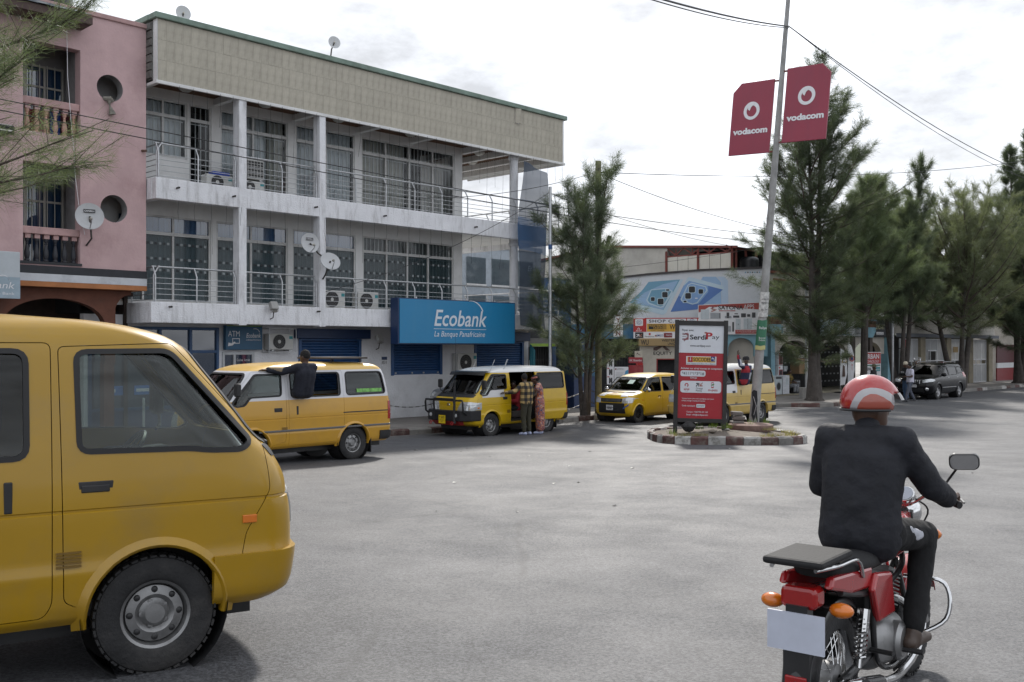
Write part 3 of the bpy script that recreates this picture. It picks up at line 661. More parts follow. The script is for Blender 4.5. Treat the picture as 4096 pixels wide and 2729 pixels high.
# ---------------------------------------------------------------- air conditioners
ACW = M('ac_white', (.55, .55, .53), .5, var=.1, vs=3, dirt=.35, dcol=(.25, .23, .2), ds=3); ACD = M('ac_grille', (.03, .03, .032), .6)
def aircon(label, s, n, z, w=.82, h=.56, d=.30, dark=False, blue=False, cage=False, group='air conditioning units on the bank building'):
    t = wobj('air_conditioner', label, 'air conditioner', s, n, z, group=group)
    m = MB(); m.box(0, w, 0, d, .04, h); m.build('casing', ACW, t, bevel=.02)
    if not dark:
        cx = w*.40; cz = h*.5+.02; R = h*.40
        m = MB(); T = Matrix.Translation((cx, -.004, cz)) @ Matrix.Rotation(pi/2, 4, 'X'); m.lathe([(.001, 0), (R, 0), (R, .01)], 28, T); m.build('fan_opening', ACD, t)
        m = MB()
        for r_ in (.25, .5, .75, 1.0): m.lathe([(R*r_-.004, .012), (R*r_+.004, .012)], 28, T)
        for k in range(16): a = 2*pi*k/16; m.bar((cx+.05*cos(a), -.014, cz+.05*sin(a)), (cx+R*cos(a), -.014, cz+R*sin(a)), .006, .006)
        m.build('fan_guard', M('guard_grey', (.12, .12, .12), .5), t, kind='stuff')
        m = MB(); T2 = Matrix.Translation((cx, -.012, cz)) @ Matrix.Rotation(pi/2, 4, 'X'); m.lathe([(.001, .012), (.05, .008), (.055, 0)], 16, T2); m.build('hub', ACW, t, True)
        m = MB(); m.add([(w*.82, -.003, h*.70), (w*.97, -.003, h*.70), (w*.97, -.003, h*.86), (w*.82, -.003, h*.86)], [(0, 1, 2, 3)]); m.build('brand_label', M('teal_label', (.03, .25, .28), .5), t)
    else:
        m = MB(); m.add([(w*.34, -.004, .08), (w*.97, -.004, .08), (w*.97, -.004, h-.05), (w*.34, -.004, h-.05)], [(0, 1, 2, 3)]); m.build('coil', ACD, t)
        m = MB()
        for k in range(6): x = w*(.36+.12*k); m.box(x, x+.012, -.012, -.005, .08, h-.05)
        for k in range(7): z_ = .1+k*(h-.17)/6; m.box(w*.34, w*.97, -.018, -.013, z_, z_+.01)
        m.build('guard', ACW, t)
    m = MB(); m.box(.08, .14, .0, d, 0, .04); m.box(w-.14, w-.08, .0, d, 0, .04); m.build('foot', STEEL, t)
    if blue: m = MB(); m.box(.2, .72, .05, .27, h, h+.10); m.build('cover', M('blue_plastic', (.02, .06, .35), .5), t, bevel=.02)
    if cage:
        m = MB()
        for x in (-.05, w+.05):
            for y in (-.06, d): m.bar((x, y, -.03), (x, y, h+.14), .015, .015)
        for z_ in (-.03, h+.14):
            for y in (-.06, d): m.bar((-.05, y, z_), (w+.05, y, z_), .015, .015)
            for x in (-.05, w+.05): m.bar((x, -.06, z_), (x, d, z_), .015, .015)
        m.build('cage', STEEL, t)
    return t
aircon('air conditioner with blue cover behind the upper railing left of the first column', 1.72, -.62, 6.58, .78, .44, blue=True)
aircon('open grilled air conditioner stacked on the upper balcony right of the first column', 2.62, -.55, 6.98, .80, .60, dark=True)
aircon('lower air conditioner of the stack on the upper balcony, under the grilled one', 2.66, -.55, 6.58, .78, .39)
aircon('left air conditioner of the pair behind the lower railing near the blue sign', 5.35, -.50, 3.50, .80, .58)
aircon('right air conditioner of the pair behind the lower railing, beside the blue sign', 6.62, -.50, 3.50, .78, .58)
aircon('caged air conditioner on the ground floor wall beside the dark teal bank sign', 3.92, -1.06, 2.30, .80, .50, cage=True)
aircon('air conditioner on the white pier behind the roof of the bull bar van', 11.25, -1.06, 1.55, .88, .66)
# ---------------------------------------------------------------- dishes
DISH = M('dish_grey', (.47, .48, .49), .5, var=.08, vs=3, dirt=.3, dcol=(.25, .24, .22), ds=4)
def dish(label, world, r, aim, logo=False, post=None, arm=True, squash=1.0, roof=False):
    """aim: direction the dish faces, in world space"""
    t = thing('satellite_dish', label, 'satellite dish', world, 0, 'satellite dishes'); a = Vector(aim).normalized(); up = Vector((0, 0, 1)); x = up.cross(a).normalized(); y = a.cross(x)
    T = Matrix((x, y, a)).transposed().to_4x4()
    m = MB(); prof = [(.001, -.16*r)]+[(r*k/10, -.16*r*(1-(k/10)**2)) for k in range(1, 11)]+[(r+.012, .004), (r+.012, -.012), (r-.01, -.015)]+[(r*k/10, -.16*r*(1-(k/10)**2)-.012) for k in range(9, 0, -1)]
    m.lathe(prof, 40, T); d = m.build('reflector', DISH, t, True)
    m = MB()
    if arm:
        m.tube([T @ Vector((0, -r*.98, -.02)), T @ Vector((0, -r*.72, .30*r+.12)), T @ Vector((0, -r*.45, .52*r+.12))], .012, 6); m.build('feed_arm', STEEL, t, True)
        m = MB(); m.tube([T @ Vector((0, -r*.47, .5*r+.10)), T @ Vector((0, -r*.36, .42*r+.06))], [.028, .036], 10); m.build('receiver', M('lnb', (.42, .40, .34), .5), t, True)
    else:
        m.sphere(T @ Vector((0, 0, .12*r)), r*.13, 10, 6); m.build('receiver', M('lnb', (.42, .40, .34), .5), t, True)
    if post:
        m = MB(); m.tube([tuple(Vector(p)-Vector(world)) for p in post], .022, 8); m.build('mount', M('dark_pipe', (.05, .045, .04), .6), t, True)
    if logo:
        b = Board(t, T @ Vector((0, 0, -.07*r)), x, y); b.rect(-.40*r*1.05, .40*r*1.05, .30*r, .56*r, INK, 'logo_plate', 1); b.text('CANAL+', 0, .36*r, .13*r, WHITE, .74*r, 'c', bold=.03)
    return t
A_ = (.52, -.80, .22)
p = W(4.30, .38, 5.30); dish('tilted dish lettered CANAL+ on the second column, upper of its pair', p, .265, (.62, -.74, .14), True, [p-Vector((0, 0, .02)), W(4.75, .12, 5.05), W(4.95, .02, 5.0)])
p = W(4.93, .45, 4.83); dish('plain round dish on the second column below the lettered dish', p, .275, (.45, -.75, .50), False, [p, W(4.93, .2, 4.45), W(4.98, .02, 4.35)])
p = W(-1.60, -.12, 5.52); dish('dish lettered CANAL+ on the pink wall beside a round opening', p, .31, (.50, -.84, .16), True, [p, W(-1.52, -.2, 5.0), W(-1.55, -.42, 4.85)])
p = W(1.26, -1.0, 11.24); dish('small white dish low on the roof edge near the pink building', p, .19, (.62, -.76, .10), False, [p, W(1.25, -1.2, 10.7)], arm=False)
p = W(6.27, -1.2, 11.62); dish('small white dish on a thin post above the middle of the roof', p, .175, (.50, -.85, .12), False, [p, W(6.2, -1.25, 11.4), W(6.1, -1.3, 10.4)], arm=False)
# ================================================================ PINK BUILDING
PINK = M('pink_render', (.54, .375, .375), .9, var=.14, vs=1.3, bump=.35, bs=16, dirt=.55, dcol=(.33, .20, .20), ds=.9)
PINKW = M('worn_pink_render', (.48, .31, .30), .9, var=.25, vs=3, bump=.4, bs=16, dirt=.6, dcol=(.2, .16, .15), ds=1.6)
GREYR = M('grey_reveal', (.27, .26, .26), .9, var=.15, vs=3, dirt=.4, ds=2); BLK = M('black_band_paint', (.018, .02, .026), .6, var=.3)
ORG = M('orange_band_paint', (.40, .16, .06), .8, var=.2, vs=3); TERRA = M('terracotta_render', (.14, .055, .035), .85, var=.25, vs=3, dirt=.3)
pink = wobj('pink_building', 'pink rendered building with round openings, baluster balconies and tiled eave', 'building', 0, 0)
Y0 = .43
def mesh_wall():
    m = MB(); holewall(m, lambda u, v, w: (u, Y0+w, v), -12, -.05, 4.30, 10.38, [(-3.0, -1.69, 4.37, 6.70), (-3.0, -1.69, 7.40, 9.50), (-6.4, -4.6, 4.5, 6.7), (-6.4, -4.6, 7.4, 9.5)], .30)
    me = m.mesh('wall', PINK)
    bm = bmesh.new(); bm.from_mesh(me); bmesh.ops.remove_doubles(bm, verts=bm.verts, dist=1e-4); bmesh.ops.recalc_face_normals(bm, faces=bm.faces); bm.to_mesh(me); bm.free()
    for (u, v, r) in ((-.97, 8.73, .325), (-.87, 5.80, .335)):
        c = MB(); c.lathe([(.001, -.2), (r, -.2), (r, .8), (.001, .8)], 48, Matrix.Translation((u, Y0+.4, v)) @ Matrix.Rotation(pi/2, 4, 'X')); cm = c.mesh('c', GREYR)
        bm = bmesh.new(); bm.from_mesh(cm); bmesh.ops.remove_doubles(bm, verts=bm.verts, dist=1e-4); bmesh.ops.recalc_face_normals(bm, faces=bm.faces); bm.to_mesh(cm); bm.free()
        me = boolean(me, cm)
    return me
me = mesh_wall(); setmats(me, PINK); link(me, 'wall', pink)
for (u, v, r) in ((-.97, 8.73, .328), (-.87, 5.80, .338)):
    m = MB(); m.lathe([(r, -.299), (r, -.002), (r-.004, -.002), (r-.004, -.299)], 48, Matrix.Translation((u, Y0, v)) @ Matrix.Rotation(pi/2, 4, 'X')); m.build('round_opening', GREYR, pink, True)
# rooms behind the openings
for z0, z1 in ((4.30, 6.95), (7.35, 9.75)):
    m = MB(); m.box(-3.3, -.06, Y0+1.35, Y0+1.45, z0, z1); m.box(-3.3, -.06, Y0+.31, Y0+1.35, z1-.05, z1); m.box(-3.3, -.06, Y0+.31, Y0+1.35, z0-.06, z0); m.box(-.10, -.05, Y0+.31, Y0+1.4, z0, z1); m.box(-1.66, -1.55, Y0+.31, Y0+.9, z0, z1)
    m.box(-3.36, -3.3, Y0+.31, Y0+1.4, z0, z1); m.build('loggia', GREYR, pink)
    m = MB(); 
    for a in (-2.95, -2.5, -2.05, -1.62): m.box(a, a+.06, Y0+1.28, Y0+1.34, z0+.1, z1-.45)
    for z in (z0+.1, z1-1.0, z1-.5): m.box(-2.95, -1.56, Y0+1.285, Y0+1.335, z, z+.05)
    w_ = m.build('window', M('cream_frame', (.42, .40, .36), .6), pink)
    m = MB(); m.add([(-2.9, Y0+1.31, z0+.1), (-1.6, Y0+1.31, z0+.1), (-1.6, Y0+1.31, z1-.45), (-2.9, Y0+1.31, z1-.45)], [(0, 1, 2, 3)]); m.build('pane', GLSB, w_)
    m = MB(); 
    for k in range(8): m.box(-2.9+k*.18, -2.88+k*.18, Y0+1.2, Y0+1.22, z0+.1, z1-.45)
    m.build('security_bars', M('cream_frame', (.42, .40, .36), .6), w_)
# balusters
def baluster(z0, h, mat, top):
    m = MB(); P = [(.055, 0), (.055, .05), (.035, .07), (.05, .12), (.062, .22), (.055, .34), (.035, .50), (.026, .58), (.04, .60), (.026, .63), (.036, .67), (.05, .70), (.05, .78)]
    m.lathe([(r, z*h/.78) for r, z in P], 14); return m.mesh('baluster', [mat], True)
BAL = M('salmon_baluster', (.50, .30, .24), .8, var=.2, vs=5); BALB = M('dark_baluster', (.03, .032, .04), .6, var=.2)
for z0, m_ in ((7.42, BAL), (4.42, BALB)):
    bm_ = baluster(z0, .52, m_, 0); tp = MB(); tp.box(-.06, .06, -.06, .06, .0, .10); tpm = tp.mesh('baluster_cap', PINKW)
    m = MB(); m.box(-3.0, -1.69, Y0+.04, Y0+.24, z0+.62, z0+.79); rail = m.build('balustrade', PINKW, pink, bevel=.015)
    for k in range(6):
        o = link(bm_, 'baluster', rail); o.location = (-2.86+k*.213, Y0+.14, z0); o2 = link(tpm, 'baluster_cap', rail); o2.location = (-2.86+k*.213, Y0+.14, z0+.52)
# drying clothes behind the top balusters
for k, (x, c) in enumerate(((-2.75, (.25, .03, .05)), (-2.45, (.35, .12, .16)), (-2.2, (.02, .05, .3)), (-1.95, (.12, .03, .04)))):
    m = MB(); vs = []
    for i in range(7):
        for j in range(5): vs.append((x+i*.04, Y0+.5+.02*sin(i*1.7+j+k), 7.42+j*.15))
    m.add(vs, [(i*5+j, (i+1)*5+j, (i+1)*5+j+1, i*5+j+1) for i in range(6) for j in range(4)]); t = m.build('hanging_cloth', M('cloth_%d' % k, c, .9, var=.5, vs=9), pink, True)
m = MB(); m.box(-12, -.03, Y0-.05, Y0+.3, 10.38, 10.5); m.build('coping', PINKW, pink, bevel=.02)
m = MB(); m.box(-12.0, -1.66, Y0-.03, Y0, 4.34, 4.40); m.box(-12, -.05, Y0-.045, Y0+.6, 4.12, 4.305); m.build('black_band', BLK, pink)
m = MB(); m.box(-12, -.05, Y0-.048, Y0+.6, 3.94, 4.118); m.build('white_band', M('white_band_paint', (.55, .57, .6), .7, var=.08, dirt=.3), pink)
m = MB(); m.box(-12, -.05, Y0-.045, Y0+2, 3.82, 3.938); m.build('orange_band', ORG, pink)
# dark arcade under the overhang
def arch_wall():
    pts = [(-.42, 3.82), (-.42, 3.72), (-.45, 3.55), (-.55, 3.42), (-.70, 3.34), (-.70, 2.2)]
    m = MB()
    vs = []
    x0, x1, zb = -3.35, -.98, 2.0
    arc = [(x1, zb)]
    for k in range(0, 19): a = pi*k/18; arc.append(((x0+x1)/2+(x1-x0)/2*cos(a), 2.95+.62*sin(a)))
    arc += [(x0, zb)]
    outer = [(-.72, zb), (-.72, 3.82), (-3.7, 3.82), (-3.7, zb)]
    poly = outer + arc[::-1]
    m.prism(poly, lambda u, v, w: (u, Y0+.25+w, v), 0, .25)
    m.build('arcade_arch', TERRA, pink)
    m = MB(); P = [(-.72, 3.82), (-.30, 3.82)]+[(-.30-.42*sin(pi/2*k/8), 3.72-.50*(1-cos(pi/2*k/8))) for k in range(9)]
    m.prism(P, lambda u, v, w: (u, Y0+.3+w, v), 0, .18); m.build('bracket', TERRA, pink)
    m = MB(); m.box(-1.0, -.74, Y0+.27, Y0+.5, -.2, 2.05); m.build('pillar', TERRA, pink); m = MB(); m.box(-3.7, -3.4, Y0+.27, Y0+.5, -.2, 2.05); m.build('pillar', TERRA, pink)
    m = MB(); m.box(-12, -.1, Y0+2.6, Y0+2.7, -.3, 3.8); m.box(-12, -.1, Y0+.6, Y0+2.6, 3.7, 3.8); m.box(-.2, -.1, Y0+.9, Y0+2.6, -.3, 3.8); m.build('arcade_back_wall', M('dark_arcade', (.05, .035, .03), .9, var=.3), pink)
arch_wall()
# tiled eave at the upper left
TILE = M('slate_tile', (.19, .21, .235), .7, var=.3, vs=6, rnd=.25, dirt=.4, dcol=(.08, .10, .05), ds=4)
EAV = M('eave_board', (.075, .045, .04), .7, var=.2)
m = MB(); m.box(-6, -1.66, Y0-.62, Y0-.56, 9.98, 10.16); m.box(-1.72, -1.66, Y0-.56, Y0, 9.98, 10.16); m.box(-6, -1.72, Y0-.56, Y0, 9.97, 9.99)
m.build('eave', EAV, pink)
tm = MB(); tm.box(0, .235, 0, .34, 0, .018); tme = tm.mesh('roof_tile', TILE)
for j in range(5):
    for i in range(16):
        o = link(tme, 'roof_tile', pink); o.location = (-1.95-i*.24-(.12 if j % 2 else 0), Y0-.68+j*.26, 10.17+j*.105); o.rotation_euler = (radians(19), radians(random.uniform(-2, 2)), radians(random.uniform(-2, 2)))
m = MB(); m.add([(-6, Y0-.62, 10.14), (-1.7, Y0-.62, 10.14), (-1.9, Y0+.75, 10.64), (-6, Y0+.75, 10.64), (-1.9, Y0+.75, 10.2), (-1.7, Y0-.5, 10.14)], [(0, 1, 2, 3), (1, 5, 4, 2)]); m.build('roof', EAV, pink)
# black water tank behind the parapet
tank = wobj('water_tank', 'black ribbed plastic water tank above the pink parapet', 'water tank', -1.9, -1.9, 10.2); m = MB(); m.lathe([(.001, 1.1), (.3, 1.08), (.55, .98)]+[(.60 if k % 2 else .57, .95-.1*k) for k in range(10)]+[(.6, 0)], 24); m.build('tank', M('black_plastic', (.015, .016, .018), .4), tank, True)
# rag stuffed in the round opening
rag = wobj('grey_rag', 'grey cloth bundle hanging out of the upper round opening in the pink wall', 'rag', -1.02, -.40, 8.20); m = MB()
m.tube([(-.1, .05, .26), (.02, -.06, .24), (.1, 0, .22)], [.05, .08, .04], 7); m.tube([(0, -.07, .24), (-.01, -.06, .13), (.01, -.05, .08), (.06, -.05, -.06), (.07, -.05, -.12)], [.06, .03, .02, .07, .09], 7); m.build('cloth', M('rag_grey', (.22, .21, .18), .95, var=.4, vs=12), rag, True)
# pipe stub, white cable down the wall
m = MB(); m.tube([(-.16, Y0, 7.32), (-.10, Y0-.12, 7.31)], .03, 8); m.build('drain_pipe', M('rust_pipe', (.12, .07, .05), .8), pink, True)
cab = wobj('wall_cable', 'thin white cable hanging down the pink wall beside the balconies', 'cable', 0, 0); m = MB(); m.tube([(-2.02, Y0-.03, 9.9), (-2.0, Y0-.03, 8.8), (-1.93, Y0-.04, 7.8), (-1.85, Y0-.04, 7.0), (-1.83, Y0-.04, 6.5), (-1.72, Y0-.04, 5.6), (-1.60, Y0-.04, 5.1)], .007, 5); m.build('cable', WHITE, cab, True)
# bank sign projecting at the left edge
bs = wobj('projecting_sign', 'pale grey projecting bank sign at the left edge under the balusters', 'sign', -3.92, -.05, 3.50); m = MB(); m.box(-.6, .72, 0, .12, 0, 1.05); m.build('panel', M('pale_sign', (.46, .50, .53), .5, var=.08), bs, bevel=.01)
b = Board(bs, (0, -.004, 0), (1, 0, 0)); b.rect(-.6, .72, 0, .48, M('pale_blue_print', (.30, .38, .44), .5)); b.text('Ecobank', .60, .22, .15, WHITE, .9, 'r', shear=.2); b.text('Pan African Bank', .60, .08, .06, WHITE, .9, 'r'); b.ring(.35, .36, .16, .145, WHITE, a0=10, a1=120)
fl = wobj('flood_light', 'black floodlight on the pink wall at the left edge below the pine branch', 'lamp', -3.45, -.28, 7.30); m = MB(); m.box(-.20, .18, -.10, .06, -.08, .12, T=Matrix.Rotation(radians(20), 4, 'X')); m.build('lamp_head', BLK, fl, bevel=.02); m = MB(); m.add([(-.17, -.118, -.04), (.15, -.118, -.04), (.15, -.06, .12), (-.17, -.06, .12)], [(0, 1, 2, 3)]); m.build('lens', LAMPM, fl); m = MB(); m.tube([(0, .05, 0), (0, .2, -.1)], .02, 6); m.build('arm', BLK, fl)
# ================================================================ CORNER PHONE SHOP BUILDING (faces the junction)
CREAM = M('cream_render', (.47, .44, .39), .9, var=.14, vs=1.5, bump=.3, bs=20, dirt=.45, dcol=(.20, .18, .16), ds=.9)
CREAMD = M('stained_cream_wall', (.42, .40, .36), .9, var=.2, vs=1.2, bump=.3, bs=20, dirt=.7, dcol=(.19, .17, .18), ds=.7)
SHEET = M('cream_sheet_metal', (.56, .54, .48), .5, var=.08, vs=2, dirt=.3, dcol=(.35, .3, .22), ds=2, streak=True)
RSTE = M('red_oxide_steel', (.17, .035, .025), .6, var=.25, vs=5, dirt=.3); LBL = M('light_blue_paint', (.22, .40, .48), .75, var=.12, vs=2, dirt=.35, ds=1.5)
BRK = M('dark_brick', (.16, .075, .05), .85, var=.3, vs=8, rnd=.3); TAN = M('tan_band', (.36, .255, .12), .7, var=.2, vs=2, dirt=.4, dcol=(.16, .11, .06), ds=2)
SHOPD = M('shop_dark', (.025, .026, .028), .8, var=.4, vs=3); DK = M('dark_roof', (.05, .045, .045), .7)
O_ = Vector((8.83, 46.2, 0.)); corner = thing('corner_building', 'cream corner shop building under the phone billboard with red steel upper storey', 'building', O_)
def Lc(x, y, z): return (x-O_.x, y-O_.y, z)
def extr(mb, a, b, z0, z1, d, mi=0, zt=None, zb=None):
    """upright slab from a to b (world xy), thickness d behind (towards +normal)"""
    a = Vector((*a, 0)); b = Vector((*b, 0)); q = (b-a).normalized(); q = Vector((-q.y, q.x, 0))*d; z2 = zt if zt is not None else z1
    pts = [(a, z0), (b, z0 if zb is None else zb), (b, z2), (a, z1)]; v = [Lc(p.x, p.y, z) for p, z in pts]+[Lc((p+q).x, (p+q).y, z) for p, z in pts]
    mb.add(v, [(0, 1, 2, 3), (7, 6, 5, 4), (0, 4, 5, 1), (1, 5, 6, 2), (2, 6, 7, 3), (3, 7, 4, 0)], mi)
U0 = Vector((10.36, 46.65)); qv = Vector((-DY, DX)); dv = Vector((DX, DY))
pt = lambda t: tuple(U0+qv*t); pd = lambda t: tuple(U0+dv*t)
m = MB(); extr(m, (5.3, 47.75), (11.6, 46.2), .0, 5.75, .3, zt=5.95); m.build('wall', CREAM, corner)
m = MB(); extr(m, pt(16.3), pt(7.64), 0, 6.62, .25, zt=7.58); extr(m, pt(7.64), pt(3.72), 0, 7.58, .25, zt=7.30); m.build('wall', CREAMD, corner, label='stained cream gable wall')
m = MB(); extr(m, pt(18), pt(7.64), 6.60, 6.70, -.12, zt=7.72, zb=7.62); extr(m, pt(7.64), pt(-.25), 7.62, 7.72, -.12, zt=7.16, zb=7.06); extr(m, pd(-.2), pd(5), 7.04, 7.14, .12, zt=7.12); m.build('roof_edge', RSTE, corner)
m = MB()
a, b, c_, d_ = U0+qv*7.64, U0+qv*7.64+dv*16, U0+dv*16.2-qv*.2, U0-qv*.2
m.add([Lc(a.x, a.y, 7.72), Lc(b.x, b.y, 7.72), Lc(c_.x, c_.y, 7.12), Lc(d_.x, d_.y, 7.12)], [(0, 1, 2, 3)]); e_ = U0+qv*18; f_ = e_+dv*16; m.add([Lc(a.x, a.y, 7.72), Lc(b.x, b.y, 7.72), Lc(f_.x, f_.y, 6.6), Lc(e_.x, e_.y, 6.6)], [(3, 2, 1, 0)]); m.build('roof', DK, corner)
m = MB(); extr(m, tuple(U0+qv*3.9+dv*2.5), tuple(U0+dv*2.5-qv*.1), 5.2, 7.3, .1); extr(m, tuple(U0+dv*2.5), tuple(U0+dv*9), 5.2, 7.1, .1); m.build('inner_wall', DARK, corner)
# corrugated sheets between red posts
for k in range(6):
    t0, t1 = 3.68-k*.605, 3.68-(k+1)*.605+.02; mb = MB(); n = 24; vs = []
    for i in range(n+1):
        t = t0+(t1-t0)*i/n; p = U0+qv*t; w = .012*sin(i*2*pi/3); vs += [Lc(p.x+dv.x*w-dv.x*.02, p.y+dv.y*w-dv.y*.02, 5.7), Lc(p.x+dv.x*w-dv.x*.02, p.y+dv.y*w-dv.y*.02, 6.84+.012*i/n)]
    mb.add(vs, [(2*i, 2*i+2, 2*i+3, 2*i+1) for i in range(n)]); mb.build('corrugated_sheet', SHEET, corner)
for t in (3.74, 1.9, .03):
    p = U0+qv*t-dv*.05; m = MB(); m.box(p.x-O_.x-.05, p.x-O_.x+.05, p.y-O_.y-.05, p.y-O_.y+.05, 5.6, 7.15); m.build('steel_post', RSTE, corner)
m = MB(); extr(m, pt(3.75), pt(-.05), 6.85, 6.92, .06); m.build('rail', RSTE, corner)
for i in range(4):
    t = 3.7-i*.95; p = U0+qv*t; q = U0+qv*(t-.5); r = U0+qv*(t-.95); m = MB(); m.bar(Lc(p.x, p.y, 7.30-.04*i), Lc(q.x, q.y, 6.93), .05, .05); m.bar(Lc(r.x, r.y, 7.26-.04*i), Lc(q.x, q.y, 6.93), .05, .05); m.bar(Lc(q.x, q.y, 6.93), Lc(q.x, q.y, 7.25), .05, .05); m.build('truss', RSTE, corner)
for t, ln in ((.25, .0), (1.3, -.1), (2.1, 0), (4.2, .0)):
    p = U0+dv*t; m = MB(); m.bar(Lc(p.x, p.y, 5.7), Lc(p.x+ln, p.y, 7.05), .10, .10); m.build('steel_post', RSTE, corner)
tk = thing('water_tank', 'black ribbed water tank on the upper terrace of the corner building', 'water tank', Vector((11.35, 47.6, 5.55))); m = MB(); m.lathe([(.001, 1.2), (.3, 1.18), (.42, 1.1)]+[(.46 if k % 2 else .44, 1.05-.08*k) for k in range(13)]+[(.46, 0)], 22); m.build('tank', M('black_plastic', (.015, .016, .018), .4), tk, True)
# billboard
bb_ = thing('billboard', 'wide white wall billboard showing two blue smartphones', 'billboard', Vector((5.3, 47.55, 3.0)), -atan2(1.55, 6.3))
m = MB(); P = [(-.1, .82), (6.49, .82), (6.49, 3.06), (3.75, 3.0), (1.15, 2.84), (-.1, 2.72)]; m.prism(P, lambda u, v, w: (u, w, v), 0, .10); m.build('panel', M('billboard_white', (.56, .58, .61), .55, var=.05, dirt=.2, dcol=(.4, .42, .45)), bb_)
m = MB()
for (a, b) in (((-.1, 2.76), (1.15, 2.88)), ((1.15, 2.88), (3.75, 3.04)), ((3.75, 3.04), (6.5, 3.10))): m.bar((a[0], 0, a[1]), (b[0], 0, b[1]), .16, .09)
m.build('edge_trim', DK, bb_)
B_ = Board(bb_, (0, -.003, -3.0+3.0), (1, 0, 0)); B_.o = Vector((0, -.003, -3.0))
def pm(n, c): return M('print_'+n, c, .5, var=.10, vs=.8)
P1, P2c, P3, P4, P5, P6 = pm('sky_blue', (.28, .42, .60)), pm('deep_blue', (.085, .175, .42)), pm('pale_blue', (.42, .53, .66)), pm('teal_blue', (.15, .32, .44)), pm('ice_blue', (.46, .58, .66)), pm('mid_blue', (.20, .34, .58))
B_.poly([(3.75, 5.72), (4.36, 5.71), (4.59, 5.45), (4.61, 4.44), (3.53, 4.45), (3.3, 4.9)], P1, lay=1); B_.poly([(4.40, 5.715), (4.74, 5.70), (4.90, 5.52), (4.92, 4.44), (4.63, 4.44), (4.61, 5.46)], P3, lay=1)
B_.poly([(2.25, 4.09), (3.01, 5.62), (3.11, 5.73), (4.68, 5.28), (4.74, 5.15), (3.48, 4.19), (2.9, 4.14)], P2c, 'phone_print', 2); B_.poly([(2.86, 5.30), (3.01, 5.62), (3.11, 5.73), (4.68, 5.28), (4.74, 5.15), (4.69, 5.10), (3.12, 5.54)], P5, lay=3); B_.poly([(2.62, 4.84), (2.86, 5.30), (3.12, 5.54), (4.0, 5.29), (4.0, 5.0), (3.55, 4.45)], P6, lay=3)
B_.poly([(3.05, 5.36), (3.24, 5.45), (3.9, 5.27), (3.97, 5.08), (3.49, 4.47), (3.27, 4.42), (2.75, 4.59), (2.72, 4.69)], P5, lay=4); B_.poly([(3.09, 5.33), (3.24, 5.40), (3.86, 5.23), (3.91, 5.08), (3.47, 4.52), (3.28, 4.47), (2.81, 4.62), (2.79, 4.69)], P6, lay=5)
def lens(u, v, r, q=1.): B_.rect(u-r*q*1.12, u+r*q*1.12, v-r*1.12, v+r*1.12, P5, lay=6, r=r*.5); B_.rect(u-r*q*.92, u+r*q*.92, v-r*.92, v+r*.92, INK, 'camera_print', lay=7, r=r*.42)
for (u, v, r) in ((3.25, 5.13, .155), (3.07, 4.83, .145), (3.66, 5.03, .115)): lens(u, v, r)
B_.rect(2.81, 3.05, 4.50, 4.64, P5, lay=6, r=.06); B_.rect(2.86, 3.0, 4.53, 4.61, INK, lay=7, r=.03); B_.rect(3.39, 3.51, 4.69, 4.74, WHITE, lay=6, r=.02)
B_.poly([(.3, 4.55), (.9, 5.1), (1.22, 5.52), (2.85, 5.62), (2.05, 4.04), (1.9, 3.94), (.63, 4.45)], P4, 'phone_print', 2); B_.poly([(.55, 4.30), (1.9, 3.94), (2.05, 4.04), (2.85, 5.62), (2.70, 5.61), (1.92, 4.18), (.60, 4.50)], P5, lay=3); B_.poly([(.5, 4.55), (1.9, 4.19), (2.6, 5.55), (1.9, 5.4), (1.0, 5.0)], P1, lay=3)
B_.poly([(1.33, 5.16), (2.08, 5.22), (2.35, 5.07), (2.35, 4.96), (1.93, 4.32), (1.78, 4.28), (1.22, 4.48), (1.1, 4.65)], P5, lay=4); B_.poly([(1.36, 5.12), (2.07, 5.17), (2.29, 5.05), (1.89, 4.38), (1.78, 4.34), (1.27, 4.52), (1.17, 4.66)], P4, lay=5)
for (u, v, r) in ((1.99, 4.90, .14), (1.79, 4.58, .15), (1.42, 4.70, .10)): lens(u, v, r)
B_.rect(2.0, 2.24, 5.06, 5.18, P5, lay=6, r=.05); B_.rect(2.04, 2.20, 5.085, 5.155, INK, lay=7, r=.03)
for k in range(7): B_.disc(5.70+k*.105, 5.885, .033, INK if k % 2 else P4, 'icon', 1, n=8)
# shop banner with money agencies
REDP = M('red_print', (.42, .022, .022), .5, var=.08, dirt=.15, dcol=(.5, .2, .18)); YLW = M('agency_yellow', (.62, .36, .05), .5, var=.08); ORP = M('orange_print', (.60, .16, .04), .5); NAVY = M('navy_print', (.02, .045, .20), .5); MAR = M('maroon_print', (.20, .02, .025), .5)
sb = thing('shop_banner', 'white and red fabric banner lettered SHOP C.E.D with money agency panels', 'banner', Vector((5.65, 46.32, 2.83)), -.11); m = MB(); m.box(0, 3.0, 0, .04, 0, .96); m.build('sheet', WHITE, sb)
b = Board(sb, (0, -.003, 0), (1, 0, 0)); b.rect(0, .52, .30, .93, REDP); b.rect(.52, 3.0, .91, .95, REDP); b.rect(.52, .60, .30, .91, REDP); b.rect(2.42, 2.46, .68, .93, REDP, lay=2); b.rect(2.92, 2.96, .68, .93, REDP, lay=2); b.rect(.08, .44, .58, .90, WHITE, lay=2, r=.05)
b.ring(.26, .75, .115, .10, NAVY, lay=3); b.text('ED', .26, .69, .12, NAVY, .13, 'c', lay=4); b.ring(2.69, .80, .11, .095, NAVY, lay=3); b.text('ED', 2.69, .75, .10, NAVY, .12, 'c', lay=4); b.text('SHOP C.E.D', .72, .735, .135, INK, 1.62, bold=.035, space=1.15, lay=3)
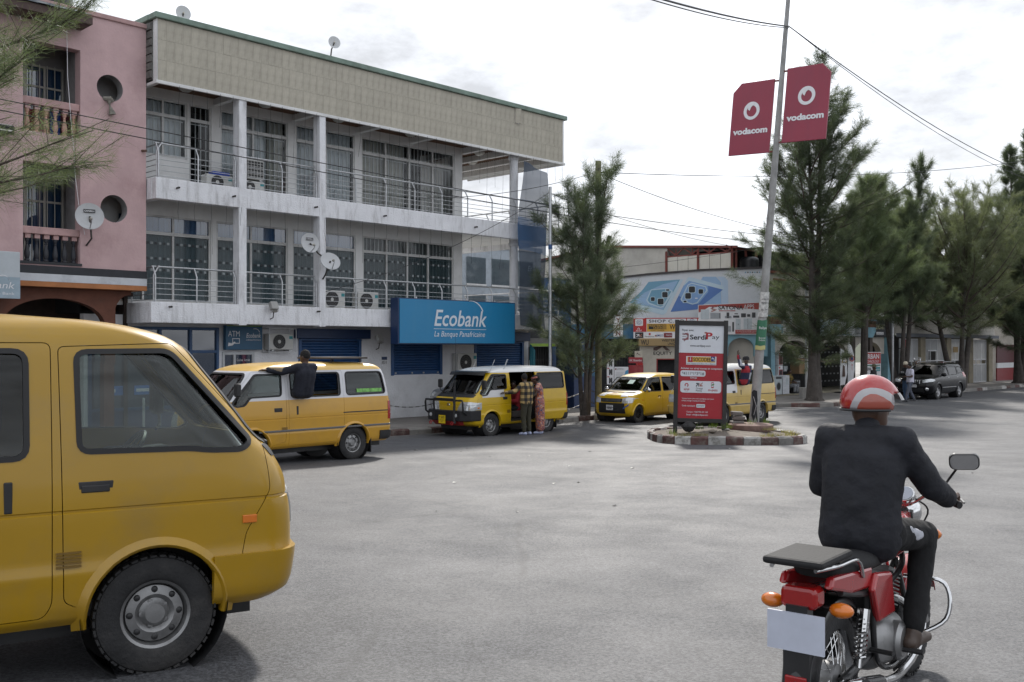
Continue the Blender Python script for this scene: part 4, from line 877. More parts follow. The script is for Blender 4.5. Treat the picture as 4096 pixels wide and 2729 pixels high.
b.rect(.62, 2.4, .31, .68, YLW, lay=2); b.rect(.70, 1.52, .42, .65, INK, lay=3); b.text('WESTERN', .72, .545, .085, YLW, .62, bold=.03, lay=4); b.text('UNION', .92, .44, .085, YLW, .42, bold=.03, lay=4); b.text('MONEY TRANSFER', .80, .34, .055, INK, .62, lay=3)
for k in range(4): b.poly([(1.37+k*.04, .43), (1.39+k*.04, .43), (1.39+k*.04, .64), (1.37+k*.04, .64)], YLW, lay=4)
b.text('WU', 1.66, .42, .22, INK, .42, bold=.04, lay=3)
b.ring(.24, .44, .055, .03, WHITE, lay=2, a0=-60, a1=230); b.text('airtel', .12, .34, .07, WHITE, .25, bold=.02); b.text('Money', .15, .31, .02, WHITE, .19)
b.rect(.08, .46, .02, .28, INK, lay=2); b.poly([(.13, .08), (.22, .17), (.14, .17), (.14, .20), (.27, .20), (.27, .07), (.245, .07), (.245, .15), (.16, .06)], WHITE, lay=3); b.poly([(.41, .20), (.32, .11), (.40, .11), (.40, .08), (.28, .08), (.28, .21), (.30, .21), (.30, .13), (.385, .22)], ORP, lay=3)
b.text('MoneyGram', .52, .06, .06, INK, .44, shear=.2); b.disc(.75, .20, .05, REDP, lay=2); b.text('SMICO', 1.07, .09, .09, NAVY, .30, bold=.02); b.disc(1.03, .12, .04, ORP, lay=2); b.rect(1.40, 1.78, .04, .25, MAR, lay=2, r=.03); b.text('FINCA', 1.50, .11, .07, WHITE, .26, lay=3)
# bank agency block with tan band
ag = thing('bank_agency', 'small cream agency kiosk lettered EQUITY under a tan money transfer band', 'kiosk', Vector((5.95, 46.28, .14)), -.06); m = MB(); holewall(m, lambda u, v, w: (u, w, v), 0, 2.9, 0, 2.36, [(.78, 2.1, 0, 1.72)], .12); m.box(.0, .12, .12, 1.2, 0, 2.36); m.build('wall', M('agency_cream', (.50, .47, .40), .8, var=.12, vs=2, dirt=.5, dcol=(.25, .22, .18), ds=1.2), ag)
m = MB(); m.box(-.06, 2.96, -.22, 1.2, 2.34, 2.69); m.build('fascia', TAN, ag, bevel=.02)
b = Board(ag, (0, -.224, 0), (1, 0, 0)); b.text('WU', .02, 2.39, .23, INK, .36, bold=.03); b.text('WESTERN', .98, 2.54, .11, INK, .72, bold=.025); b.text('UNION', 1.26, 2.39, .11, INK, .46, bold=.025)
b = Board(ag, (0, -.003, 0), (1, 0, 0)); MBR = M('brown_mark', (.09, .055, .045), .6); b.text('EQUITY', .62, 1.93, .15, INK, .86, bold=.03); b.poly([(.62, 2.12), (.62, 2.26), (.90, 2.34), (1.08, 2.34), (.82, 2.16), (.78, 2.12)], MBR, lay=1); b.poly([(1.0, 2.34), (1.16, 2.34), (1.40, 2.12), (1.20, 2.12)], MBR, lay=1); b.poly([(.10, .80), (.17, 1.0), (.24, .88), (.38, .80), (.34, .80), (.24, .84), (.16, .92), (.13, .80)], INK)
m = MB(); m.box(.76, .81, -.02, .1, 0, 1.75); m.box(.81, 2.1, -.02, .1, 1.70, 1.75); m.build('door_frame', M('red_frame', (.25, .02, .02), .5), ag); m = MB(); m.box(.78, 2.2, .5, .54, 0, 1.8); m.build('dark_interior', SHOPD, ag)
# appliance banner
ay = thing('appliance_banner', 'white and red banner lettered SAYONA APPS with pictures of appliances', 'banner', Vector((8.60, 46.0, 3.02)), -.05); m = MB(); m.prism([(0, 0), (2.95, -.02), (2.95, 1.47), (0, 1.35)], lambda u, v, w: (u, w, v), 0, .03); m.build('sheet', WHITE, ay)
b = Board(ay, (0, -.003, 0), (1, 0, 0)); SR = M('faded_red_print', (.36, .06, .05), .5, var=.08); b.poly([(.02, 1.33), (2.93, 1.45), (2.93, 1.12), (2.0, 1.20), (1.0, 1.30), (.02, 1.0)], SR); b.poly([(.06, .98), (.5, 1.26), (2.05, 1.18), (1.9, 1.1), (.5, 1.0), (.06, .9)], WHITE, lay=2)
b.text('SAYONA', .92, 1.14, .18, INK, 1.14, bold=.04, lay=4); b.text('APPS', 2.08, 1.17, .20, WHITE, .48, lay=4); b.poly([(.60, 1.02), (.78, 1.08), (.86, 1.14), (.74, 1.16), (.66, 1.20), (.84, 1.28), (.66, 1.26), (.56, 1.18), (.70, 1.10), (.60, 1.08)], ORP, lay=4); b.rect(.95, 1.7, 1.06, 1.10, SR, lay=3); b.text('QUALITY', 1.12, 1.065, .03, WHITE, .4, lay=4)
GRP = [M('appliance_grey', (.32, .34, .36), .5), M('appliance_dark', (.06, .06, .065), .5), M('appliance_pale', (.50, .55, .58), .5)]
for (u0, u1, v0, v1, k) in ((.12, .50, .70, 1.14, 2), (.56, .98, .72, .98, 0), (.98, 1.02, .72, .98, 1), (1.30, 1.42, .74, 1.0, 1), (1.22, 1.52, .74, .84, 0), (1.60, 1.88, .76, .86, 1), (1.66, 1.82, .92, .96, 1), (1.96, 2.18, .78, .96, 1), (2.24, 2.38, .80, .92, 1), (2.46, 2.62, .76, 1.0, 1), (.10, .18, .08, .52, 1), (.34, .54, .08, .36, 1), (.60, .67, .10, .56, 1), (1.18, 1.26, .12, .52, 1), (1.30, 1.50, .12, .38, 0), (1.56, 1.64, .12, .56, 1), (1.72, 1.94, .22, .70, 2), (2.08, 2.46, .24, .72, 2), (2.26, 2.28, .24, .72, 1), (1.82, 1.86, .42, .48, 1)): b.rect(u0, u1, v0, v1, GRP[k], 'appliance_print', lay=3, r=.01)
b.rect(1.70, 2.93, .02, .20, SR, lay=3)
for k in range(3): b.text('VILLE DE GOMA AV. BUTEMBO CONTACT', 1.75+.2*(k == 2), .15-.05*k, .025, WHITE, .95-.3*(k == 2), lay=4)
# pale blue arch below the appliance banner
def archpanel(par, x0, x1, z0, z1, xa, xb, zs, rise, mat, y=0., d=.3, name='arch'):
    m = MB(); arc = [(xb, z0)]+[((xa+xb)/2+(xb-xa)/2*cos(pi*k/16), zs+rise*sin(pi*k/16)) for k in range(17)]+[(xa, z0)]
    poly = [(x1, z0), (x1, z1), (x0, z1), (x0, z0)]+arc[::-1]; m.prism(poly[::1], lambda u, v, w: (u, y+w, v), 0, d); return m.build(name, mat, par)
ar = thing('arcade_shop', 'pale blue arched shop front below the appliance banner', 'shop front', Vector((8.6, 46.12, .1)), -.05); archpanel(ar, 1.1, 3.2, 1.9, 2.95, 1.40, 2.60, 2.25, .50, LBL); archpanel(ar, .2, 1.1, 1.9, 2.95, .5, 1.05, 2.1, .3, CREAM, y=.02)
m = MB(); m.box(2.66, 2.96, 0, .3, 0, 1.9); m.build('pillar', LBL, ar); m = MB(); m.box(.1, 3.2, 1.2, 1.3, 0, 2.9); m.build('back_wall', SHOPD, ar)
for k in range(9): m = MB(); x = .5+.27*k; z = .1+(.0, .45, 1.75)[k % 3]; m.box(x, x+.2, .7, .9, z, z+.4); m.build('shop_goods', GRP[k % 3], ar)
# dark barred shop left of the agency and the hanging signs in front of it
dk = thing('barred_shop', 'dark barred shop front between the blue kiosk and the cream agency', 'shop front', Vector((2.6, 46.9, .1)), -.05); m = MB(); m.box(0, 3.3, .5, .6, 0, 3.3); m.build('back_wall', SHOPD, dk); m = MB(); m.box(0, 3.3, -.05, .5, 2.72, 3.4); m.build('fascia', M('blue_fascia', (.04, .14, .25), .6, var=.2), dk)
for k in range(14): m = MB(); m.box(1.4+k*.13, 1.43+k*.13, .0, .03, 1.4, 2.72); m.build('bar', BPL, dk)
vs_ = thing('vertical_sign', 'white vertical banner lettered LYON in dark red', 'sign', Vector((4.68, 45.9, 2.9)), -.1); m = MB(); m.box(0, .43, 0, .03, 0, 1.25); m.build('panel', WHITE, vs_); b = Board(vs_, (0, -.003, 0), (1, 0, 0))
for k, ch in enumerate('NOYL'): b.text(ch, .215, .06+k*.30, .21, MAR, .20, 'c', bold=.04)
def stand(nm, lab, x, y, z, w, h, mat, rot=-.1, d=.04, cat='sign'): t = thing(nm, lab, cat, Vector((x, y, z)), rot); m = MB(); m.box(0, w, 0, d, 0, h); m.build('panel', mat, t, bevel=.006); return t, Board(t, (0, -.003, 0), (1, 0, 0))
t, b = stand('street_sign', 'red street name plate lettered AV. Butembo on short legs', 5.26, 44.9, 1.70, .62, .26, M('street_sign_red', (.32, .03, .04), .5, var=.1)); b.text('AV. Butembo', .31, .08, .10, WHITE, .55, 'c'); m = MB(); m.box(.33, .37, .01, .03, -.1, 0); m.build('leg', REDP, t); m = MB(); m.box(.47, .51, .01, .03, -.1, 0); m.build('leg', REDP, t)
t, b = stand('agent_booth', 'worn red mobile money booth standing under the street name plate', 5.27, 44.95, .14, .66, 1.46, M('booth_red', (.28, .022, .03), .55, var=.25, vs=4, dirt=.5, dcol=(.30, .14, .13), ds=2), d=.5, cat='booth'); b.ring(.33, .95, .17, .10, WHITE, a0=-80, a1=210, du=.02, dv=-.02); b.poly([(.20, .78), (.30, .84), (.40, .98), (.36, 1.0), (.26, .88), (.18, .84)], WHITE)
t, b = stand('poster_board', 'white poster board with blue corner beside the red booth', 4.62, 44.95, .55, .63, .98, WHITE); b.poly([(.42, .5), (.62, .5), (.62, .86), (.50, .80)], M('poster_cyan', (.08, .30, .50), .5)); b.text('SUNTECH', .10, .86, .05, INK, .3); b.disc(.06, .88, .035, ORP)
for k in range(6): b.rect(.06, .40-.03*(k % 3), .70-k*.06, .715-k*.06, GRP[0], lay=1)
for k in range(5): b.disc(.08+k*.09, .22, .03, (YLW, REDP, GRP[1])[k % 3], n=10)
for k in range(3):
    t = thing('speaker_box', 'white printed speaker carton, %s of the stack left of the poster board' % ('lowest', 'middle', 'topmost')[k], 'carton', Vector((4.28, 44.95, .74+k*.385)), -.1, 'speaker cartons in a stack'); m = MB(); m.box(0, .32, 0, .3, 0, .378); m.build('carton', WHITE, t, bevel=.004); b = Board(t, (0, -.003, 0), (1, 0, 0)); b.rect(.10, .16, .04, .30, INK); b.rect(.19, .25, .04, .30, INK); b.rect(.13, .22, .10, .26, GRP[1], lay=2); b.rect(.02, .12, .32, .36, REDP)
t = thing('display_table', 'low dark table under the stack of speaker cartons', 'table', Vector((4.2, 44.9, .14)), -.1); m = MB(); m.box(0, .5, 0, .4, .52, .60); m.build('table_top', BPL, t)
for x in (.03, .44):
    for y in (.03, .34): m = MB(); m.box(x, x+.04, y, y+.04, 0, .52); m.build('leg', BPL, t)
t, b = stand('small_sign', 'small cream bank sign with brown mark fixed at the agency corner', 5.68, 46.1, 1.94, .36, .30, M('cream_sign', (.5, .46, .38), .6)); b.poly([(.06, .10), (.12, .24), (.18, .16), (.30, .10), (.20, .12), (.12, .18)], MBR)
t, b = stand('small_sign', 'small dark plate lettered EXPRESS above a red plate at the agency corner', 5.70, 46.1, 1.72, .36, .19, M('dark_plate', (.08, .07, .07), .6)); b.text('EXPRESS', .04, .06, .07, WHITE, .28); b.rect(.10, .36, -.20, -.01, REDP)
# ================================================================ BLUE ARCADE SHOPS along the street
arc = wobj('arcade_building', 'cream building with pale blue shop arcade, brick capped pillars and signs', 'building', 30.6, 0); S0 = 30.6
q_ = lambda s: s-S0
m = MB(); m.box(q_(30.9), q_(44.0), .9, 1.15, 3.2, 6.1); m.build('wall', CREAM, arc); m = MB(); m.box(q_(31.0), q_(44.0), .35, .9, 3.88, 3.95); m.build('canopy', DK, arc)
m = MB(); m.box(q_(32.2), q_(33.6), .87, .9, 4.9, 5.7); m.build('window', GLS, arc); m = MB(); m.box(q_(32.1), q_(33.7), .86, .90, 5.7, 5.78); m.box(q_(30.9), q_(44), .84, .90, 6.02, 6.14); m.build('window_frame', RSTE, arc)
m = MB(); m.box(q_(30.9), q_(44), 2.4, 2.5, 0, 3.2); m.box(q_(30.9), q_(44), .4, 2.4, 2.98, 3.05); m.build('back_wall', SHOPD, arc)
m = MB(); m.box(q_(29.6), q_(44.0), -.35, 2.4, 0, .22); m.build('step', M('tiled_step', (.30, .27, .20), .6, var=.2), arc)
for s0, s1 in ((30.9, 34.9), (35.0, 38.9), (39.0, 43.2)): archpanel(arc, q_(s0)-.05, q_(s1), 2.05, 2.98, q_(s0)+.45, q_(s1)-.45, 2.15, .6, CREAM, y=.15)
for s in (30.35, 34.85, 38.9, 41.05, 43.4):
    m = MB(); m.box(q_(s), q_(s)+.36, .02, .5, .22, 2.98); m.build('pillar', LBL if s in (30.35, 43.4) else M('brown_pillar', (.09, .075, .065), .8), arc)
for s in (30.1, 40.55):
    m = MB(); m.prism([(0, 3.5), (.95, 3.5), (.95, 3.3), (.6, 2.95), (0, 2.95)], lambda u, v, w: (q_(s)+u, w, v), -.12, .3); m.build('corbel', LBL, arc); m = MB(); m.box(q_(s)-.02, q_(s)+.98, -.15, .3, 3.86, 3.93); m.build('cap', LBL, arc)
    for j in range(5):
        for k in range(4): m = MB(); x = q_(s)+.235*k+.02; m.box(x, x+.22, -.12, .0, 3.51+j*.07, 3.57+j*.07); m.build('brick', BRK, arc)
SGN = [('photo_sign', 30.98, 3.4, .95, 'pale shop sign covered with small product pictures near the pole', (.46, .47, .45)), ('shop_sign', 34.5, 2.6, .85, 'pale blue shop sign half hidden behind the big tree', (.35, .45, .50)), ('shop_sign', 37.2, 1.75, .74, 'white shop sign with round blue emblem right of the big tree', (.55, .57, .60)), ('shop_sign', 38.95, 1.6, .80, 'greyish shop sign between the white sign and the brick pillar', (.36, .38, .38)), ('shop_sign', 41.55, 2.3, .92, 'dark grey shop sign lettered ZADART', (.035, .037, .042))]
for nm, s, w, h, lab, c in SGN:
    t = wobj(nm, lab, 'sign', s, .08, 3.0); m = MB(); m.box(0, w, 0, .06, 0, h); m.build('panel', M('sign_%d' % int(s*10), c, .5, var=.12, dirt=.2), t); b = Board(t, (0, -.003, 0), (1, 0, 0))
    if nm == 'photo_sign':
        for i in range(11):
            for j in range(2): b.rect(.1+i*.29, .32+i*.29, .08+j*.45, .44+j*.45, GRP[(i*3+j) % 3] if (i+j) % 4 else P4, 'product_print', 1); b.rect(.15+i*.29, .24+i*.29, .16+j*.45, .38+j*.45, WHITE if i % 2 else GRP[1], lay=2)
    elif 'ZADART' in lab: b.text('ZADART', .02, .42, .26, M('pale_yellow_letter', (.42, .42, .25), .5), 1.15, bold=.03); b.rect(.10, 1.05, .12, .26, WHITE); b.text('LA MODE C EST NOUS', .14, .155, .06, INK, .85, lay=3); b.poly([(1.6, .2), (1.9, .2), (1.75, .5)], WHITE); b.poly([(1.66, .235), (1.84, .235), (1.75, .42)], INK, lay=2)
    elif 'emblem' in lab: b.ring(.8, .40, .2, .13, P6); b.rect(.3, 1.4, .06, .12, P6)
    else: b.text('Agence de voyage', .2, .12, .10, INK, w-.5); b.text('Shop', .3, .4, .22, P6, w*.4, bold=.02)
# goods on the step
def carton(lab, s, n, z, w, h, d, mat, prints=(), group='goods in front of the arcade shops', cat='carton', nm='carton'):
    t = wobj(nm, lab, cat, s, n, z, group=group); m = MB(); m.box(0, w, 0, d, 0, h); m.build('case', mat, t, bevel=.008); b = Board(t, (0, -.003, 0), (1, 0, 0))
    for (u0, u1, v0, v1, mt) in prints: b.rect(u0*w, u1*w, v0*h, v1*h, mt, lay=1, r=.01)
    return t, b
WM = M('wrapped_white', (.60, .62, .66), .35, var=.2, vs=9, bump=.4, bs=9)
t, b = carton('plastic wrapped white washing machine on the step behind the pale minibus', 30.65, .42, .22, .62, .88, .6, WM, ((.45, .85, .5, .85, GRP[2]),), cat='washing machine', nm='washing_machine')
t, b = carton('washing machine with dark round door beside the wrapped one', 29.95, .42, .22, .60, .86, .6, GRP[2], ((.05, .95, .84, .97, GRP[1]),), cat='washing machine', nm='washing_machine'); b.ring(.3, .38, .22, .17, GRP[0]); b.disc(.3, .38, .17, INK, lay=1)
for k in range(2): carton('tall white and maroon carton, %s one of the pair at the shop pillar' % ('lower', 'upper')[k], 30.9, .05, .9+k*.66, .42, .64, .4, WHITE, ((.08, .92, .05, .72, MAR), (.3, .75, .1, .65, INK), (.1, .4, .8, .92, REDP)))
t, b = carton('large white box with a grey appliance drawing on the trestle behind the tree', 33.55, .15, 1.12, .80, .92, .5, WHITE, ((.35, .85, .12, .62, GRP[0]), (.40, .80, .16, .58, GRP[2]), (.08, .3, .80, .92, GRP[1])))
carton('brown cardboard box right of the white appliance box', 34.45, .05, 1.12, .5, .66, .5, M('cardboard', (.25, .165, .09), .85, var=.15)); carton('brown cardboard box left of the white appliance box, behind the trunk', 32.95, .05, 1.12, .55, .75, .5, M('cardboard', (.25, .165, .09), .85, var=.15))
carton('black kitchen cooker standing under the boxes right of the tree', 33.4, .30, .22, 1.25, .82, .5, GRP[1], ((.15, .75, .30, .68, GRP[2]), (.02, .98, .80, .84, GRP[0])), cat='cooker', nm='cooker'); carton('black cooker hidden in the shade beside the trunk', 31.95, .30, .22, .62, .62, .5, GRP[1], ((.1, .9, .85, .9, GRP[0]),), cat='cooker', nm='cooker')
rk = wobj('shelf_rack', 'dark shelf rack of audio equipment inside the shop left of the tree', 'shelf', 31.5, -.5, .5)
for z in (0, .35, .7, 1.05, 1.4): m = MB(); m.box(0, 1.9, 0, .4, z, z+.04); m.build('shelf', BPL, rk)
for k in range(16): m = MB(); x = .05+(k % 4)*.46; z = .04+(k//4)*.35; w_ = random.uniform(.2, .4); m.box(x, x+w_, .02, .3, z, z+random.uniform(.12, .26)); m.build('audio_unit', GRP[(k*5) % 3 if k % 3 else 1], rk); m = MB(); m.box(x+.04, x+w_*.5, .005, .018, z+.04, z+.10); m.build('price_card', WHITE, rk)
ub = wobj('shop_poster', 'white and red poster board lettered URBAN TECHNOLOGY in the dark arch', 'sign', 39.85, .12, .3); m = MB(); m.box(0, 2.3, 0, .04, 0, 1.86); m.build('panel', WHITE, ub); b = Board(ub, (0, -.003, 0), (1, 0, 0)); b.rect(.04, 2.26, 1.22, 1.82, REDP); b.text('URBAN', .20, 1.50, .25, WHITE, 1.85, bold=.05); b.text('TECHNOLOGY', .20, 1.28, .14, WHITE, 1.85); b.rect(.1, 2.2, 1.10, 1.16, M('poster_green', (.03, .16, .10), .5)); b.text('NEPAS', .35, .86, .15, INK, .72, bold=.04); b.rect(1.25, 2.2, .80, 1.04, M('poster_teal', (.06, .28, .32), .5)); b.text('Hisense', 1.35, .86, .11, WHITE, .75, lay=3); b.rect(.7, 2.0, .2, .6, GRP[2]); b.rect(.8, 1.9, .42, .45, GRP[1], lay=2)
dp = MB()
for i in range(8):
    for j in range(6): dp.add([(q_(39.6)+i*.45+.2*(j % 2), 2.39, .5+j*.4), (q_(39.6)+i*.45+.2+.2*(j % 2), 2.39, .5+j*.4), (q_(39.6)+i*.45+.2+.2*(j % 2), 2.39, .58+j*.4), (q_(39.6)+i*.45+.2*(j % 2), 2.39, .58+j*.4)], [(0, 1, 2, 3)])
dp.build('wall_pattern', GRP[0], arc, kind='stuff')
# feather flags
def flag(lab, s, n, h, w, mats, mark):
    t = wobj('feather_flag', lab, 'flag', s, n, .15, rotz=radians(-20), group='advertising flags'); m = MB(); m.tube([(0, 0, 0), (0, 0, h)], .014, 6); m.build('pole', STEEL, t)
    P = [(.02, .35), (w*.6, .40), (w*.95, h*.45), (w*.9, h*.75), (w*.5, h*.95), (.02, h)]; m = MB(); m.prism(P, lambda u, v, k: (u, k+.03*sin(u*9+v*2), v), 0, .006); m.build('cloth', mats, t)
    b = Board(t, (0, -.04, 0), (1, 0, 0)); mark(b); m = MB(); m.box(-.2, .2, -.2, .2, 0, .04); m.build('base', BPL, t)
flag('white feather flag with red round emblem standing in front of the shops', 36.4, .9, 2.5, .5, WHITE, lambda b: (b.ring(.24, 1.7, .16, .11, REDP), b.disc(.24, 1.7, .09, NAVY), b.text('T', .2, 1.1, .3, REDP, .1)))
flag('white feather flag with yellow triangle left of the round emblem flag', 35.55, .9, 2.2, .5, WHITE, lambda b: (b.poly([(.06, 1.5), (.40, 1.5), (.23, 1.85)], YLW), b.poly([(.12, 1.54), (.34, 1.54), (.23, 1.75)], WHITE, lay=2), b.poly([(.1, .8), (.3, .8), (.26, 1.3), (.16, 1.4)], MBR)))
# ================================================================ WHITE GRILLE BUILDING
gr = wobj('grille_building', 'cream building with white steel grilles between tan columns at the right', 'building', 43.9, .5); q_ = lambda s: s-43.9
SID = M('cream_siding', (.50, .47, .42), .8, var=.1, vs=2, dirt=.3); TC = M('tan_column', (.27, .235, .17), .85, var=.2, vs=2, dirt=.4)
for k in range(5): m = MB(); m.box(q_(44.0), q_(59.5), .02+.012*(k % 2), .3, 3.22+k*.28, 3.49+k*.28); m.build('siding_board', SID, gr)
m = MB(); m.box(q_(44), q_(59.5), .3, .5, 3.2, 7.5); m.build('wall', CREAM, gr); m = MB(); m.box(q_(44), q_(59.5), -.25, .3, 3.0, 3.2); m.build('canopy', M('grey_canopy', (.13, .14, .16), .7), gr)
m = MB(); m.box(q_(45.6), q_(47.0), .26, .3, 4.3, 5.1); m.build('window', GLSB, gr); m = MB()
for k in range(9): m.box(q_(45.6)+k*.17, q_(45.63)+k*.17, .24, .26, 4.3, 5.1)
m.build('security_bars', M('grey_bar', (.2, .22, .25), .6), gr)
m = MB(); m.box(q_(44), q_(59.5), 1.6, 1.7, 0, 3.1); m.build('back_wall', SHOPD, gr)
for s in (46.65, 50.7, 54.5, 58.15): m = MB(); m.box(q_(s), q_(s)+.72, -.05, .5, 0, 3.0); m.build('column', TC, gr)
WG = M('white_grille_paint', (.58, .59, .60), .5, var=.08)
for (s0, s1, door) in ((44.05, 46.6, 0), (47.4, 50.65, 1), (51.45, 54.45, 0), (55.25, 58.1, 0)):
    f = MB()
    for z in (.12, 1.28, 1.58, 2.86): f.box(q_(s0), q_(s1), .1, .16, z, z+.06)
    for s in np.linspace(s0, s1-.06, 4): f.box(q_(s), q_(s)+.06, .095, .165, .12, 2.9)
    g = f.build('grille', WG, gr); k = 0; s = s0+.12
    while s < s1-.1:
        if not (door and 48.0 < s < 49.3): m = MB(); m.box(q_(s), q_(s)+.035, .11, .15, .16, 1.28); m.build('bar', WG, g)
        m = MB(); m.box(q_(s), q_(s)+.035, .11, .15, 1.62 if not (door and 48.0 < s < 49.3) else 2.25, 2.86); m.build('bar', WG, g); s += .125
    if door: m = MB(); m.box(q_(48.0), q_(49.35), .06, .2, 2.18, 2.26); m.box(q_(48.0), q_(48.06), .06, .2, .1, 2.2); m.build('door_frame', WG, g)
mn = wobj('yellow_sign', 'small faded yellow plate on the white grille by a tree', 'sign', 51.6, .62, 2.1); m = MB(); m.box(0, .75, 0, .03, 0, .35); m.build('plate', TAN, mn)
cs = wobj('round_sign', 'dark red round sign bracketed on the column left of the grilles', 'sign', 43.7, .8, 2.35); m = MB(); m.lathe([(.001, -.04), (.38, -.04), (.42, -.02), (.42, .02), (.38, .04), (.001, .04)], 28, Matrix.Rotation(pi/2, 4, 'X') @ Matrix.Scale(1.25, 4, (0, 1, 0))); m.build('disc', MAR, cs, True); b = Board(cs, (0, -.045, 0), (1, 0, 0)); b.rect(-.26, .26, -.14, -.04, WHITE); b.rect(-.15, .15, .05, .25, SR)
m = MB(); m.bar((0, .05, 0), (0, .35, 0), .04, .04); m.build('bracket', BPL, cs)
# far right: dark gate, low wall, stair rail and the distant building
gt = wobj('dark_gate', 'dark red sheet gate beyond the white grilles', 'gate', 60.2, .4); m = MB(); m.box(0, 3.6, 0, .08, .1, 1.0); m.build('lower_panel', MAR, gt); m = MB(); m.box(0, 3.6, 0, .08, 1.35, 2.6); m.build('upper_panel', M('gate_dark', (.08, .02, .025), .6), gt); m = MB(); m.box(0, 3.6, -.02, .1, 1.0, 1.35); m.build('white_band', WG, gt)
fr = wobj('far_building', 'pale two storey building behind the trees at the right edge', 'building', 64.5, 1.5); m = MB(); m.box(0, 16, 0, 8, 0, 7.5); m.build('wall', CREAM, fr)
for i in range(5):
    for z in (1.0, 4.4): m = MB(); m.box(.8+i*3, 2.4+i*3, -.04, .02, z, z+1.6); w_ = m.build('window', GLSB, fr)
st = wobj('stair_rail', 'white sloping stair railing at the right edge of the street', 'railing', 64.2, 2.2)
for z in (0, .5): m = MB(); m.bar((0, 0, .5+z), (3.0, 0, 1.7+z), .06, .06); m.build('rail', WG, st)
for k in range(12): m = MB(); m.box(k*.26, k*.26+.03, -.015, .015, .1+k*.104, 1.0+k*.104); m.build('baluster', WG, st)
# building seen through the bank's end balcony and blocks behind the corner
pb = wobj('side_street_house', 'pale gridded house on the side street behind the slim tree', 'building', 17.2, -9); m = MB(); m.box(0, 7, 0, 6, 0, 7.2); m.build('wall', M('pale_blue_wall', (.42, .47, .52), .8, var=.1, dirt=.3), pb)
for i in range(4):
    for z in (3.6, 5.3): m = MB(); m.box(.4+i*1.6, 1.6+i*1.6, -.03, .05, z, z+1.2); w_ = m.build('window', GLS, pb); m = MB(); m.box(.38+i*1.6, 1.62+i*1.6, -.06, -.03, z-.08, z); m.build('sill', WCL, w_)
m = MB(); m.box(-.05, 7.05, -.06, 0, 3.15, 3.3); m.box(-.05, 7.05, -.06, 0, 7.0, 7.2); m.build('string_course', WCL, pb)
# ================================================================ STREET FURNITURE
POLE = M('weathered_pole', (.30, .30, .29), .6, .2, var=.3, vs=3, dirt=.6, dcol=(.14, .11, .09), ds=2.5, streak=True)
WOOD = M('greenish_pole_wood', (.17, .16, .10), .9, var=.35, vs=6, bump=.5, bs=20, dirt=.5, dcol=(.07, .07, .05), ds=2, streak=True)
def gz(x, y, h=0.): return Vector((x, y, ground(x, y)+h))
# leaning banner pole
pb0 = Vector((6.55, 27.0, .28)); lean = Vector((.98, .05, 11.9)); vp = thing('banner_pole', 'tall leaning steel pole carrying the two red banners on the island', 'pole', pb0)
m = MB(); m.tube([lean*t for t in (0, .02, .25, .5, .75, 1.0, 1.06)], [.15, .135, .115, .095, .075, .055, .05], 16); m.build('shaft', POLE, vp, True)
m = MB(); P = [(-.085, .92), (-.03, .98), (.06, .95), (.075, .70), (.05, .45), (.085, .12), (-.01, .06), (-.095, .30), (-.06, .6)]; m.add([(x+.08*.082*z, -.135+.006*abs(x)*10, z) for x, z in P], [tuple(range(len(P)))]); m.build('service_hatch', DARK, vp); m = MB(); m.tube([(-.04, -.15, .8), (.03, -.17, .55), (-.03, -.15, .3)], .008, 5); m.build('loose_wire', STEEL, vp, True)
def wrap(name, z0, z1, a0, a1, mat, label, texts=()):
    """paper glued round the pole"""
    m = MB(); vs = []; n = 10
    for k in range(n+1):
        a = radians(a0+(a1-a0)*k/n)
        for z in (z0, z1): r = .152-.0075*z+.006; vs.append((lean.x*z/11.9+r*cos(a), r*sin(a), z+.01*sin(k)))
    m.add(vs, [(2*k, 2*k+2, 2*k+3, 2*k+1) for k in range(n)]); t = thing(name, label, 'poster', pb0); m.build('paper', mat, t, True)
    for (tx, z, h, w, mt) in texts: Board(t, (lean.x*z/11.9, -.168+.0075*z, 0), (1, 0, 0)).text(tx, 0, z, h, mt, w, 'c', lay=2)
    return t
wrap('pole_poster', 2.18, 2.86, -170, -20, M('poster_dark_green', (.03, .15, .08), .5, var=.1), 'green rally poster glued round the leaning pole', (('Rallye', 2.62, .07, .20, WHITE), ('Bonnes', 2.36, .045, .17, WHITE), ('Culture', 2.30, .045, .17, WHITE))); wrap('pole_poster', 2.06, 2.17, -170, -20, M('pale_yellow_paper', (.5, .48, .2), .6), 'pale yellow strip of paper under the green rally poster'); wrap('pole_poster', 2.95, 3.62, -160, -20, M('torn_paper', (.52, .52, .50), .8, var=.5, vs=14), 'torn white paper notice glued above the green rally poster', (('ANGLAIS', 3.40, .055, .19, INK), ('FRANCAIS', 3.30, .055, .20, INK), ('TEL. 099', 3.12, .04, .17, INK)))
VOD = M('banner_red', (.27, .022, .05), .38, var=.10, vs=.8, dirt=.3, dcol=(.13, .03, .06), ds=.7, streak=True)
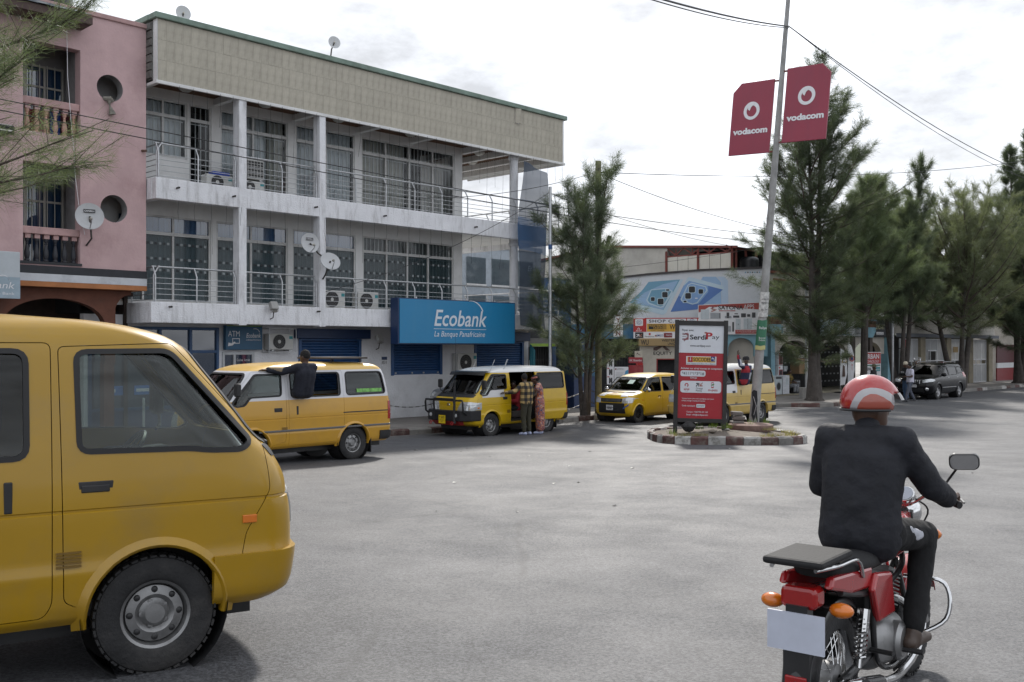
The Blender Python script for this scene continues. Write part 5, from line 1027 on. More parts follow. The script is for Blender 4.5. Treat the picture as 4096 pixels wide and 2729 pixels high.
def vod(lab, s0, zc, sgn):
    """banner plane holds the pole and the cross-street direction"""
    ax = lean.normalized(); X = Vector((DY, -DX, 0)); X = (X-ax*X.dot(ax)).normalized(); T0 = pb0+lean*(zc/11.9)
    t = thing('street_banner', lab, 'banner', T0); w, h, c = 1.27, 2.02, .25
    P = [(.16, 0), (.16+w, 0), (.16+w, h-c), (.16+w-c, h), (.16, h)] if sgn > 0 else [(-.20-w, 0), (-.20, 0), (-.20, h), (-.20-w+c, h), (-.20-w, h-c)]
    Nn = X.cross(ax); m = MB(); m.prism(P, lambda u, v, k: X*u+ax*v+Nn*k, -.025, .025); m.build('panel', VOD, t, bevel=.006)
    b = Board(t, Nn*.027, X, ax); cx = sum(p[0] for p in P[:2])/2; b.ring(cx, h*.60, .25, .155, WHITE, du=.0, dv=-.01); b.poly([(cx-.02, h*.60+.24), (cx+.10, h*.60+.20), (cx-.02, h*.60+.10), (cx-.06, h*.60+.0), (cx-.12, h*.60+.05), (cx-.11, h*.60+.14)], WHITE, lay=2); b.text('vodacom', cx, h*.285, .16, WHITE, 1.08, 'c', bold=.09)
    for v in (.02, h-.06): m = MB(); m.bar(X*(.0)+ax*v, X*(P[0][0] if sgn > 0 else -.20)+ax*v, .05, .04); m.build('bracket', RSTE, t)
vod('red banner lettered vodacom on the right of the leaning pole, nearer one', 0, 10.06-2.4+.0, 1); vod('red banner lettered vodacom on the left of the leaning pole, lower one', 0, 9.55-2.4+.28, -1)
# advert board
SB = Vector((4.76, 25.3, .26)); ad = thing('advert_board', 'tall black framed red and white advert board standing on the island', 'advert board', SB, radians(-5), rot=(0, radians(1.2), radians(-5)))
m = MB()
FRM = M('dark_timber_frame', (.028, .027, .027), .7, var=.3, dirt=.3)
for x0, x1 in ((-.66, -.56), (.56, .66)): p = MB(); p.box(x0, x1, -.06, .06, -.1, 2.84); p.build('post', FRM, ad, bevel=.006)
for z0, z1 in ((2.70, 2.82), (.24, .34)): p = MB(); p.box(-.56, .56, -.055, .055, z0, z1); p.build('rail', FRM, ad, bevel=.006)
p = MB(); p.box(-.56, .56, -.02, .02, .34, 2.70); p.build('panel', M('advert_red', (.33, .012, .022), .42, var=.08, vs=1.5, dirt=.12, dcol=(.4, .1, .1)), ad)
b = Board(ad, (-.56, -.0225, .34), (1, 0, 0)); AW = M('advert_white', (.60, .62, .66), .45, var=.05, dirt=.15, dcol=(.5, .48, .42), ds=1.2, streak=True); DR = M('logo_red', (.36, .012, .02), .45)
k = 1.12; V = lambda y: 2.36*(1-(y-110)/1320.)     # picture rows of the board, 110 (top) .. 1430
U = lambda x: 1.12*(x-238)/630.
b.rect(0, 1.12, V(500), 2.36, AW, 'white_field'); b.text('Payer avec', U(278), V(190), .050, INK, U(443)-U(278), bold=.03)
b.poly([(U(283), V(222)), (U(360), V(218)), (U(374), V(232)), (U(374), V(312)), (U(330), V(322)), (U(322), V(346)), (U(300), V(322)), (U(283), V(318)), (U(283), V(296)), (U(340), V(292)), (U(346), V(284)), (U(346), V(252)), (U(338), V(246)), (U(283), V(246))], DR, 'logo'); b.rect(U(283), U(332), V(276), V(262), ORP, 'logo', r=.008)
b.text('Serdi', U(390), V(308), .115, INK, U(622)-U(390), bold=.05); b.text('P', U(616), V(300), .165, DR, U(704)-U(610), bold=.06); b.text('ay', U(704), V(296), .105, INK, U(806)-U(704), bold=.0); b.rect(U(596), U(630), V(222), V(200), ORP, 'logo', lay=3)
b.text('www.serdipay.com', U(540), V(410), .050, INK, U(686)-U(396), 'c', bold=.03)
b.rect(U(345), U(770), V(668), V(548), AW, 'utility_plate'); b.rect(U(362), U(755), V(632), V(556), YLW, 'utility_plate', 2); b.text('SOCODEE', U(445), V(618), .095, INK, U(690)-U(445), bold=.03, lay=4); b.rect(U(374), U(436), V(632), V(556), DR, lay=3); b.poly([(U(405), V(560)), (U(396), V(600)), (U(405), V(598)), (U(398), V(628)), (U(414), V(590)), (U(405), V(592)), (U(412), V(560))], AW, lay=4); b.rect(U(694), U(750), V(618), V(548), NAVY, lay=3); b.poly([(U(700), V(575)), (U(735), V(572)), (U(742), V(588)), (U(735), V(592)), (U(728), V(582)), (U(700), V(584))], AW, lay=4); b.rect(U(714), U(722), V(574), V(558), AW, lay=4); b.disc(U(739), V(604), .012, AW, lay=4)
b.text('Societe Congolaise de Distribution d\'Eau et d\'Electricite', U(352), V(660), .030, INK, U(760)-U(352), lay=4); b.text('Achetez sur airtel money en composant.', U(272), V(732), .048, AW, U(862)-U(272), bold=.02)
b.rect(U(268), U(622), V(834), V(750), AW, 'code_box', r=.05); b.text('*4111*1*3*1#', U(445), V(812), .075, INK, U(602)-U(288), 'c', lay=3); b.text('Umoja', U(408), V(864), .048, AW, U(502)-U(408), bold=.02); b.rect(U(270), U(846), V(1066), V(898), AW, 'partner_box', r=.07)
b.ring(U(358), V(958), .050, .026, DR, lay=2, a0=-70, a1=220); b.text('airtel', U(320), V(1030), .06, DR, U(396)-U(320), lay=2, bold=.02); b.text('money', U(336), V(1048), .022, DR, U(382)-U(336), lay=2)
b.poly([(U(486), V(972)), (U(512), V(940)), (U(492), V(940)), (U(492), V(926)), (U(532), V(926)), (U(532), V(976)), (U(522), V(976)), (U(522), V(946)), (U(496), V(982))], INK, lay=2); b.poly([(U(588), V(924)), (U(560), V(958)), (U(584), V(958)), (U(584), V(974)), (U(540), V(974)), (U(540), V(926)), (U(550), V(926)), (U(550), V(952)), (U(578), V(918))], ORP, lay=2); b.text('Orange', U(490), V(1014), .045, INK, U(588)-U(490), lay=2); b.text('Money', U(490), V(1046), .045, INK, U(578)-U(490), lay=2)
b.rect(U(706), U(740), V(994), V(912), DR, lay=2, r=.012); b.rect(U(711), U(735), V(978), V(922), AW, lay=3); b.poly([(U(700), V(955)), (U(725), V(960)), (U(752), V(938)), (U(730), V(932))], M('mpesa_green', (.05, .22, .06), .5), lay=4); b.text('m-pesa', U(664), V(1038), .065, DR, U(796)-U(664), lay=2, bold=.02)
b.text('Visitez notre site www.serdipay.com pour', U(294), V(1158), .034, AW, U(750)-U(294), bold=.01); b.text('achat orange money & mpesa', U(294), V(1188), .034, AW, U(624)-U(294), bold=.01); b.text('Code marchand :', U(298), V(1262), .038, AW, U(492)-U(298), bold=.02); b.rect(U(502), U(624), V(1276), V(1226), AW, 'code_box', r=.02); b.text('377377', U(512), V(1264), .042, INK, U(612)-U(512), lay=3); b.text('Contact : +243 992 291 143', U(365), V(1348), .038, AW, U(662)-U(365), bold=.02); b.text('Email : info@serdipay.com', U(365), V(1388), .038, AW, U(666)-U(365), bold=.02)
# rock, disc, broken stones on the island
LAVA = M('lava_rock', (.035, .034, .034), .95, var=.5, vs=8, bump=1., bs=18)
def rock(lab, x, y, z, r, mat, sq=.8, grp=None):
    t = MB(); t.sphere((0, 0, 0), r, 14, 10); rr_ = random.Random(lab); ph = [rr_.uniform(0, 6) for _ in range(6)]
    t.v = [tuple(Vector(p)*(1+.16*sin(p[0]/r*3+ph[0])*sin(p[1]/r*3+ph[1])+.10*sin(p[2]/r*6+ph[2])+rr_.uniform(-.05, .05))) for p in t.v]; t.v = [(a, b_, c*sq) for a, b_, c in t.v]
    o = t.build('rock', mat, None, False); o.location = (x, y, z); tag(o, lab, 'rock', grp); return o
rock('black lava boulder at the left foot of the advert board', 4.42, 24.95, .42, .155, LAVA, .85); rock('small earth clod in front of the advert board', 4.95, 24.6, .33, .09, DIRT, .5); rock('small grey clod between the board and the concrete disc', 5.35, 24.75, .36, .07, KGRY, .5)
ds_ = thing('concrete_disc', 'worn concrete manhole disc with reddish rim at the foot of the leaning pole', 'manhole disc', Vector((6.28, 26.2, .32))); m = MB(); m.lathe([(.001, .09), (.50, .085), (.58, .06), (.585, -.04), (.56, -.1)], 36); m.build('disc', M('reddish_concrete', (.20, .13, .11), .9, var=.35, vs=5, bump=.5, bs=25, dirt=.6, ds=2), ds_, True)
for i, (dx, dz, a) in enumerate(((0, .42, .1), (.05, .54, -.2), (-.02, .66, .15))):
    t = MB(); t.box(-.17+.02*i, .17, -.10, .10, -.05, .05); o = t.build('broken_kerb_stone', KGRY, None, bevel=.02); o.location = (5.95+dx, 26.35, dz); o.rotation_euler = (.05, .06*(i-1), a); tag(o, 'broken stone piece left of the leaning pole, %s of three stacked' % ('lowest', 'middle', 'topmost')[i], 'stone', 'stacked broken stones')
# other poles
def pole(nm, lab, base, h, r0, r1, mat, extra=None, top=None):
    t = thing(nm, lab, 'pole', base); m = MB(); m.tube([(0, 0, -.1), (0, 0, h*.5), (0, 0, h)], [r0, (r0+r1)/2, r1], 14); m.build('shaft', mat, t, True); return t
wp = pole('timber_pole', 'greenish timber power pole behind the slim tree', Vector((3.0, 34.6, .13)), 8.75, .125, .10, WOOD); m = MB(); m.tube([(.1, 0, 8.35), (.35, -.02, 8.4)], .03, 6); m.tube([(.02, -.1, 8.5), (-.02, -.14, 8.4)], .02, 6); m.build('wire_clamp', BPL, wp); m = MB(); m.tube([(.12, 0, 8.3), (.28, 0, 7.9), (.10, 0, 7.0), (.14, 0, 6.2)], .012, 5); m.build('drop_cable', BPL, wp, True)
m = MB(); m.tube([(.1, 0, 5.85), (.22, 0, 6.0), (.3, 0, 5.85)], .035, 8); m.tube([(.28, -.02, 5.75), (.40, -.04, 6.15)], [.075, .075], 12); m.build('lamp_head', BPL, wp, True)
sp_ = pole('light_pole', 'slim galvanised pole in front of the bank right of the blue sign', W(12.7, 1.8, .12), 7.55, .058, .05, STEEL); m = MB(); m.tube([(0, 0, 5.5), (0, 0, 5.66)], .064, 12); m.build('blue_band', BLU, sp_, True); m = MB(); m.tube([(.0, 0, 7.3), (.12, 0, 7.35), (.16, 0, 7.1)], .008, 5); m.build('wire_clamp', BPL, sp_)
for s, n, h, lab in ((29.3, 2.3, 7.25, 'slim grey street pole on a concrete block left of the big tree'), (37.6, 2.7, 7.0, 'slim grey street pole between the trees near the dark sign')):
    t = pole('street_pole', lab, W(s, n, .13), h, .062, .05, STEEL); m = MB(); m.box(-.27, .27, -.27, .27, -.1, .50 if s < 30 else .06); m.build('footing', CONC, t, bevel=.03)
# chained bollards along the bank
CH = M('chain_steel', (.16, .16, .16), .5, .7)
prev = None
for s in (-1.1, 2.1, 5.3, 8.6, 11.8, 14.9, 17.6):
    b0 = W(s, 1.6); b0.z = ground(b0.x, b0.y)+.135; t = thing('bollard', 'thin steel chain post at the kerb, %s' % {-1.1: 'near the dark arches', 2.1: 'behind the orange minibus', 5.3: 'between the orange minibus and the bull bar minibus', 8.6: 'behind the bull bar minibus', 11.8: 'behind the bull bar minibus tail', 14.9: 'beside the slim forked tree', 17.6: 'beside the blue kiosk'}[s], 'bollard', b0, 0, 'chain posts along the kerb'); m = MB(); m.tube([(0, 0, 0), (0, 0, .95)], .03, 10); m.build('post', STEEL, t, True); m = MB(); m.sphere((0, 0, .96), .034, 10, 6); m.build('cap', STEEL, t, True)
    if prev:
        for hh in ((.85,) if s < 9 else (.85, .45)):
            c = thing('chain', 'sagging chain %s between the posts %s' % ('high' if hh > .5 else 'low', {2.1: 'left of the orange minibus', 5.3: 'behind the orange minibus', 8.6: 'left of the bull bar minibus', 11.8: 'behind the bull bar minibus', 14.9: 'left of the slim tree', 17.6: 'right of the slim tree'}[s]), 'chain', prev, 0, 'chains between the kerb posts'); m = MB(); d = b0-prev; n = 26
            for k in range(n):
                f = lambda x: d*x+Vector((0, 0, hh-(1-(2*x-1)**2)*.30)); a, e = f(k/n), f((k+1.15)/n); m.bar(a, e, .028 if k % 2 else .010, .010 if k % 2 else .028)
            m.build('links', CH, c)
    prev = b0
# blue bank kiosk behind the slim tree, tall totem
kk = wobj('bank_kiosk', 'dark blue bank machine kiosk with opening hours panel behind the slim tree', 'kiosk', 16.75, -.6, .13); m = MB(); m.box(0, 1.55, 0, .9, 0, 2.6); m.build('body', M('kiosk_navy', (.015, .035, .10), .5, var=.15), kk, bevel=.02); m = MB(); m.box(.08, 1.47, -.03, 0, 1.18, 2.0); m.build('panel', ECOT, kk); b = Board(kk, (0, -.034, 0), (1, 0, 0)); b.text('Ecobank', .62, 1.78, .13, WHITE, .75, shear=.2); b.text('EST OUVERT', .62, 1.64, .08, WHITE, .70); b.text('L - V : 8H00 - 15H30', .48, 1.47, .07, WHITE, .95); b.text('SAM : 9H00 - 12H', .48, 1.33, .07, WHITE, .85); b.ring(.25, 1.42, .15, .125, WHITE)
tt = wobj('bank_totem', 'tall blue bank totem sign hidden in the slim tree', 'sign', 17.2, -2.4, .13); m = MB(); m.box(0, 1.5, 0, .4, 0, 5.0); m.build('body', SF, tt); b = Board(tt, (0, -.004, 0), (1, 0, 0)); b.text('ECOBANK', .1, 4.55, .22, WHITE, 1.3)
ds2 = wobj('grilled_shop', 'dark ornamental grille shop at the end of the bank building', 'shop front', 15.15, -1.5, .13); m = MB(); m.box(0, 1.6, .35, .45, 0, 2.9); m.build('back_wall', SHOPD, ds2); m = MB(); m.box(.0, 1.6, -.05, .3, 2.3, 2.62); m.build('fascia', M('grey_fascia', (.15, .15, .15), .7), ds2); m = MB(); m.box(.1, 1.5, -.06, -.05, 2.32, 2.42); m.build('lime_strip', M('lime_stripe', (.25, .40, .05), .5), ds2)
for k in range(12): m = MB(); m.box(.05+k*.13, .075+k*.13, .1, .13, 0, 2.3); m.build('bar', BPL, ds2)
for z in (.4, 1.1, 1.8): m = MB(); m.box(.02, 1.55, .09, .14, z, z+.03); m.build('crossbar', BPL, ds2)
m = MB(); m.box(.1, .66, .18, .24, .9, 1.8); m.build('poster', WHITE, ds2)
tp = wobj('folded_tarp', 'turquoise plastic sheet hanging at the last shutter', 'tarpaulin', 14.95, -1.2, .9); m = MB(); vs = []
for k in range(9): x = .035*k; vs += [(x, .05*sin(k*2), 0), (x+.01, .04*sin(k*2.3), 1.65-.03*k)]
m.add(vs, [(2*k, 2*k+2, 2*k+3, 2*k+1) for k in range(8)]); m.build('sheet', M('turquoise_plastic', (.04, .25, .33), .4), tp, True)
# net banner hanging from the bank's roof
def netmat(nm, col, op):
    m = bpy.data.materials.new(nm); m.use_nodes = True; t = m.node_tree; bs = t.nodes['Principled BSDF']; bs.inputs['Base Color'].default_value = (*col, 1); bs.inputs['Roughness'].default_value = .9; bs.inputs['Alpha'].default_value = op; return m
nb = wobj('mesh_banner', 'faded blue see through mesh banner hanging at the open corner of the bank', 'banner', 12.5, .34, 0.); ND = netmat('net_grey_blue', (.045, .065, .10), .80); NB = netmat('net_blue', (.03, .085, .19), .88)
def netpart(nm, z0, z1, mat, w0=1.35):
    m = MB(); vs = []; n = 14; r = 12
    for j in range(r+1):
        z = z0+(z1-z0)*j/r; t = (z-3.1)/5.6; x0 = .28-.05*sin(t*5)+.25*t*0; w = 1.25+.12*sin(t*3)
        for i in range(n+1): u = i/n; vs.append((x0+w*u+.06*sin(t*7+u*3), -.05+.07*sin(u*6+t*4)+.04*sin(t*12), z-.25*u*(1 if j == r and z1 > 8 else .6)-.0))
    m.add(vs, [(j*(n+1)+i, j*(n+1)+i+1, (j+1)*(n+1)+i+1, (j+1)*(n+1)+i) for j in range(r) for i in range(n)]); return m.build(nm, mat, nb, True)
netpart('net', 3.15, 5.75, ND); netpart('blue_field', 5.75, 6.85, NB); netpart('net', 6.85, 8.72, ND)
Board(nb, (.55, -.13, 0), (1, 0, 0)).text('Ecobank', 0, 5.0, .18, M('faded_letter', (.16, .20, .26), .8), .8, shear=.2)
# fairy light strings on the bank
fl_ = thing('light_strings', 'thin dark light strings hanging along the balconies of the bank', 'string lights', W(0, 0), SROT)
for z0, nn_, yy in ((9.0, 40, -.06), (6.12, 34, -.02)):
    m = MB(); rr_ = random.Random(4); xs = np.linspace(.6, 15.3, nn_)
    for i, x in enumerate(xs): h = rr_.uniform(.5, 2.2) if z0 > 7 else rr_.uniform(.3, 1.4); m.tube([(x, yy, z0), (x+rr_.uniform(-.04, .04), yy, z0-h*.5), (x+rr_.uniform(-.06, .06), yy, z0-h)], .004, 3)
    m.build('string', BPL, fl_, kind='stuff')
# ================================================================ WIRES
def wire(lab, a, b, sag, r=.012, n=24, grp=None):
    a = Vector(a); b = Vector(b); m = MB(); m.tube([a.lerp(b, k/n)-a-Vector((0, 0, sag*4*(k/n)*(1-k/n))) for k in range(n+1)], r, 5); o = m.build('overhead_wire', M('wire_black', (.02, .02, .022), .6), None, True); o.location = a; tag(o, lab, 'wire', grp)
att = pb0+lean*(10.85/11.9)+Vector((.08, 0, 0)); AP = wp.location
wire('thick cable rising from the leaning pole to the upper middle of the sky', att, (.67, 14, 7.75), .12, .02); wire('second strand beside the thick cable from the leaning pole to the upper middle', att+Vector((0, 0, -.04)), (.75, 14, 7.70), .16, .012)
wire('upper strand of the double cable from the leaning pole to the right edge', att, (35.4, 60, 11.9), 1.05, .015); wire('lower strand of the double cable from the leaning pole to the right edge', att, (35.4, 60, 11.7), 1.2, .010)
wire('long thin wire from the timber pole behind the banners to the right edge', AP+Vector((.3, 0, 8.35)), (33, 60, 14.0), .55, .014); wire('wire from the timber pole falling left to the open corner of the bank', AP+Vector((0, 0, 8.4)), W(8.6, -.02, 7.05), .25, .010); wire('wire from the timber pole falling right into the big tree', AP+Vector((.1, 0, 8.3)), (12.6, 43, 7.2), .25, .012)
wire('upper of the two cables crossing the fronts at the height of the railing', W(-6, 2.0, 7.5), W(12.7, 1.8, 7.05), .05, .012); wire('lower of the two cables crossing the fronts at the height of the railing', W(-6, 2.0, 7.28), W(12.7, 1.8, 6.82), .06, .012)
wire('upper continuation of the two cables from the slim pole into the trees', W(12.7, 1.8, 7.05), (12.8, 42.5, 7.05), .12, .012); wire('lower continuation of the two cables from the slim pole into the trees', W(12.7, 1.8, 6.82), (12.8, 42.5, 6.7), .12, .012)
wire('thin wire from the slim pole down to the balcony above the blue sign', W(12.7, 1.8, 7.5), W(5.1, -.02, 4.0), .35, .009); wire('wire from the top of the slim pole down right to the corner building', W(12.7, 1.8, 7.45), (10.3, 46.6, 7.15), .2, .010); wire('slack wire crossing in front of the corrugated sheets', W(16.8, -2.2, 5.2), (11.2, 46.3, 7.0), .1, .008)
# litter on the asphalt
LIT = [M('paper_litter', (.55, .54, .50), .8), M('dark_litter', (.05, .045, .04), .8)]
for i in range(26):
    x, y = RNG.uniform(-3, 9), RNG.uniform(11, 24)
    if 3 < x < 7.6 and y > 22.9: continue
    m = MB(); a = RNG.uniform(0, 6); s = RNG.uniform(.02, .07); m.add([(s*cos(a), s*sin(a), .006), (s*.5*cos(a+1.6), s*.5*sin(a+1.6), .02), (-s*cos(a), -s*sin(a), .006), (s*.5*cos(a-1.6), s*.5*sin(a-1.6), .012)], [(0, 1, 2, 3)]); o = m.build('litter', LIT[i % 2], None); o.location = gz(x, y, .004); o['kind'] = 'stuff'
# ================================================================ TREES (casuarinas)
BARK = M('grey_bark', (.072, .062, .055), .95, var=.4, vs=5, bump=.9, bs=14, dirt=.5, dcol=(.04, .035, .03), ds=3, streak=True); TWIG = M('twig_bark', (.085, .065, .052), .9, var=.3)
LEAF = [leaf_mat('needle_dark', (.102, .130, .090)), leaf_mat('needle_green', (.128, .165, .105)), leaf_mat('needle_olive', (.138, .160, .104))]
def crown_pts(rng, stems, H, zb, R, nb, shape, up, nl, sec):
    """returns woody tubes and needle arrays"""
    tubes = []; B = []; D = []
    for si, (stem, h_top) in enumerate(stems):
        stem = [Vector(p) for p in stem]; zs = [p.z for p in stem]
        def at(z):
            return Vector((float(np.interp(z, zs, [p.x for p in stem])), float(np.interp(z, zs, [p.y for p in stem])), z))
        k = int(nb/len(stems))
        for i in range(k):
            f = (i+rng.uniform(0, 1))/k; z = zb+(h_top-zb)*f**.9*.985; L_ = R*shape(f)*rng.uniform(.55, 1.12)+.25; az = i*2.39996+rng.uniform(-.5, .5)+si*2; el = radians(rng.uniform(up[0], up[1])+30*f)
            p = at(z); d = Vector((cos(az)*cos(el), sin(az)*cos(el), sin(el))); pts = [p]; n = 6
            for j in range(n): d = (d+Vector((rng.uniform(-.13, .13), rng.uniform(-.13, .13), .07+.05*f))).normalized(); p = p+d*(L_/n); pts.append(p)
            tubes.append((pts, max(.008, .022*L_/1.5), .004))
            ns = max(3, int(sec*L_))
            for j in range(ns):
                t = rng.uniform(.06, 1.0); q = t*n; a = int(min(q, n-1e-3)); b0 = pts[a].lerp(pts[a+1], q-a); dd = (pts[a+1]-pts[a]).normalized()
                sd = (dd*rng.uniform(.4, 1)+Vector((rng.uniform(-1, 1), rng.uniform(-1, 1), rng.uniform(-.25, .75)))*.75).normalized(); ln = rng.uniform(.35, .95)*(.6+.4*(1-t))*min(1.25, .6+L_*.3)
                B.append((b0, sd, ln)); D.append(dd)
            B.append((pts[-2], (pts[-1]-pts[-2]).normalized(), .5)); 
        B.append((stem[-1]-Vector((0, 0, .3)), Vector((0, 0, 1)), .8)); B.append((stem[-1]-Vector((0, 0, .9)), Vector((.2, .1, 1)).normalized(), .7))
    b = np.array([p[0] for p in B]); d = np.array([p[1] for p in B]); l = np.array([p[2] for p in B]); per = max(6, int(nl/len(B))); idx = np.repeat(np.arange(len(B)), per); n = len(idx)
    r = np.random.default_rng(int(rng.random()*1e6)); t = r.uniform(0.05, 1, n)**.8; base = b[idx]+d[idx]*(l[idx]*t)[:, None]+r.normal(0, .05, (n, 3))
    nd = d[idx]*.9+r.normal(0, .50, (n, 3))+np.array([0, 0, -.06]); nd /= np.linalg.norm(nd, axis=1)[:, None]; L2 = r.uniform(.5, 1.0, n); sw = r.uniform(0, 1, n) 
    return tubes, B, base, nd, L2
def tree(lab, loc, H, R, zb, tr, seed, nl, nlen, wid, mat, shape, up=(5, 35), nb=60, sec=5., stems=1, lean=(0, 0), group='street casuarina trees', spread=.6, wood=True):
    rng = random.Random(seed); t = thing('casuarina_tree', lab, 'tree', loc, 0, group); ST = []
    tk = MB()
    for s in range(stems):
        a = s*2*pi/max(stems, 1)+rng.uniform(0, 1); top = H*(1 if s == 0 else rng.uniform(.72, .94)); n = 9; P = []; off = Vector((cos(a), sin(a), 0))*(spread if stems > 1 else 0)
        for k in range(n+1): f = k/n; P.append(Vector((lean[0]*f+off.x*f**.8+.10*sin(f*5+s+seed)*f, lean[1]*f+off.y*f**.8+.10*cos(f*4+s+seed)*f, top*f)))
        if stems > 1: 
            for k in range(1, n+1): P[k] += off*.18
            P[0] += off*.12
        tk.tube(P, [max(.012, tr*(1-.92*(k/n)**.8))*(1.5 if k == 0 else 1) for k in range(n+1)], 10); ST.append((P, top))
    for k in range(5): a = k*2*pi/5+seed; tk.tube([(tr*.5*cos(a), tr*.5*sin(a), tr*1.6), (tr*1.6*cos(a), tr*1.6*sin(a), .06), (tr*2.4*cos(a), tr*2.4*sin(a), -.06)], [tr*.45, tr*.3, tr*.15], 7)
    tk.build('trunk', BARK, t, True, ang=80)
    tubes, B, base, nd, L2 = crown_pts(rng, ST, H, zb, R, nb, shape, up, nl, sec)
    m = MB()
    for pts, r0, r1 in tubes: m.tube(pts, [r0+(r1-r0)*k/(len(pts)-1) for k in range(len(pts))], 5, cap=False)
    for (p, d, l) in B: m.tube([p, p+d*l], .0045 if wid < .02 else .006, 3, cap=False)
    m.build('limbs', TWIG, t, True, ang=80)
    sd = np.cross(nd, RNG.normal(size=nd.shape)); sd /= np.linalg.norm(sd, axis=1)[:, None]; tip = base+nd*(nlen*L2)[:, None]; tip[:, 2] -= .10*nlen*L2
    link(tri_mesh('crown', base, tip, np.full(len(base), wid), sd, mat), 'crown', t); return t
spire = lambda f: (1-f)**.6*(.8+.25*sin(f*14)); roundc = lambda f: sqrt(max(0, 1-(2*f-.85)**2*.75)); bushy = lambda f: (1-f**2.2)*(.85+.2*sin(f*11))
tall = lambda f: float(np.interp(f, (0, .12, .3, .5, .66, .85, 1), (.55, .78, .95, 1.08, .72, .34, .06)))*(.86+.2*sin(f*31))
tree('slim wispy casuarina with forked trunk at the kerb beside the timber pole', Vector((2.45, 33.3, .12)), 7.6, 2.05, 1.15, .09, 11, 80000, .34, .0095, LEAF[0], lambda f: (1.05-.5*f)*(.85+.25*sin(f*9)), (5, 42), 66, 8, stems=3, spread=.45)
tree('tallest dark casuarina with thick trunk right behind the leaning banner pole', Vector((12.9, 42.5, .10)), 14.6, 3.45, 1.5, .22, 5, 150000, .42, .012, LEAF[0], tall, (-12, 28), 150, 6, stems=2, spread=.35)
tree('feathery pale green casuarina with bare curved trunk right of the tallest tree', Vector((16.3, 46.2, .13)), 9.8, 3.1, 3.4, .15, 8, 85000, .45, .012, LEAF[1], bushy, (5, 45), 80, 6, lean=(.4, 0))
tree('spired dark casuarina with several tops above the grilles', Vector((19.6, 50.3, .13)), 11.6, 2.5, 3.0, .16, 21, 85000, .45, .014, LEAF[0], spire, (15, 55), 90, 6, stems=3, spread=.95)
tree('broad olive casuarina spreading over the white grilles', Vector((25.4, 56.5, .13)), 9.3, 5.2, 2.8, .20, 33, 105000, .52, .016, LEAF[2], roundc, (0, 45), 110, 5.5, stems=3, spread=1.5)
tree('tall dark spire casuarina near the right edge', Vector((32.4, 63.5, .13)), 16.0, 3.2, 2.6, .24, 44, 90000, .55, .018, LEAF[0], spire, (10, 45), 100, 5, stems=2, spread=.8)
tree('pale low casuarina between the feathery tree and the spired tree', Vector((18.6, 52.8, .13)), 9.6, 2.9, 3.0, .13, 55, 80000, .48, .014, LEAF[1], bushy, (5, 45), 60, 6)
tree('dark bushy casuarina at the right edge below the tall spire', Vector((31.8, 61.0, .13)), 8.8, 5.2, 2.0, .2, 66, 110000, .55, .018, LEAF[0], roundc, (-5, 35), 90, 5.5)
tree('distant casuarina behind the roofs of the arcade shops', Vector((24.5, 62.5, .13)), 10.5, 3.8, 2.4, .2, 77, 90000, .55, .02, LEAF[2], bushy, (0, 40), 70, 5)
tree('near pine like casuarina whose boughs hang in at the upper left corner', Vector((-8.35, 11.6, ground(-8, 11.6))), 8.4, 3.4, 3.3, .22, 91, 330000, .26, .0045, LEAF[1], lambda f: (1.05-f*.5), (-18, 22), 150, 11)
# ================================================================ VEHICLES
YEL = M('taxi_yellow', (.52, .27, .008), .32, var=.05, vs=1.4, dirt=.22, dcol=(.40, .25, .06), ds=1.6, coat=.35)
RUB = M('tyre_rubber', (.018, .018, .019), .8, var=.3, vs=9, bump=.3, bs=60, dirt=.5, dcol=(.07, .065, .06), ds=4)
BPL = M('black_plastic_trim', (.016, .016, .017), .5, var=.2, dirt=.3, dcol=(.06, .058, .055), ds=3)
SEAL = M('black_window_seal', (.008, .008, .009), .55)
RIMS = M('steel_rim', (.28, .28, .28), .42, .8, var=.25, vs=8, dirt=.5, dcol=(.06, .055, .05), ds=5)
CHR = M('chrome', (.62, .62, .62), .12, 1., var=.05)
LENS = M('clear_lamp_glass', (.55, .57, .58), .10, .35, var=.12, vs=14, coat=.8); LRED = M('red_lamp', (.30, .008, .008), .2, coat=.6); LORG = M('orange_lamp', (.62, .16, .01), .25, coat=.6)
CABIN = M('cabin_trim', (.05, .048, .045), .85, var=.2); SEATM = M('seat_fabric', (.085, .075, .07), .95, var=.3)
VGL = glass_mat('vehicle_glass', (.74, .79, .77), .8, .015, .0); VGD = glass_mat('tinted_vehicle_glass', (.42, .45, .45), .8, .015, .0)
PLY = M('yellow_plate', (.72, .52, .01), .45, var=.08)
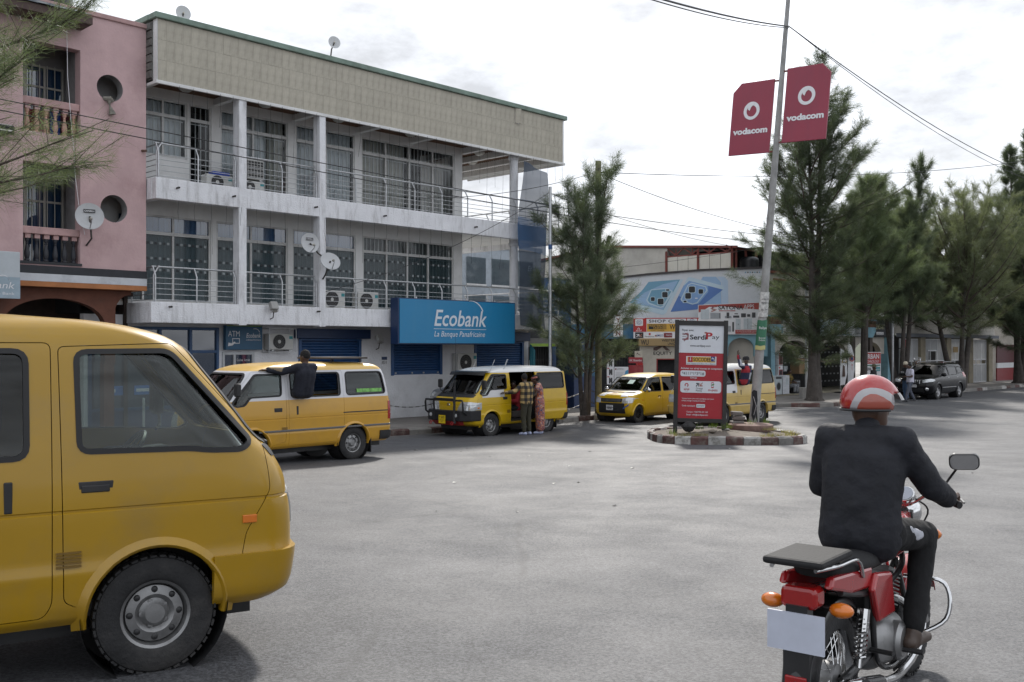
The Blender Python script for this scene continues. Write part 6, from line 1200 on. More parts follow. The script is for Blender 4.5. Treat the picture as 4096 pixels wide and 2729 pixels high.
def two_tone(name, low, high, zb, roof=None, zr=9., patch=None):
    """paint mask by height in the vehicle's own space; patch = (x0, x1, z0) is the sprayed door shoulder"""
    if name in MATS: return MATS[name]
    m = M(name, low, .32, var=.05, vs=1.4, dirt=.4, dcol=(low[0]*.62, low[1]*.66, low[2]*.9+.03), ds=1.6, coat=.35, bump=.08, bs=3.2); t = m.node_tree; l = t.links.new
    b = [n for n in t.nodes if n.type == 'BSDF_PRINCIPLED'][0]; cur = b.inputs['Base Color'].links[0].from_socket
    tc = t.nodes.new('ShaderNodeTexCoord'); sx = t.nodes.new('ShaderNodeSeparateXYZ'); l(tc.outputs['Object'], sx.inputs[0])
    def cmp(sock, th, op='GREATER_THAN'):
        n = t.nodes.new('ShaderNodeMath'); n.operation = op; l(sock, n.inputs[0]); n.inputs[1].default_value = th; return n.outputs[0]
    def mul(a, c):
        n = t.nodes.new('ShaderNodeMath'); n.operation = 'MULTIPLY'; l(a, n.inputs[0]); l(c, n.inputs[1]); return n.outputs[0]
    def mixc(f, c2):
        nonlocal cur
        n = t.nodes.new('ShaderNodeMixRGB'); l(f, n.inputs[0]); l(cur, n.inputs[1]); n.inputs[2].default_value = (*c2, 1); cur = n.outputs[0]
    if zb is not None: mixc(cmp(sx.outputs[2], zb), high)
    if patch: mixc(mul(mul(cmp(sx.outputs[0], patch[0]), cmp(sx.outputs[0], patch[1], 'LESS_THAN')), cmp(sx.outputs[2], patch[2])), high) if len(patch) == 3 else mixc(mul(mul(cmp(sx.outputs[0], patch[0]), cmp(sx.outputs[0], patch[1], 'LESS_THAN')), mul(cmp(sx.outputs[2], patch[2]), cmp(sx.outputs[2], patch[3], 'LESS_THAN'))), high)
    if roof: mixc(cmp(sx.outputs[2], zr), roof)
    l(cur, b.inputs['Base Color']); return m
# ---- body shell from horizontal slices (z, xr, xf, w, bow_f, rad_f, rad_r, bow_r)
def catmull(rows, n):
    rows = np.array(rows, float); out = []
    for i in range(len(rows)-1):
        p0, p1, p2, p3 = rows[max(i-1, 0)], rows[i], rows[i+1], rows[min(i+2, len(rows)-1)]
        dz = p2[0]-p1[0]; m1 = (p2-p0)/max(p2[0]-p0[0], 1e-6)*dz if i else p2-p1; m2 = (p3-p1)/max(p3[0]-p1[0], 1e-6)*dz if i+2 < len(rows) else p2-p1
        k = n if dz > .03 else 1
        for j in range(k):
            t = j/k; t2, t3 = t*t, t*t*t; out.append((2*t3-3*t2+1)*p1+(t3-2*t2+t)*m1+(-2*t3+3*t2)*p2+(t3-t2)*m2)
    out.append(rows[-1]); return np.array(out)
def ring(row, off=0.):
    z, xr, xf, w, bf, rf, rr_, br = row; xr += off; xf -= off; w = max(w-off, .02); rf = max(min(rf, w*.9), .02); rr_ = max(min(rr_, w*.9), .02); P = []
    def fxx(y): return xf-bf*(y/w)**2
    def rxx(y): return xr+br*(y/w)**2
    for y in np.linspace(0, w-rf, 9): P.append((fxx(y), y))
    x0 = fxx(w-rf)
    for a in np.linspace(0, pi/2, 8)[1:]: P.append((x0-rf*1.0*(1-cos(a)), w-rf+rf*sin(a)))
    xs, xe = P[-1][0], rxx(w-rr_)+rr_
    for x in np.linspace(xs, xe, 26)[1:]: P.append((x, w))
    x1 = rxx(w-rr_)
    for a in np.linspace(0, pi/2, 7)[1:]: P.append((x1+rr_*(1-sin(a)), w-rr_+rr_*cos(a)))
    for y in np.linspace(w-rr_, 0, 7)[1:]: P.append((rxx(y), y))
    half = [(x, y, z) for x, y in P]; return half + [(x, -y, z) for x, y, z in half[-2:0:-1]]
def stack(rows, off=0., zmin=None, zmax=None, dz=0.):
    v = []; f = []; sel = [r for r in rows if (zmin is None or r[0] >= zmin) and (zmax is None or r[0] <= zmax)]
    for r in sel: rg = ring(r, off); v += [(x, y, z-(off*dz)) for x, y, z in rg]; n = len(rg)
    for i in range(len(sel)-1):
        for k in range(n): k2 = (k+1) % n; f.append((i*n+k, i*n+k2, (i+1)*n+k2, (i+1)*n+k))
    f.append(tuple(range(n-1, -1, -1))); f.append(tuple((len(sel)-1)*n+k for k in range(n))); return v, f
def shell(rows, off, th, floor, name='shell'):
    mb = MB(); v, f = stack(rows, off, dz=.6); mb.add(v, f)
    top = rows[-1][0]; v, f = stack(rows, off+th, zmin=floor, zmax=top-.02, dz=.6); mb.add(v, [tuple(reversed(q)) for q in f]); return mb.mesh(name, [])
def cutter(items):
    """items: ('y', poly xz, y0, y1) | ('x', poly yz, x0, x1) | ('cyl', x, z, r, y0, y1)"""
    mb = MB()
    for it in items:
        if it[0] == 'y': mb.prism(it[1], lambda u, v, w: (u, w, v), it[3], it[2])
        elif it[0] == 'x': mb.prism(it[1], lambda u, v, w: (w, u, v), it[2], it[3])
        elif it[0] == 'z': mb.prism(it[1], lambda u, v, w: (u, v, w), it[2], it[3])
        else:
            _, x, z, r, y0, y1 = it; mb.lathe([(r, y0), (r, y1)], 40, Matrix.Translation((x, 0, z)) @ Matrix.Rotation(-pi/2, 4, 'X'), cap=True)
    me = mb.mesh('cut', []); bm = bmesh.new(); bm.from_mesh(me); bmesh.ops.recalc_face_normals(bm, faces=bm.faces); bm.to_mesh(me); bm.free(); return me
def rpoly(pts, r=.05, n=4):
    """polygon with rounded corners"""
    out = []; m = len(pts)
    for i in range(m):
        p = Vector((*pts[i], 0)); a = Vector((*pts[i-1], 0)); b = Vector((*pts[(i+1) % m], 0)); rr_ = min(r, (a-p).length*.45, (b-p).length*.45)
        s = p+(a-p).normalized()*rr_; e = p+(b-p).normalized()*rr_
        for k in range(n+1): t = k/n; q = s*(1-t)**2+p*2*t*(1-t)+e*t*t; out.append((q.x, q.y))
    return out
def grow(poly, d):
    m = len(poly); out = []; area = sum(poly[i][0]*poly[(i+1) % m][1]-poly[(i+1) % m][0]*poly[i][1] for i in range(m)); sg = 1 if area > 0 else -1
    for i in range(m):
        a, b, c = Vector(poly[i-1]), Vector(poly[i]), Vector(poly[(i+1) % m]); e = (c-a)
        if e.length < 1e-6: e = Vector((1, 0))
        e.normalize(); out.append((b.x+sg*e.y*d, b.y-sg*e.x*d))
    return out
def both(poly, y0=.3, y1=1.2): return [('y', poly, y0, y1), ('y', poly, -y1, -y0)]
def wheel_parts(R, w, style):
    """wheel in its own space, axle along Y, outer face at +Y; returns list (name, mesh)"""
    T = Matrix.Rotation(-pi/2, 4, 'X'); o = []; h = w/2; ri = R*.60
    m = MB(); m.lathe([(ri-.01, -h*.8), (ri, -h*.92), (R*.86, -h), (R*.965, -h*.86), (R, -h*.6), (R, h*.6), (R*.965, h*.86), (R*.86, h), (ri+.015, h*.93), (ri, h*.86), (ri-.012, h*.7)], 48, T)
    for k in range(40):                                   # tread blocks
        for sgn in (-1, 1):
            a = 2*pi*(k+.25*sgn)/40; c_, s_ = cos(a), sin(a); Rm = Matrix(((c_, 0, s_, 0), (0, 1, 0, 0), (-s_, 0, c_, 0), (0, 0, 0, 1)))
            m.box(-.017, .017, sgn*h*.12 if sgn > 0 else -h*.88, h*.88 if sgn > 0 else -h*.12, R-.006, R+.006, T=Rm)
    o.append(('tyre', m.mesh('tyre', RUB, True, 40)))
    m = MB(); m.lathe([(ri-.005, h*.80), (ri-.02, h*.72), (ri-.03, h*.3), (ri*.83, h*.22), (ri*.83, -h*.8)], 40, T)
    if style == 'steel':
        m.lathe([(ri*.84, h*.22), (ri*.80, h*.42), (ri*.55, h*.50), (ri*.42, h*.30), (ri*.40, h*.32), (ri*.30, h*.55), (ri*.27, h*.62), (.001, h*.63)], 40, T)
        dk = MB()
        for k in range(8): a = 2*pi*k/8; dk.sphere((ri*.68*cos(a), h*.43, ri*.68*sin(a)), (ri*.10, h*.12, ri*.10), 10, 6)
        for k in range(5): a = 2*pi*k/5; m.lathe([(.001, h*.42), (.014, h*.41), (.014, h*.2)], 8, Matrix.Translation((ri*.36*cos(a), 0, ri*.36*sin(a))) @ T)
        o.append(('rim', m.mesh('rim', RIMS, True))); o.append(('vent_holes', dk.mesh('vent_holes', BPL, True)))
    elif style == 'spoke':
        bk = M('black_alloy', (.018, .018, .02), .35, .3)
        for k in range(10):
            a = 2*pi*k/10
            for da in (-.09, .09): m.bar((ri*.2*cos(a), h*.55, ri*.2*sin(a)), (ri*.93*cos(a+da), h*.62, ri*.93*sin(a+da)), .016, .022, up=(0, 1, 0))
        m.lathe([(ri*.25, h*.3), (ri*.25, h*.62), (ri*.15, h*.66), (.001, h*.66)], 20, T); m.lathe([(ri*.9, h*.5), (ri*.96, h*.72), (ri, h*.8)], 40, T); o.append(('rim', m.mesh('rim', bk, True)))
    else:
        al = M('silver_alloy', (.5, .5, .51), .28, .9, var=.1)
        for k in range(5):
            a = 2*pi*k/5
            for da in (-.12, .12): m.bar((ri*.2*cos(a), h*.60, ri*.2*sin(a)), (ri*.95*cos(a+da), h*.55, ri*.95*sin(a+da)), .05, .03, up=(0, 1, 0))
        m.lathe([(ri*.26, h*.3), (ri*.26, h*.64), (ri*.12, h*.68), (.001, h*.68)], 20, T); m.lathe([(ri*.9, h*.4), (ri*.97, h*.72), (ri, h*.82)], 40, T); o.append(('rim', m.mesh('rim', al, True)))
    m = MB(); m.lathe([(.001, -h*.3), (ri*.8, -h*.3)], 24, T); m.lathe([(ri*.62, -h*.25), (ri*.62, -h*.1), (.05, -h*.1)], 24, T); o.append(('brake_drum', m.mesh('brake_drum', M('brake_dark', (.03, .028, .026), .7), True)))
    return o
def put_wheels(t, R, xs, yo, w, parts, steer=0.):
    for x in xs:
        for sg in (1, -1):
            hub = link(parts[0][1], 'wheel', t); hub.location = (x, sg*yo, R-.004); hub.rotation_euler = (0, 0, (0 if sg > 0 else pi)+(steer if x == max(xs) else 0))
            for nm, me in parts[1:]: link(me, nm, hub, kind='stuff' if nm == 'vent_holes' else None)
def arch_lip(x, z, r, wfun, mat, t, a0=-8, a1=188, lip=.035, proud=.02):
    for sg in (1, -1):
        m = MB(); vs = []; n = 26; c = 5
        for k in range(n+1):
            a = radians(a0+(a1-a0)*k/n)
            for (dr, dy) in ((-.012, -.05), (-.012, proud), (.004, proud+.010), (lip*.7, proud*.6), (lip*1.7, -.012)):
                px, pz = x+(r+dr)*cos(a), z+(r+dr)*sin(a); vs.append((px, sg*(wfun(pz)+dy), pz))
        m.add(vs, [(k*c+i, k*c+i+1, (k+1)*c+i+1, (k+1)*c+i) for k in range(n) for i in range(c-1)]); m.build('wheel_arch', mat, t, True, ang=60)
def wells(x, z, r, t, y0=.42, y1=.80):
    m = MB()
    for sg in (1, -1):
        T = Matrix.Translation((x, 0, z)) @ Matrix.Rotation(-pi/2*sg, 4, 'X'); m.lathe([(.001, y0), (r+.02, y0), (r+.02, y1)], 30, T)
    m.build('wheel_well', BPL, t, kind='stuff')
def width_at(rows):
    zs = [r[0] for r in rows]; ws = [r[3] for r in rows]; return lambda z: float(np.interp(z, zs, ws))
def front_at(rows): zs = [r[0] for r in rows]; return lambda z, y=0.: float(np.interp(z, zs, [r[2]-r[4]*(y/max(r[3], .05))**2 for r in rows]))

# ================================================================ MINIBUS
VAN = [  # z, xr, xf, w, bow_f, rad_f, rad_r, bow_r
 (.31, -2.02, 1.86, .755, .10, .22, .10, .03), (.36, -2.06, 1.93, .795, .10, .22, .10, .03), (.52, -2.08, 1.965, .815, .10, .22, .10, .03), (.598, -2.085, 1.97, .822, .10, .22, .10, .03), (.612, -2.085, 1.97, .816, .10, .22, .10, .03), (.80, -2.085, 1.96, .820, .10, .22, .10, .03),
 (.846, -2.085, 1.95, .821, .10, .22, .10, .03), (.852, -2.078, 1.942, .814, .10, .22, .10, .03), (.862, -2.078, 1.939, .814, .10, .22, .10, .03), (.868, -2.084, 1.943, .821, .10, .22, .10, .03),
 (.98, -2.08, 1.905, .818, .12, .24, .10, .03), (1.09, -2.07, 1.80, .812, .13, .26, .10, .03), (1.135, -2.06, 1.735, .808, .14, .28, .10, .03), (1.18, -2.055, 1.675, .804, .14, .28, .11, .03), (1.40, -2.03, 1.475, .775, .14, .27, .12, .03), (1.58, -2.00, 1.31, .746, .13, .25, .13, .03),
 (1.68, -1.97, 1.21, .725, .12, .24, .14, .03), (1.755, -1.93, 1.10, .700, .12, .24, .16, .03), (1.80, -1.88, .96, .665, .12, .24, .18, .03), (1.84, -1.78, .76, .60, .12, .24, .20, .03), (1.868, -1.58, .42, .48, .12, .22, .22, .03), (1.882, -1.2, .05, .30, .08, .15, .15, .03), (1.886, -.9, -.2, .15, .03, .08, .08, .02)]
WB_F, WB_R, WR = 1.12, -1.12, .315
w_front = rpoly([(1.50, 1.16), (1.455, 1.12), (1.28, 1.13), (1.16, 1.27), (.52, 1.285), (.50, 1.66), (1.02, 1.67)], .05)
w_slide = rpoly([(.30, 1.255), (-.80, 1.255), (-.80, 1.68), (.30, 1.68)], .06)
w_rear = rpoly([(-.96, 1.255), (-1.90, 1.265), (-1.83, 1.68), (-.96, 1.68)], .07)
w_wind = rpoly([(-.70, 1.155), (.70, 1.155), (.585, 1.685), (-.585, 1.685)], .09)
w_back = rpoly([(-.60, 1.26), (.60, 1.26), (.54, 1.70), (-.54, 1.70)], .08)
d_front = rpoly([(1.66, .90), (1.52, .70), (1.50, .40), (1.44, .37), (.72, .37), (.43, .44), (.41, 1.70), (1.05, 1.72), (1.58, 1.15)], .03)
d_slide = rpoly([(.36, .37), (-.72, .37), (-.88, .56), (-.88, 1.72), (.36, 1.72)], .035)
def van_meshes(VAN, w_front, w_slide, w_rear, w_wind, w_back, d_front, d_slide, hw=.82, cz=(1.07, 1.145)):
    VR = catmull(VAN, 3); d = {}
    sh = shell(VR, 0, .035, .40); cuts = both(w_front, .45)+both(w_slide, .45)+both(w_rear, .45)
    sh = boolean(sh, cutter([('x', w_wind, .9, 2.2), ('x', w_back, -2.3, -1.6)]))
    cuts += [('cyl', WB_F, .33, .365, .45, 1.1), ('cyl', WB_F, .33, .365, -1.1, -.45), ('cyl', WB_R, .33, .365, .45, 1.1), ('cyl', WB_R, .33, .365, -1.1, -.45)]
    sh = boolean(sh, cutter(cuts))
    gap = lambda p: grow(p, .0045)
    d['fd_l'] = boolean(sh, cutter([('y', d_front, .5, 1.2)]), 'INTERSECT'); d['fd_r'] = boolean(sh, cutter([('y', d_front, -1.2, -.5)]), 'INTERSECT'); d['sd_l'] = boolean(sh, cutter([('y', d_slide, .5, 1.2)]), 'INTERSECT'); d['sd_r'] = boolean(sh, cutter([('y', d_slide, -1.2, -.5)]), 'INTERSECT')
    d['body'] = boolean(sh, cutter([('y', gap(d_front), .55, 1.2), ('y', gap(d_front), -1.2, -.55), ('y', gap(d_slide), .55, 1.2), ('y', gap(d_slide), -1.2, -.55)]))
    gs = shell(VR, .012, .005, 1.0)
    for k, c in (('g_wind', [('x', grow(w_wind, .01), .9, 2.2)]), ('g_back', [('x', grow(w_back, .01), -2.3, -1.6)]), ('g_fl', [('y', grow(w_front, .01), .3, 1.2)]), ('g_fr', [('y', grow(w_front, .01), -1.2, -.3)]), ('g_sl', [('y', grow(w_slide, .01), .3, 1.2)]), ('g_sr', [('y', grow(w_slide, .01), -1.2, -.3)]), ('g_rl', [('y', grow(w_rear, .01), .3, 1.2)]), ('g_rr', [('y', grow(w_rear, .01), -1.2, -.3)])):
        d[k] = boolean(gs, cutter(c), 'INTERSECT')
    ss = shell(VR, -.004, .016, 1.0)
    def seal(p, ax, a, b): return boolean(boolean(ss, cutter([(ax, grow(p, .020), a, b)]), 'INTERSECT'), cutter([(ax, grow(p, -.008), a, b)]))
    d['s_wind'] = seal(w_wind, 'x', .9, 2.2); d['s_back'] = seal(w_back, 'x', -2.3, -1.6)
    for k, p in (('f', w_front), ('s', w_slide), ('r', w_rear)): d['s_%sl' % k] = seal(p, 'y', .3, 1.2); d['s_%sr' % k] = seal(p, 'y', -1.2, -.3)
    # proud skins: bumpers, lamps, cowl
    ps = shell(VR, -.022, .05, .33)
    d['bumper_f'] = boolean(ps, cutter([('x', rpoly([(-.95, .30), (.95, .30), (.95, .60), (-.95, .60)], .01), 1.42, 2.3)]), 'INTERSECT'); d['bumper_r'] = boolean(ps, cutter([('x', rpoly([(-.95, .34), (.95, .34), (.95, .52), (-.95, .52)], .01), -2.4, -1.75)]), 'INTERSECT')
    ls = shell(VR, -.006, .03, .5)
    hl = lambda s: rpoly([(s*.34, .70), (s*hw, .72), (s*(hw+.02), .93), (s*(hw-.08), .955), (s*.44, .95)], .035)
    d['hl_l'] = boolean(ls, cutter([('x', hl(1), 1.5, 2.3)]), 'INTERSECT'); d['hl_r'] = boolean(ls, cutter([('x', hl(-1), 1.5, 2.3)]), 'INTERSECT')
    tl = lambda s: rpoly([(s*.66, .74), (s*.84, .74), (s*.84, 1.10), (s*.68, 1.10)], .02)
    d['tl_l'] = boolean(ls, cutter([('x', tl(1), -2.3, -1.95)]), 'INTERSECT'); d['tl_r'] = boolean(ls, cutter([('x', tl(-1), -2.3, -1.95)]), 'INTERSECT')
    d['cowl'] = boolean(shell(VR, -.003, .02, 1.0), cutter([('x', rpoly([(-.72, cz[0]), (.72, cz[0]), (.72, cz[1]), (-.72, cz[1])], .02), 1.4, 2.2)]), 'INTERSECT')
    for k in d: smoothen(d[k], 32)
    d['W'] = width_at(VR); d['F'] = front_at(VR); return d
VM = van_meshes(VAN, w_front, w_slide, w_rear, w_wind, w_back, d_front, d_slide); VFr = VM['F']
NEARV = [  # the near bus: steeper screen, taller roof
 (.31, -2.02, 1.86, .755, .10, .20, .10, .03), (.36, -2.06, 1.93, .795, .10, .20, .10, .03), (.52, -2.08, 1.965, .815, .10, .20, .10, .03), (.598, -2.085, 1.97, .822, .10, .20, .10, .03), (.612, -2.085, 1.97, .816, .10, .20, .10, .03), (.80, -2.085, 1.965, .820, .10, .20, .10, .03),
 (.896, -2.085, 1.95, .821, .10, .21, .10, .03), (.902, -2.078, 1.942, .814, .10, .21, .10, .03), (.912, -2.078, 1.939, .814, .10, .21, .10, .03), (.918, -2.084, 1.943, .821, .10, .21, .10, .03),
 (1.02, -2.08, 1.93, .818, .11, .22, .10, .03), (1.12, -2.07, 1.885, .812, .12, .23, .10, .03), (1.18, -2.06, 1.845, .808, .12, .24, .10, .03), (1.24, -2.055, 1.79, .802, .12, .25, .11, .03), (1.45, -2.03, 1.63, .775, .12, .24, .12, .03), (1.64, -2.00, 1.48, .748, .12, .23, .13, .03),
 (1.745, -1.97, 1.39, .728, .12, .22, .14, .03), (1.82, -1.93, 1.28, .703, .12, .22, .16, .03), (1.87, -1.88, 1.12, .665, .12, .22, .18, .03), (1.91, -1.78, .88, .60, .12, .22, .20, .03), (1.938, -1.58, .5, .48, .12, .22, .22, .03), (1.952, -1.2, .05, .30, .08, .15, .15, .03), (1.956, -.9, -.2, .15, .03, .08, .08, .02)]
NM = van_meshes(NEARV, rpoly([(1.64, 1.23), (1.58, 1.19), (1.40, 1.195), (1.30, 1.21), (.74, 1.22), (.73, 1.73), (1.20, 1.735)], .05), rpoly([(.48, 1.20), (-.80, 1.20), (-.80, 1.735), (.48, 1.735)], .06), rpoly([(-.96, 1.21), (-1.90, 1.22), (-1.83, 1.735), (-.96, 1.735)], .07), rpoly([(-.70, 1.215), (.70, 1.215), (.60, 1.75), (-.60, 1.75)], .09), w_back,
 rpoly([(1.74, .95), (1.60, .72), (1.54, .40), (1.46, .37), (.80, .37), (.66, .44), (.64, 1.76), (1.22, 1.78), (1.72, 1.22)], .03), rpoly([(.60, .44), (.56, .37), (-.72, .37), (-.88, .56), (-.88, 1.78), (.60, 1.78)], .035), .66, (1.13, 1.20))
VWH = wheel_parts(WR, .19, 'steel')
def seat(t, x, y0, y1, z=.42, mat=None):
    m = MB(); m.box(x-.05, x+.42, y0, y1, z, z+.20); m.build('seat', mat or SEATM, t, bevel=.05)
    m = MB(); m.box(-.06, .06, y0, y1, 0, .58, T=Matrix.Translation((x-.05, 0, z+.14)) @ Matrix.Rotation(radians(-12), 4, 'Y')); m.build('seat_back', mat or SEATM, t, bevel=.05)
def mirror(t, x, y, z, sg, mat=BPL):
    m = MB(); m.tube([(x, sg*(y-.02), z), (x+.05, sg*(y+.10), z+.02), (x+.05, sg*(y+.13), z+.10)], .011, 6); mm = m.build('door_mirror', mat, t, True)
    m = MB(); m.box(x, x+.075, min(sg*(y+.05), sg*(y+.20)), max(sg*(y+.05), sg*(y+.20)), z+.09, z+.33); m.build('mirror_housing', mat, mm, bevel=.03); m = MB(); m.box(x-.004, x-.001, min(sg*(y+.07), sg*(y+.18)), max(sg*(y+.07), sg*(y+.18)), z+.12, z+.30); m.build('mirror_glass', CHR, mm)
def minibus(name, label, loc, rotz, paint, glass=VGL, open_slide=False, trim=BPL, bumper=None, mould=False, group='yellow minibus taxis', steer=0., VM=VM, nomirror=False, nowin=False):
    VFr = VM['F']; VWid = VM['W']; HT = Matrix.Translation((.22 if nomirror else 0, 0, 0))
    t = thing(name, label, 'minibus', loc, rotz, group)
    def P(k, nm, mat, par=t, lab=None): me = VM[k].copy(); setmats(me, mat); return link(me, nm, par, label=lab)
    P('body', 'body', paint)
    P('g_wind', 'windshield', VGL); P('s_wind', 'window_seal', SEAL); P('g_back', 'rear_window', glass); P('s_back', 'window_seal', SEAL)
    for sd in 'lr':
        fd = P('fd_'+sd, 'front_door', paint); P('g_f'+sd, 'door_window', VGL, fd); P('s_f'+sd, 'window_seal', SEAL, fd)
        sl = P('sd_'+sd, 'sliding_door', paint); g = None if (nowin and sd == 'l') else P('g_s'+sd, 'door_window', glass, sl); P('s_s'+sd, 'window_seal', SEAL, sl)
        P('g_r'+sd, 'quarter_window', glass); P('s_r'+sd, 'window_seal', SEAL)
        sg = 1 if sd == 'l' else -1
        m = MB(); m.box(.52, .66, sg*.812-.012, sg*.812+.012, 1.00, 1.04, T=HT); m.box(.505, .68, sg*.806-.012, sg*.806+.012, .98, 1.06, T=HT); m.build('door_handle', BPL, fd, bevel=.006)
        m = MB(); m.box(.16, .20, sg*.81-.014, sg*.81+.014, .92, 1.08, T=HT); m.build('door_handle', BPL, sl, bevel=.006)
        m = MB(); m.box(1.58, 1.66, sg*.823-.006, sg*.823+.006, .77, .815); m.build('side_repeater', LORG, t, bevel=.004)
        m = MB(); m.box(-2.0, -.86, sg*.816-.008, sg*.816+.008, .905, .925); m.build('door_rail', M('rail_dark', (.05, .05, .05), .4, .6), t)
        for k in range(4): pass
        m = MB()
        for k in range(5): m.box(.40, .52, sg*.822-.004, sg*.822+.004, .62+k*.018, .63+k*.018, T=HT)
        m.build('side_vent', M('vent_shadow', (.16, .09, .01), .6), t, kind='stuff')
        if open_slide and sd == 'l': sl.location = (-1.02, .045, 0)
        if not (nomirror and sg < 0): mirror(t, 1.42, .74, 1.20, sg, trim)
        P('hl_'+sd, 'headlight', LENS); P('tl_'+sd, 'tail_light', LRED)
        for x in (WB_F, WB_R): pass
    for x in (WB_F, WB_R): arch_lip(x, .33, .365, VWid, paint, t); wells(x, .33, .365, t)
    P('bumper_f', 'front_bumper', bumper or paint); P('bumper_r', 'rear_bumper', BPL); P('cowl', 'cowl', BPL)
    for y0, y1 in ((-.08, -.64), (.46, -.10)):                                       # wipers
        m = MB(); pts = []
        for k in range(5): y = y0+(y1-y0)*k/4; z = 1.175+.03*k/4; pts.append((VFr(z, y)+.022, y, z))
        m.tube(pts, .009, 5); m.build('wiper', BPL, t, True)
    m = MB(); m.box(1.05, 1.5, -.74, .74, .95, 1.10, T=None); m.box(1.2, 1.62, -.70, .70, .86, 1.06); m.build('dashboard', CABIN, t, bevel=.05)
    T = Matrix.Translation((1.02, -.36, 1.12)) @ Matrix.Rotation(radians(-52), 4, 'Y'); m = MB(); m.tube([T @ Vector((.19*cos(a), .19*sin(a), 0)) for a in np.linspace(0, 2*pi, 25)], .013, 6); m.bar(T @ Vector((-.19, 0, 0)), T @ Vector((.19, 0, 0)), .03, .015); m.build('steering_wheel', BPL, t, True)
    seat(t, .42, -.66, -.08); seat(t, .42, .05, .66); seat(t, -.55, -.66, .40); seat(t, -1.35, -.66, .66)
    m = MB(); m.box(-1.9, 1.5, -.70, .70, .33, .41); m.box(-1.95, 1.7, -.55, .55, .20, .33); m.tube([(1.12, -.6, .3), (1.12, .6, .3)], .05); m.tube([(-1.12, -.6, .3), (-1.12, .6, .3)], .06); m.tube([(-1.2, .35, .25), (-2.05, .38, .24)], .03); m.build('chassis', BPL, t)
    for sg in (1, -1): m = MB(); m.box(WB_R-.43, WB_R-.415, min(sg*.60, sg*.80), max(sg*.60, sg*.80), .10, .38); m.build('mud_flap', BPL, t)
    if mould:
        for sg in (1, -1): m = MB(); m.box(-2.0, 1.0, sg*.822-.01, sg*.822+.014, .62, .655); m.build('side_moulding', M('grey_moulding', (.12, .12, .12), .4), t, bevel=.008)
    put_wheels(t, WR, (WB_F, WB_R), .70, .19, VWH, steer)
    return t
YELN = M('near_taxi_yellow', (.36, .205, .003), .36, var=.08, vs=1.1, dirt=.55, dcol=(.25, .165, .05), ds=1.7, coat=.3, bump=.10, bs=3.2)
PV2 = two_tone('orange_yellow_and_white', (.53, .285, .025), (.58, .58, .60), 1.20, (.66, .43, .12), 1.735)
PVN = two_tone('yellow_white_roof', (.54, .35, .003), (.62, .62, .62), None, (.66, .66, .65), 1.715, (.62, 1.46, 1.06, 1.27))
PVB = two_tone('pale_yellow_white', (.56, .39, .10), (.62, .62, .62), None, (.64, .64, .62), 1.725, (.40, 1.55, 1.0, 1.75))
# near bus, bottom left: placed by its front wheel
NA = radians(59); nh = Vector((sin(NA), cos(NA), 0)); nr = Vector((cos(NA), -sin(NA), 0))
fw = Vector((-1.92, 5.38, 0)); c0 = fw - nh*WB_F - nr*.80; c0.z = ground(fw.x, fw.y)
near = minibus('minibus', 'plain yellow minibus in the lower left corner, cut off by the picture edge', c0, pi/2-NA, YELN, VGD, VM=NM, nomirror=True)
p = onroad(-1.0, 7.05); v2 = minibus('minibus', 'orange yellow minibus with white window band and a conductor leaning out', p, SROT+pi, PV2, VGD, mould=True, nowin=True)
p = onroad(8.36, 3.72); vn = minibus('minibus', 'yellow white roofed minibus with bull bar and open sliding door at the kerb', p, SROT+pi, PVN, VGD, True)
p = onroad(15.95, 6.25); vb = minibus('minibus', 'pale yellow minibus half hidden behind the red and white advert board', p, SROT+pi, PVB, VGD, mould=True, nowin=True)
# extras of the bull bar bus
BB = M('bullbar_black', (.012, .012, .014), .42, .2, var=.2); RBP = M('red_bar_paint', (.32, .02, .02), .45, var=.15)
m = MB()
for (a, b) in ((-.74, .74), (-.40, .40)):
    z1 = 1.0 if a < -.5 else 1.03
    m.tube([(1.98, a, .62), (2.10, a, .70), (2.12, a, z1-.08), (2.12, a*.97, z1), (2.12, b*.97, z1), (2.12, b, z1-.08), (2.10, b, .70), (1.98, b, .62)], .026, 8)
bb = m.build('bull_bar', BB, vn, True)
m = MB(); P = [(1.55, -.86), (1.90, -.84), (2.12, -.62), (2.17, -.3), (2.17, .3), (2.12, .62), (1.90, .84), (1.55, .86), (1.55, .80), (1.85, .76), (1.95, .3), (1.95, -.3), (1.85, -.76), (1.55, -.80)]
m.prism(P, lambda u, v, w: (u, v, w), .45, .73); m.build('bumper_bar', BB, vn, bevel=.02)
m = MB(); P2 = [(1.80, -.62), (2.10, -.50), (2.16, -.25), (2.16, .25), (2.10, .50), (1.80, .62)]; m.prism(P2, lambda u, v, w: (u-(.12 if w < .4 else 0), v, w), .33, .448); m.build('skid_plate', RBP, vn, bevel=.01)
for y in (-.42, .42):
    m = MB(); m.tube([(2.16+.0, y-.04, .44), (2.22, y-.035, .40), (2.22, y-.03, .36), (2.22, y+.03, .36), (2.22, y+.035, .40), (2.16, y+.04, .44)], .012, 6); m.build('tow_shackle', RBP, vn, True)
    m = MB(); m.lathe([(.001, .03), (.05, .02), (.055, 0)], 16, Matrix.Translation((2.135, y*1.15, .60)) @ Matrix.Rotation(pi/2, 4, 'Y')); m.build('fog_lamp', LENS, vn, True)
m = MB(); m.box(2.176, 2.186, -.13, .13, .38, .60); pl = m.build('number_plate', PLY, vn)
b = Board(pl, (2.188, -.13, .38), (0, 1, 0)); b.text('T 2475', .13, .13, .06, INK, .20, 'c', bold=.02); b.text('GOMA-R.D.C', .13, .075, .03, INK, .2, 'c'); b.text('063', .13, .03, .03, INK, .06, 'c')
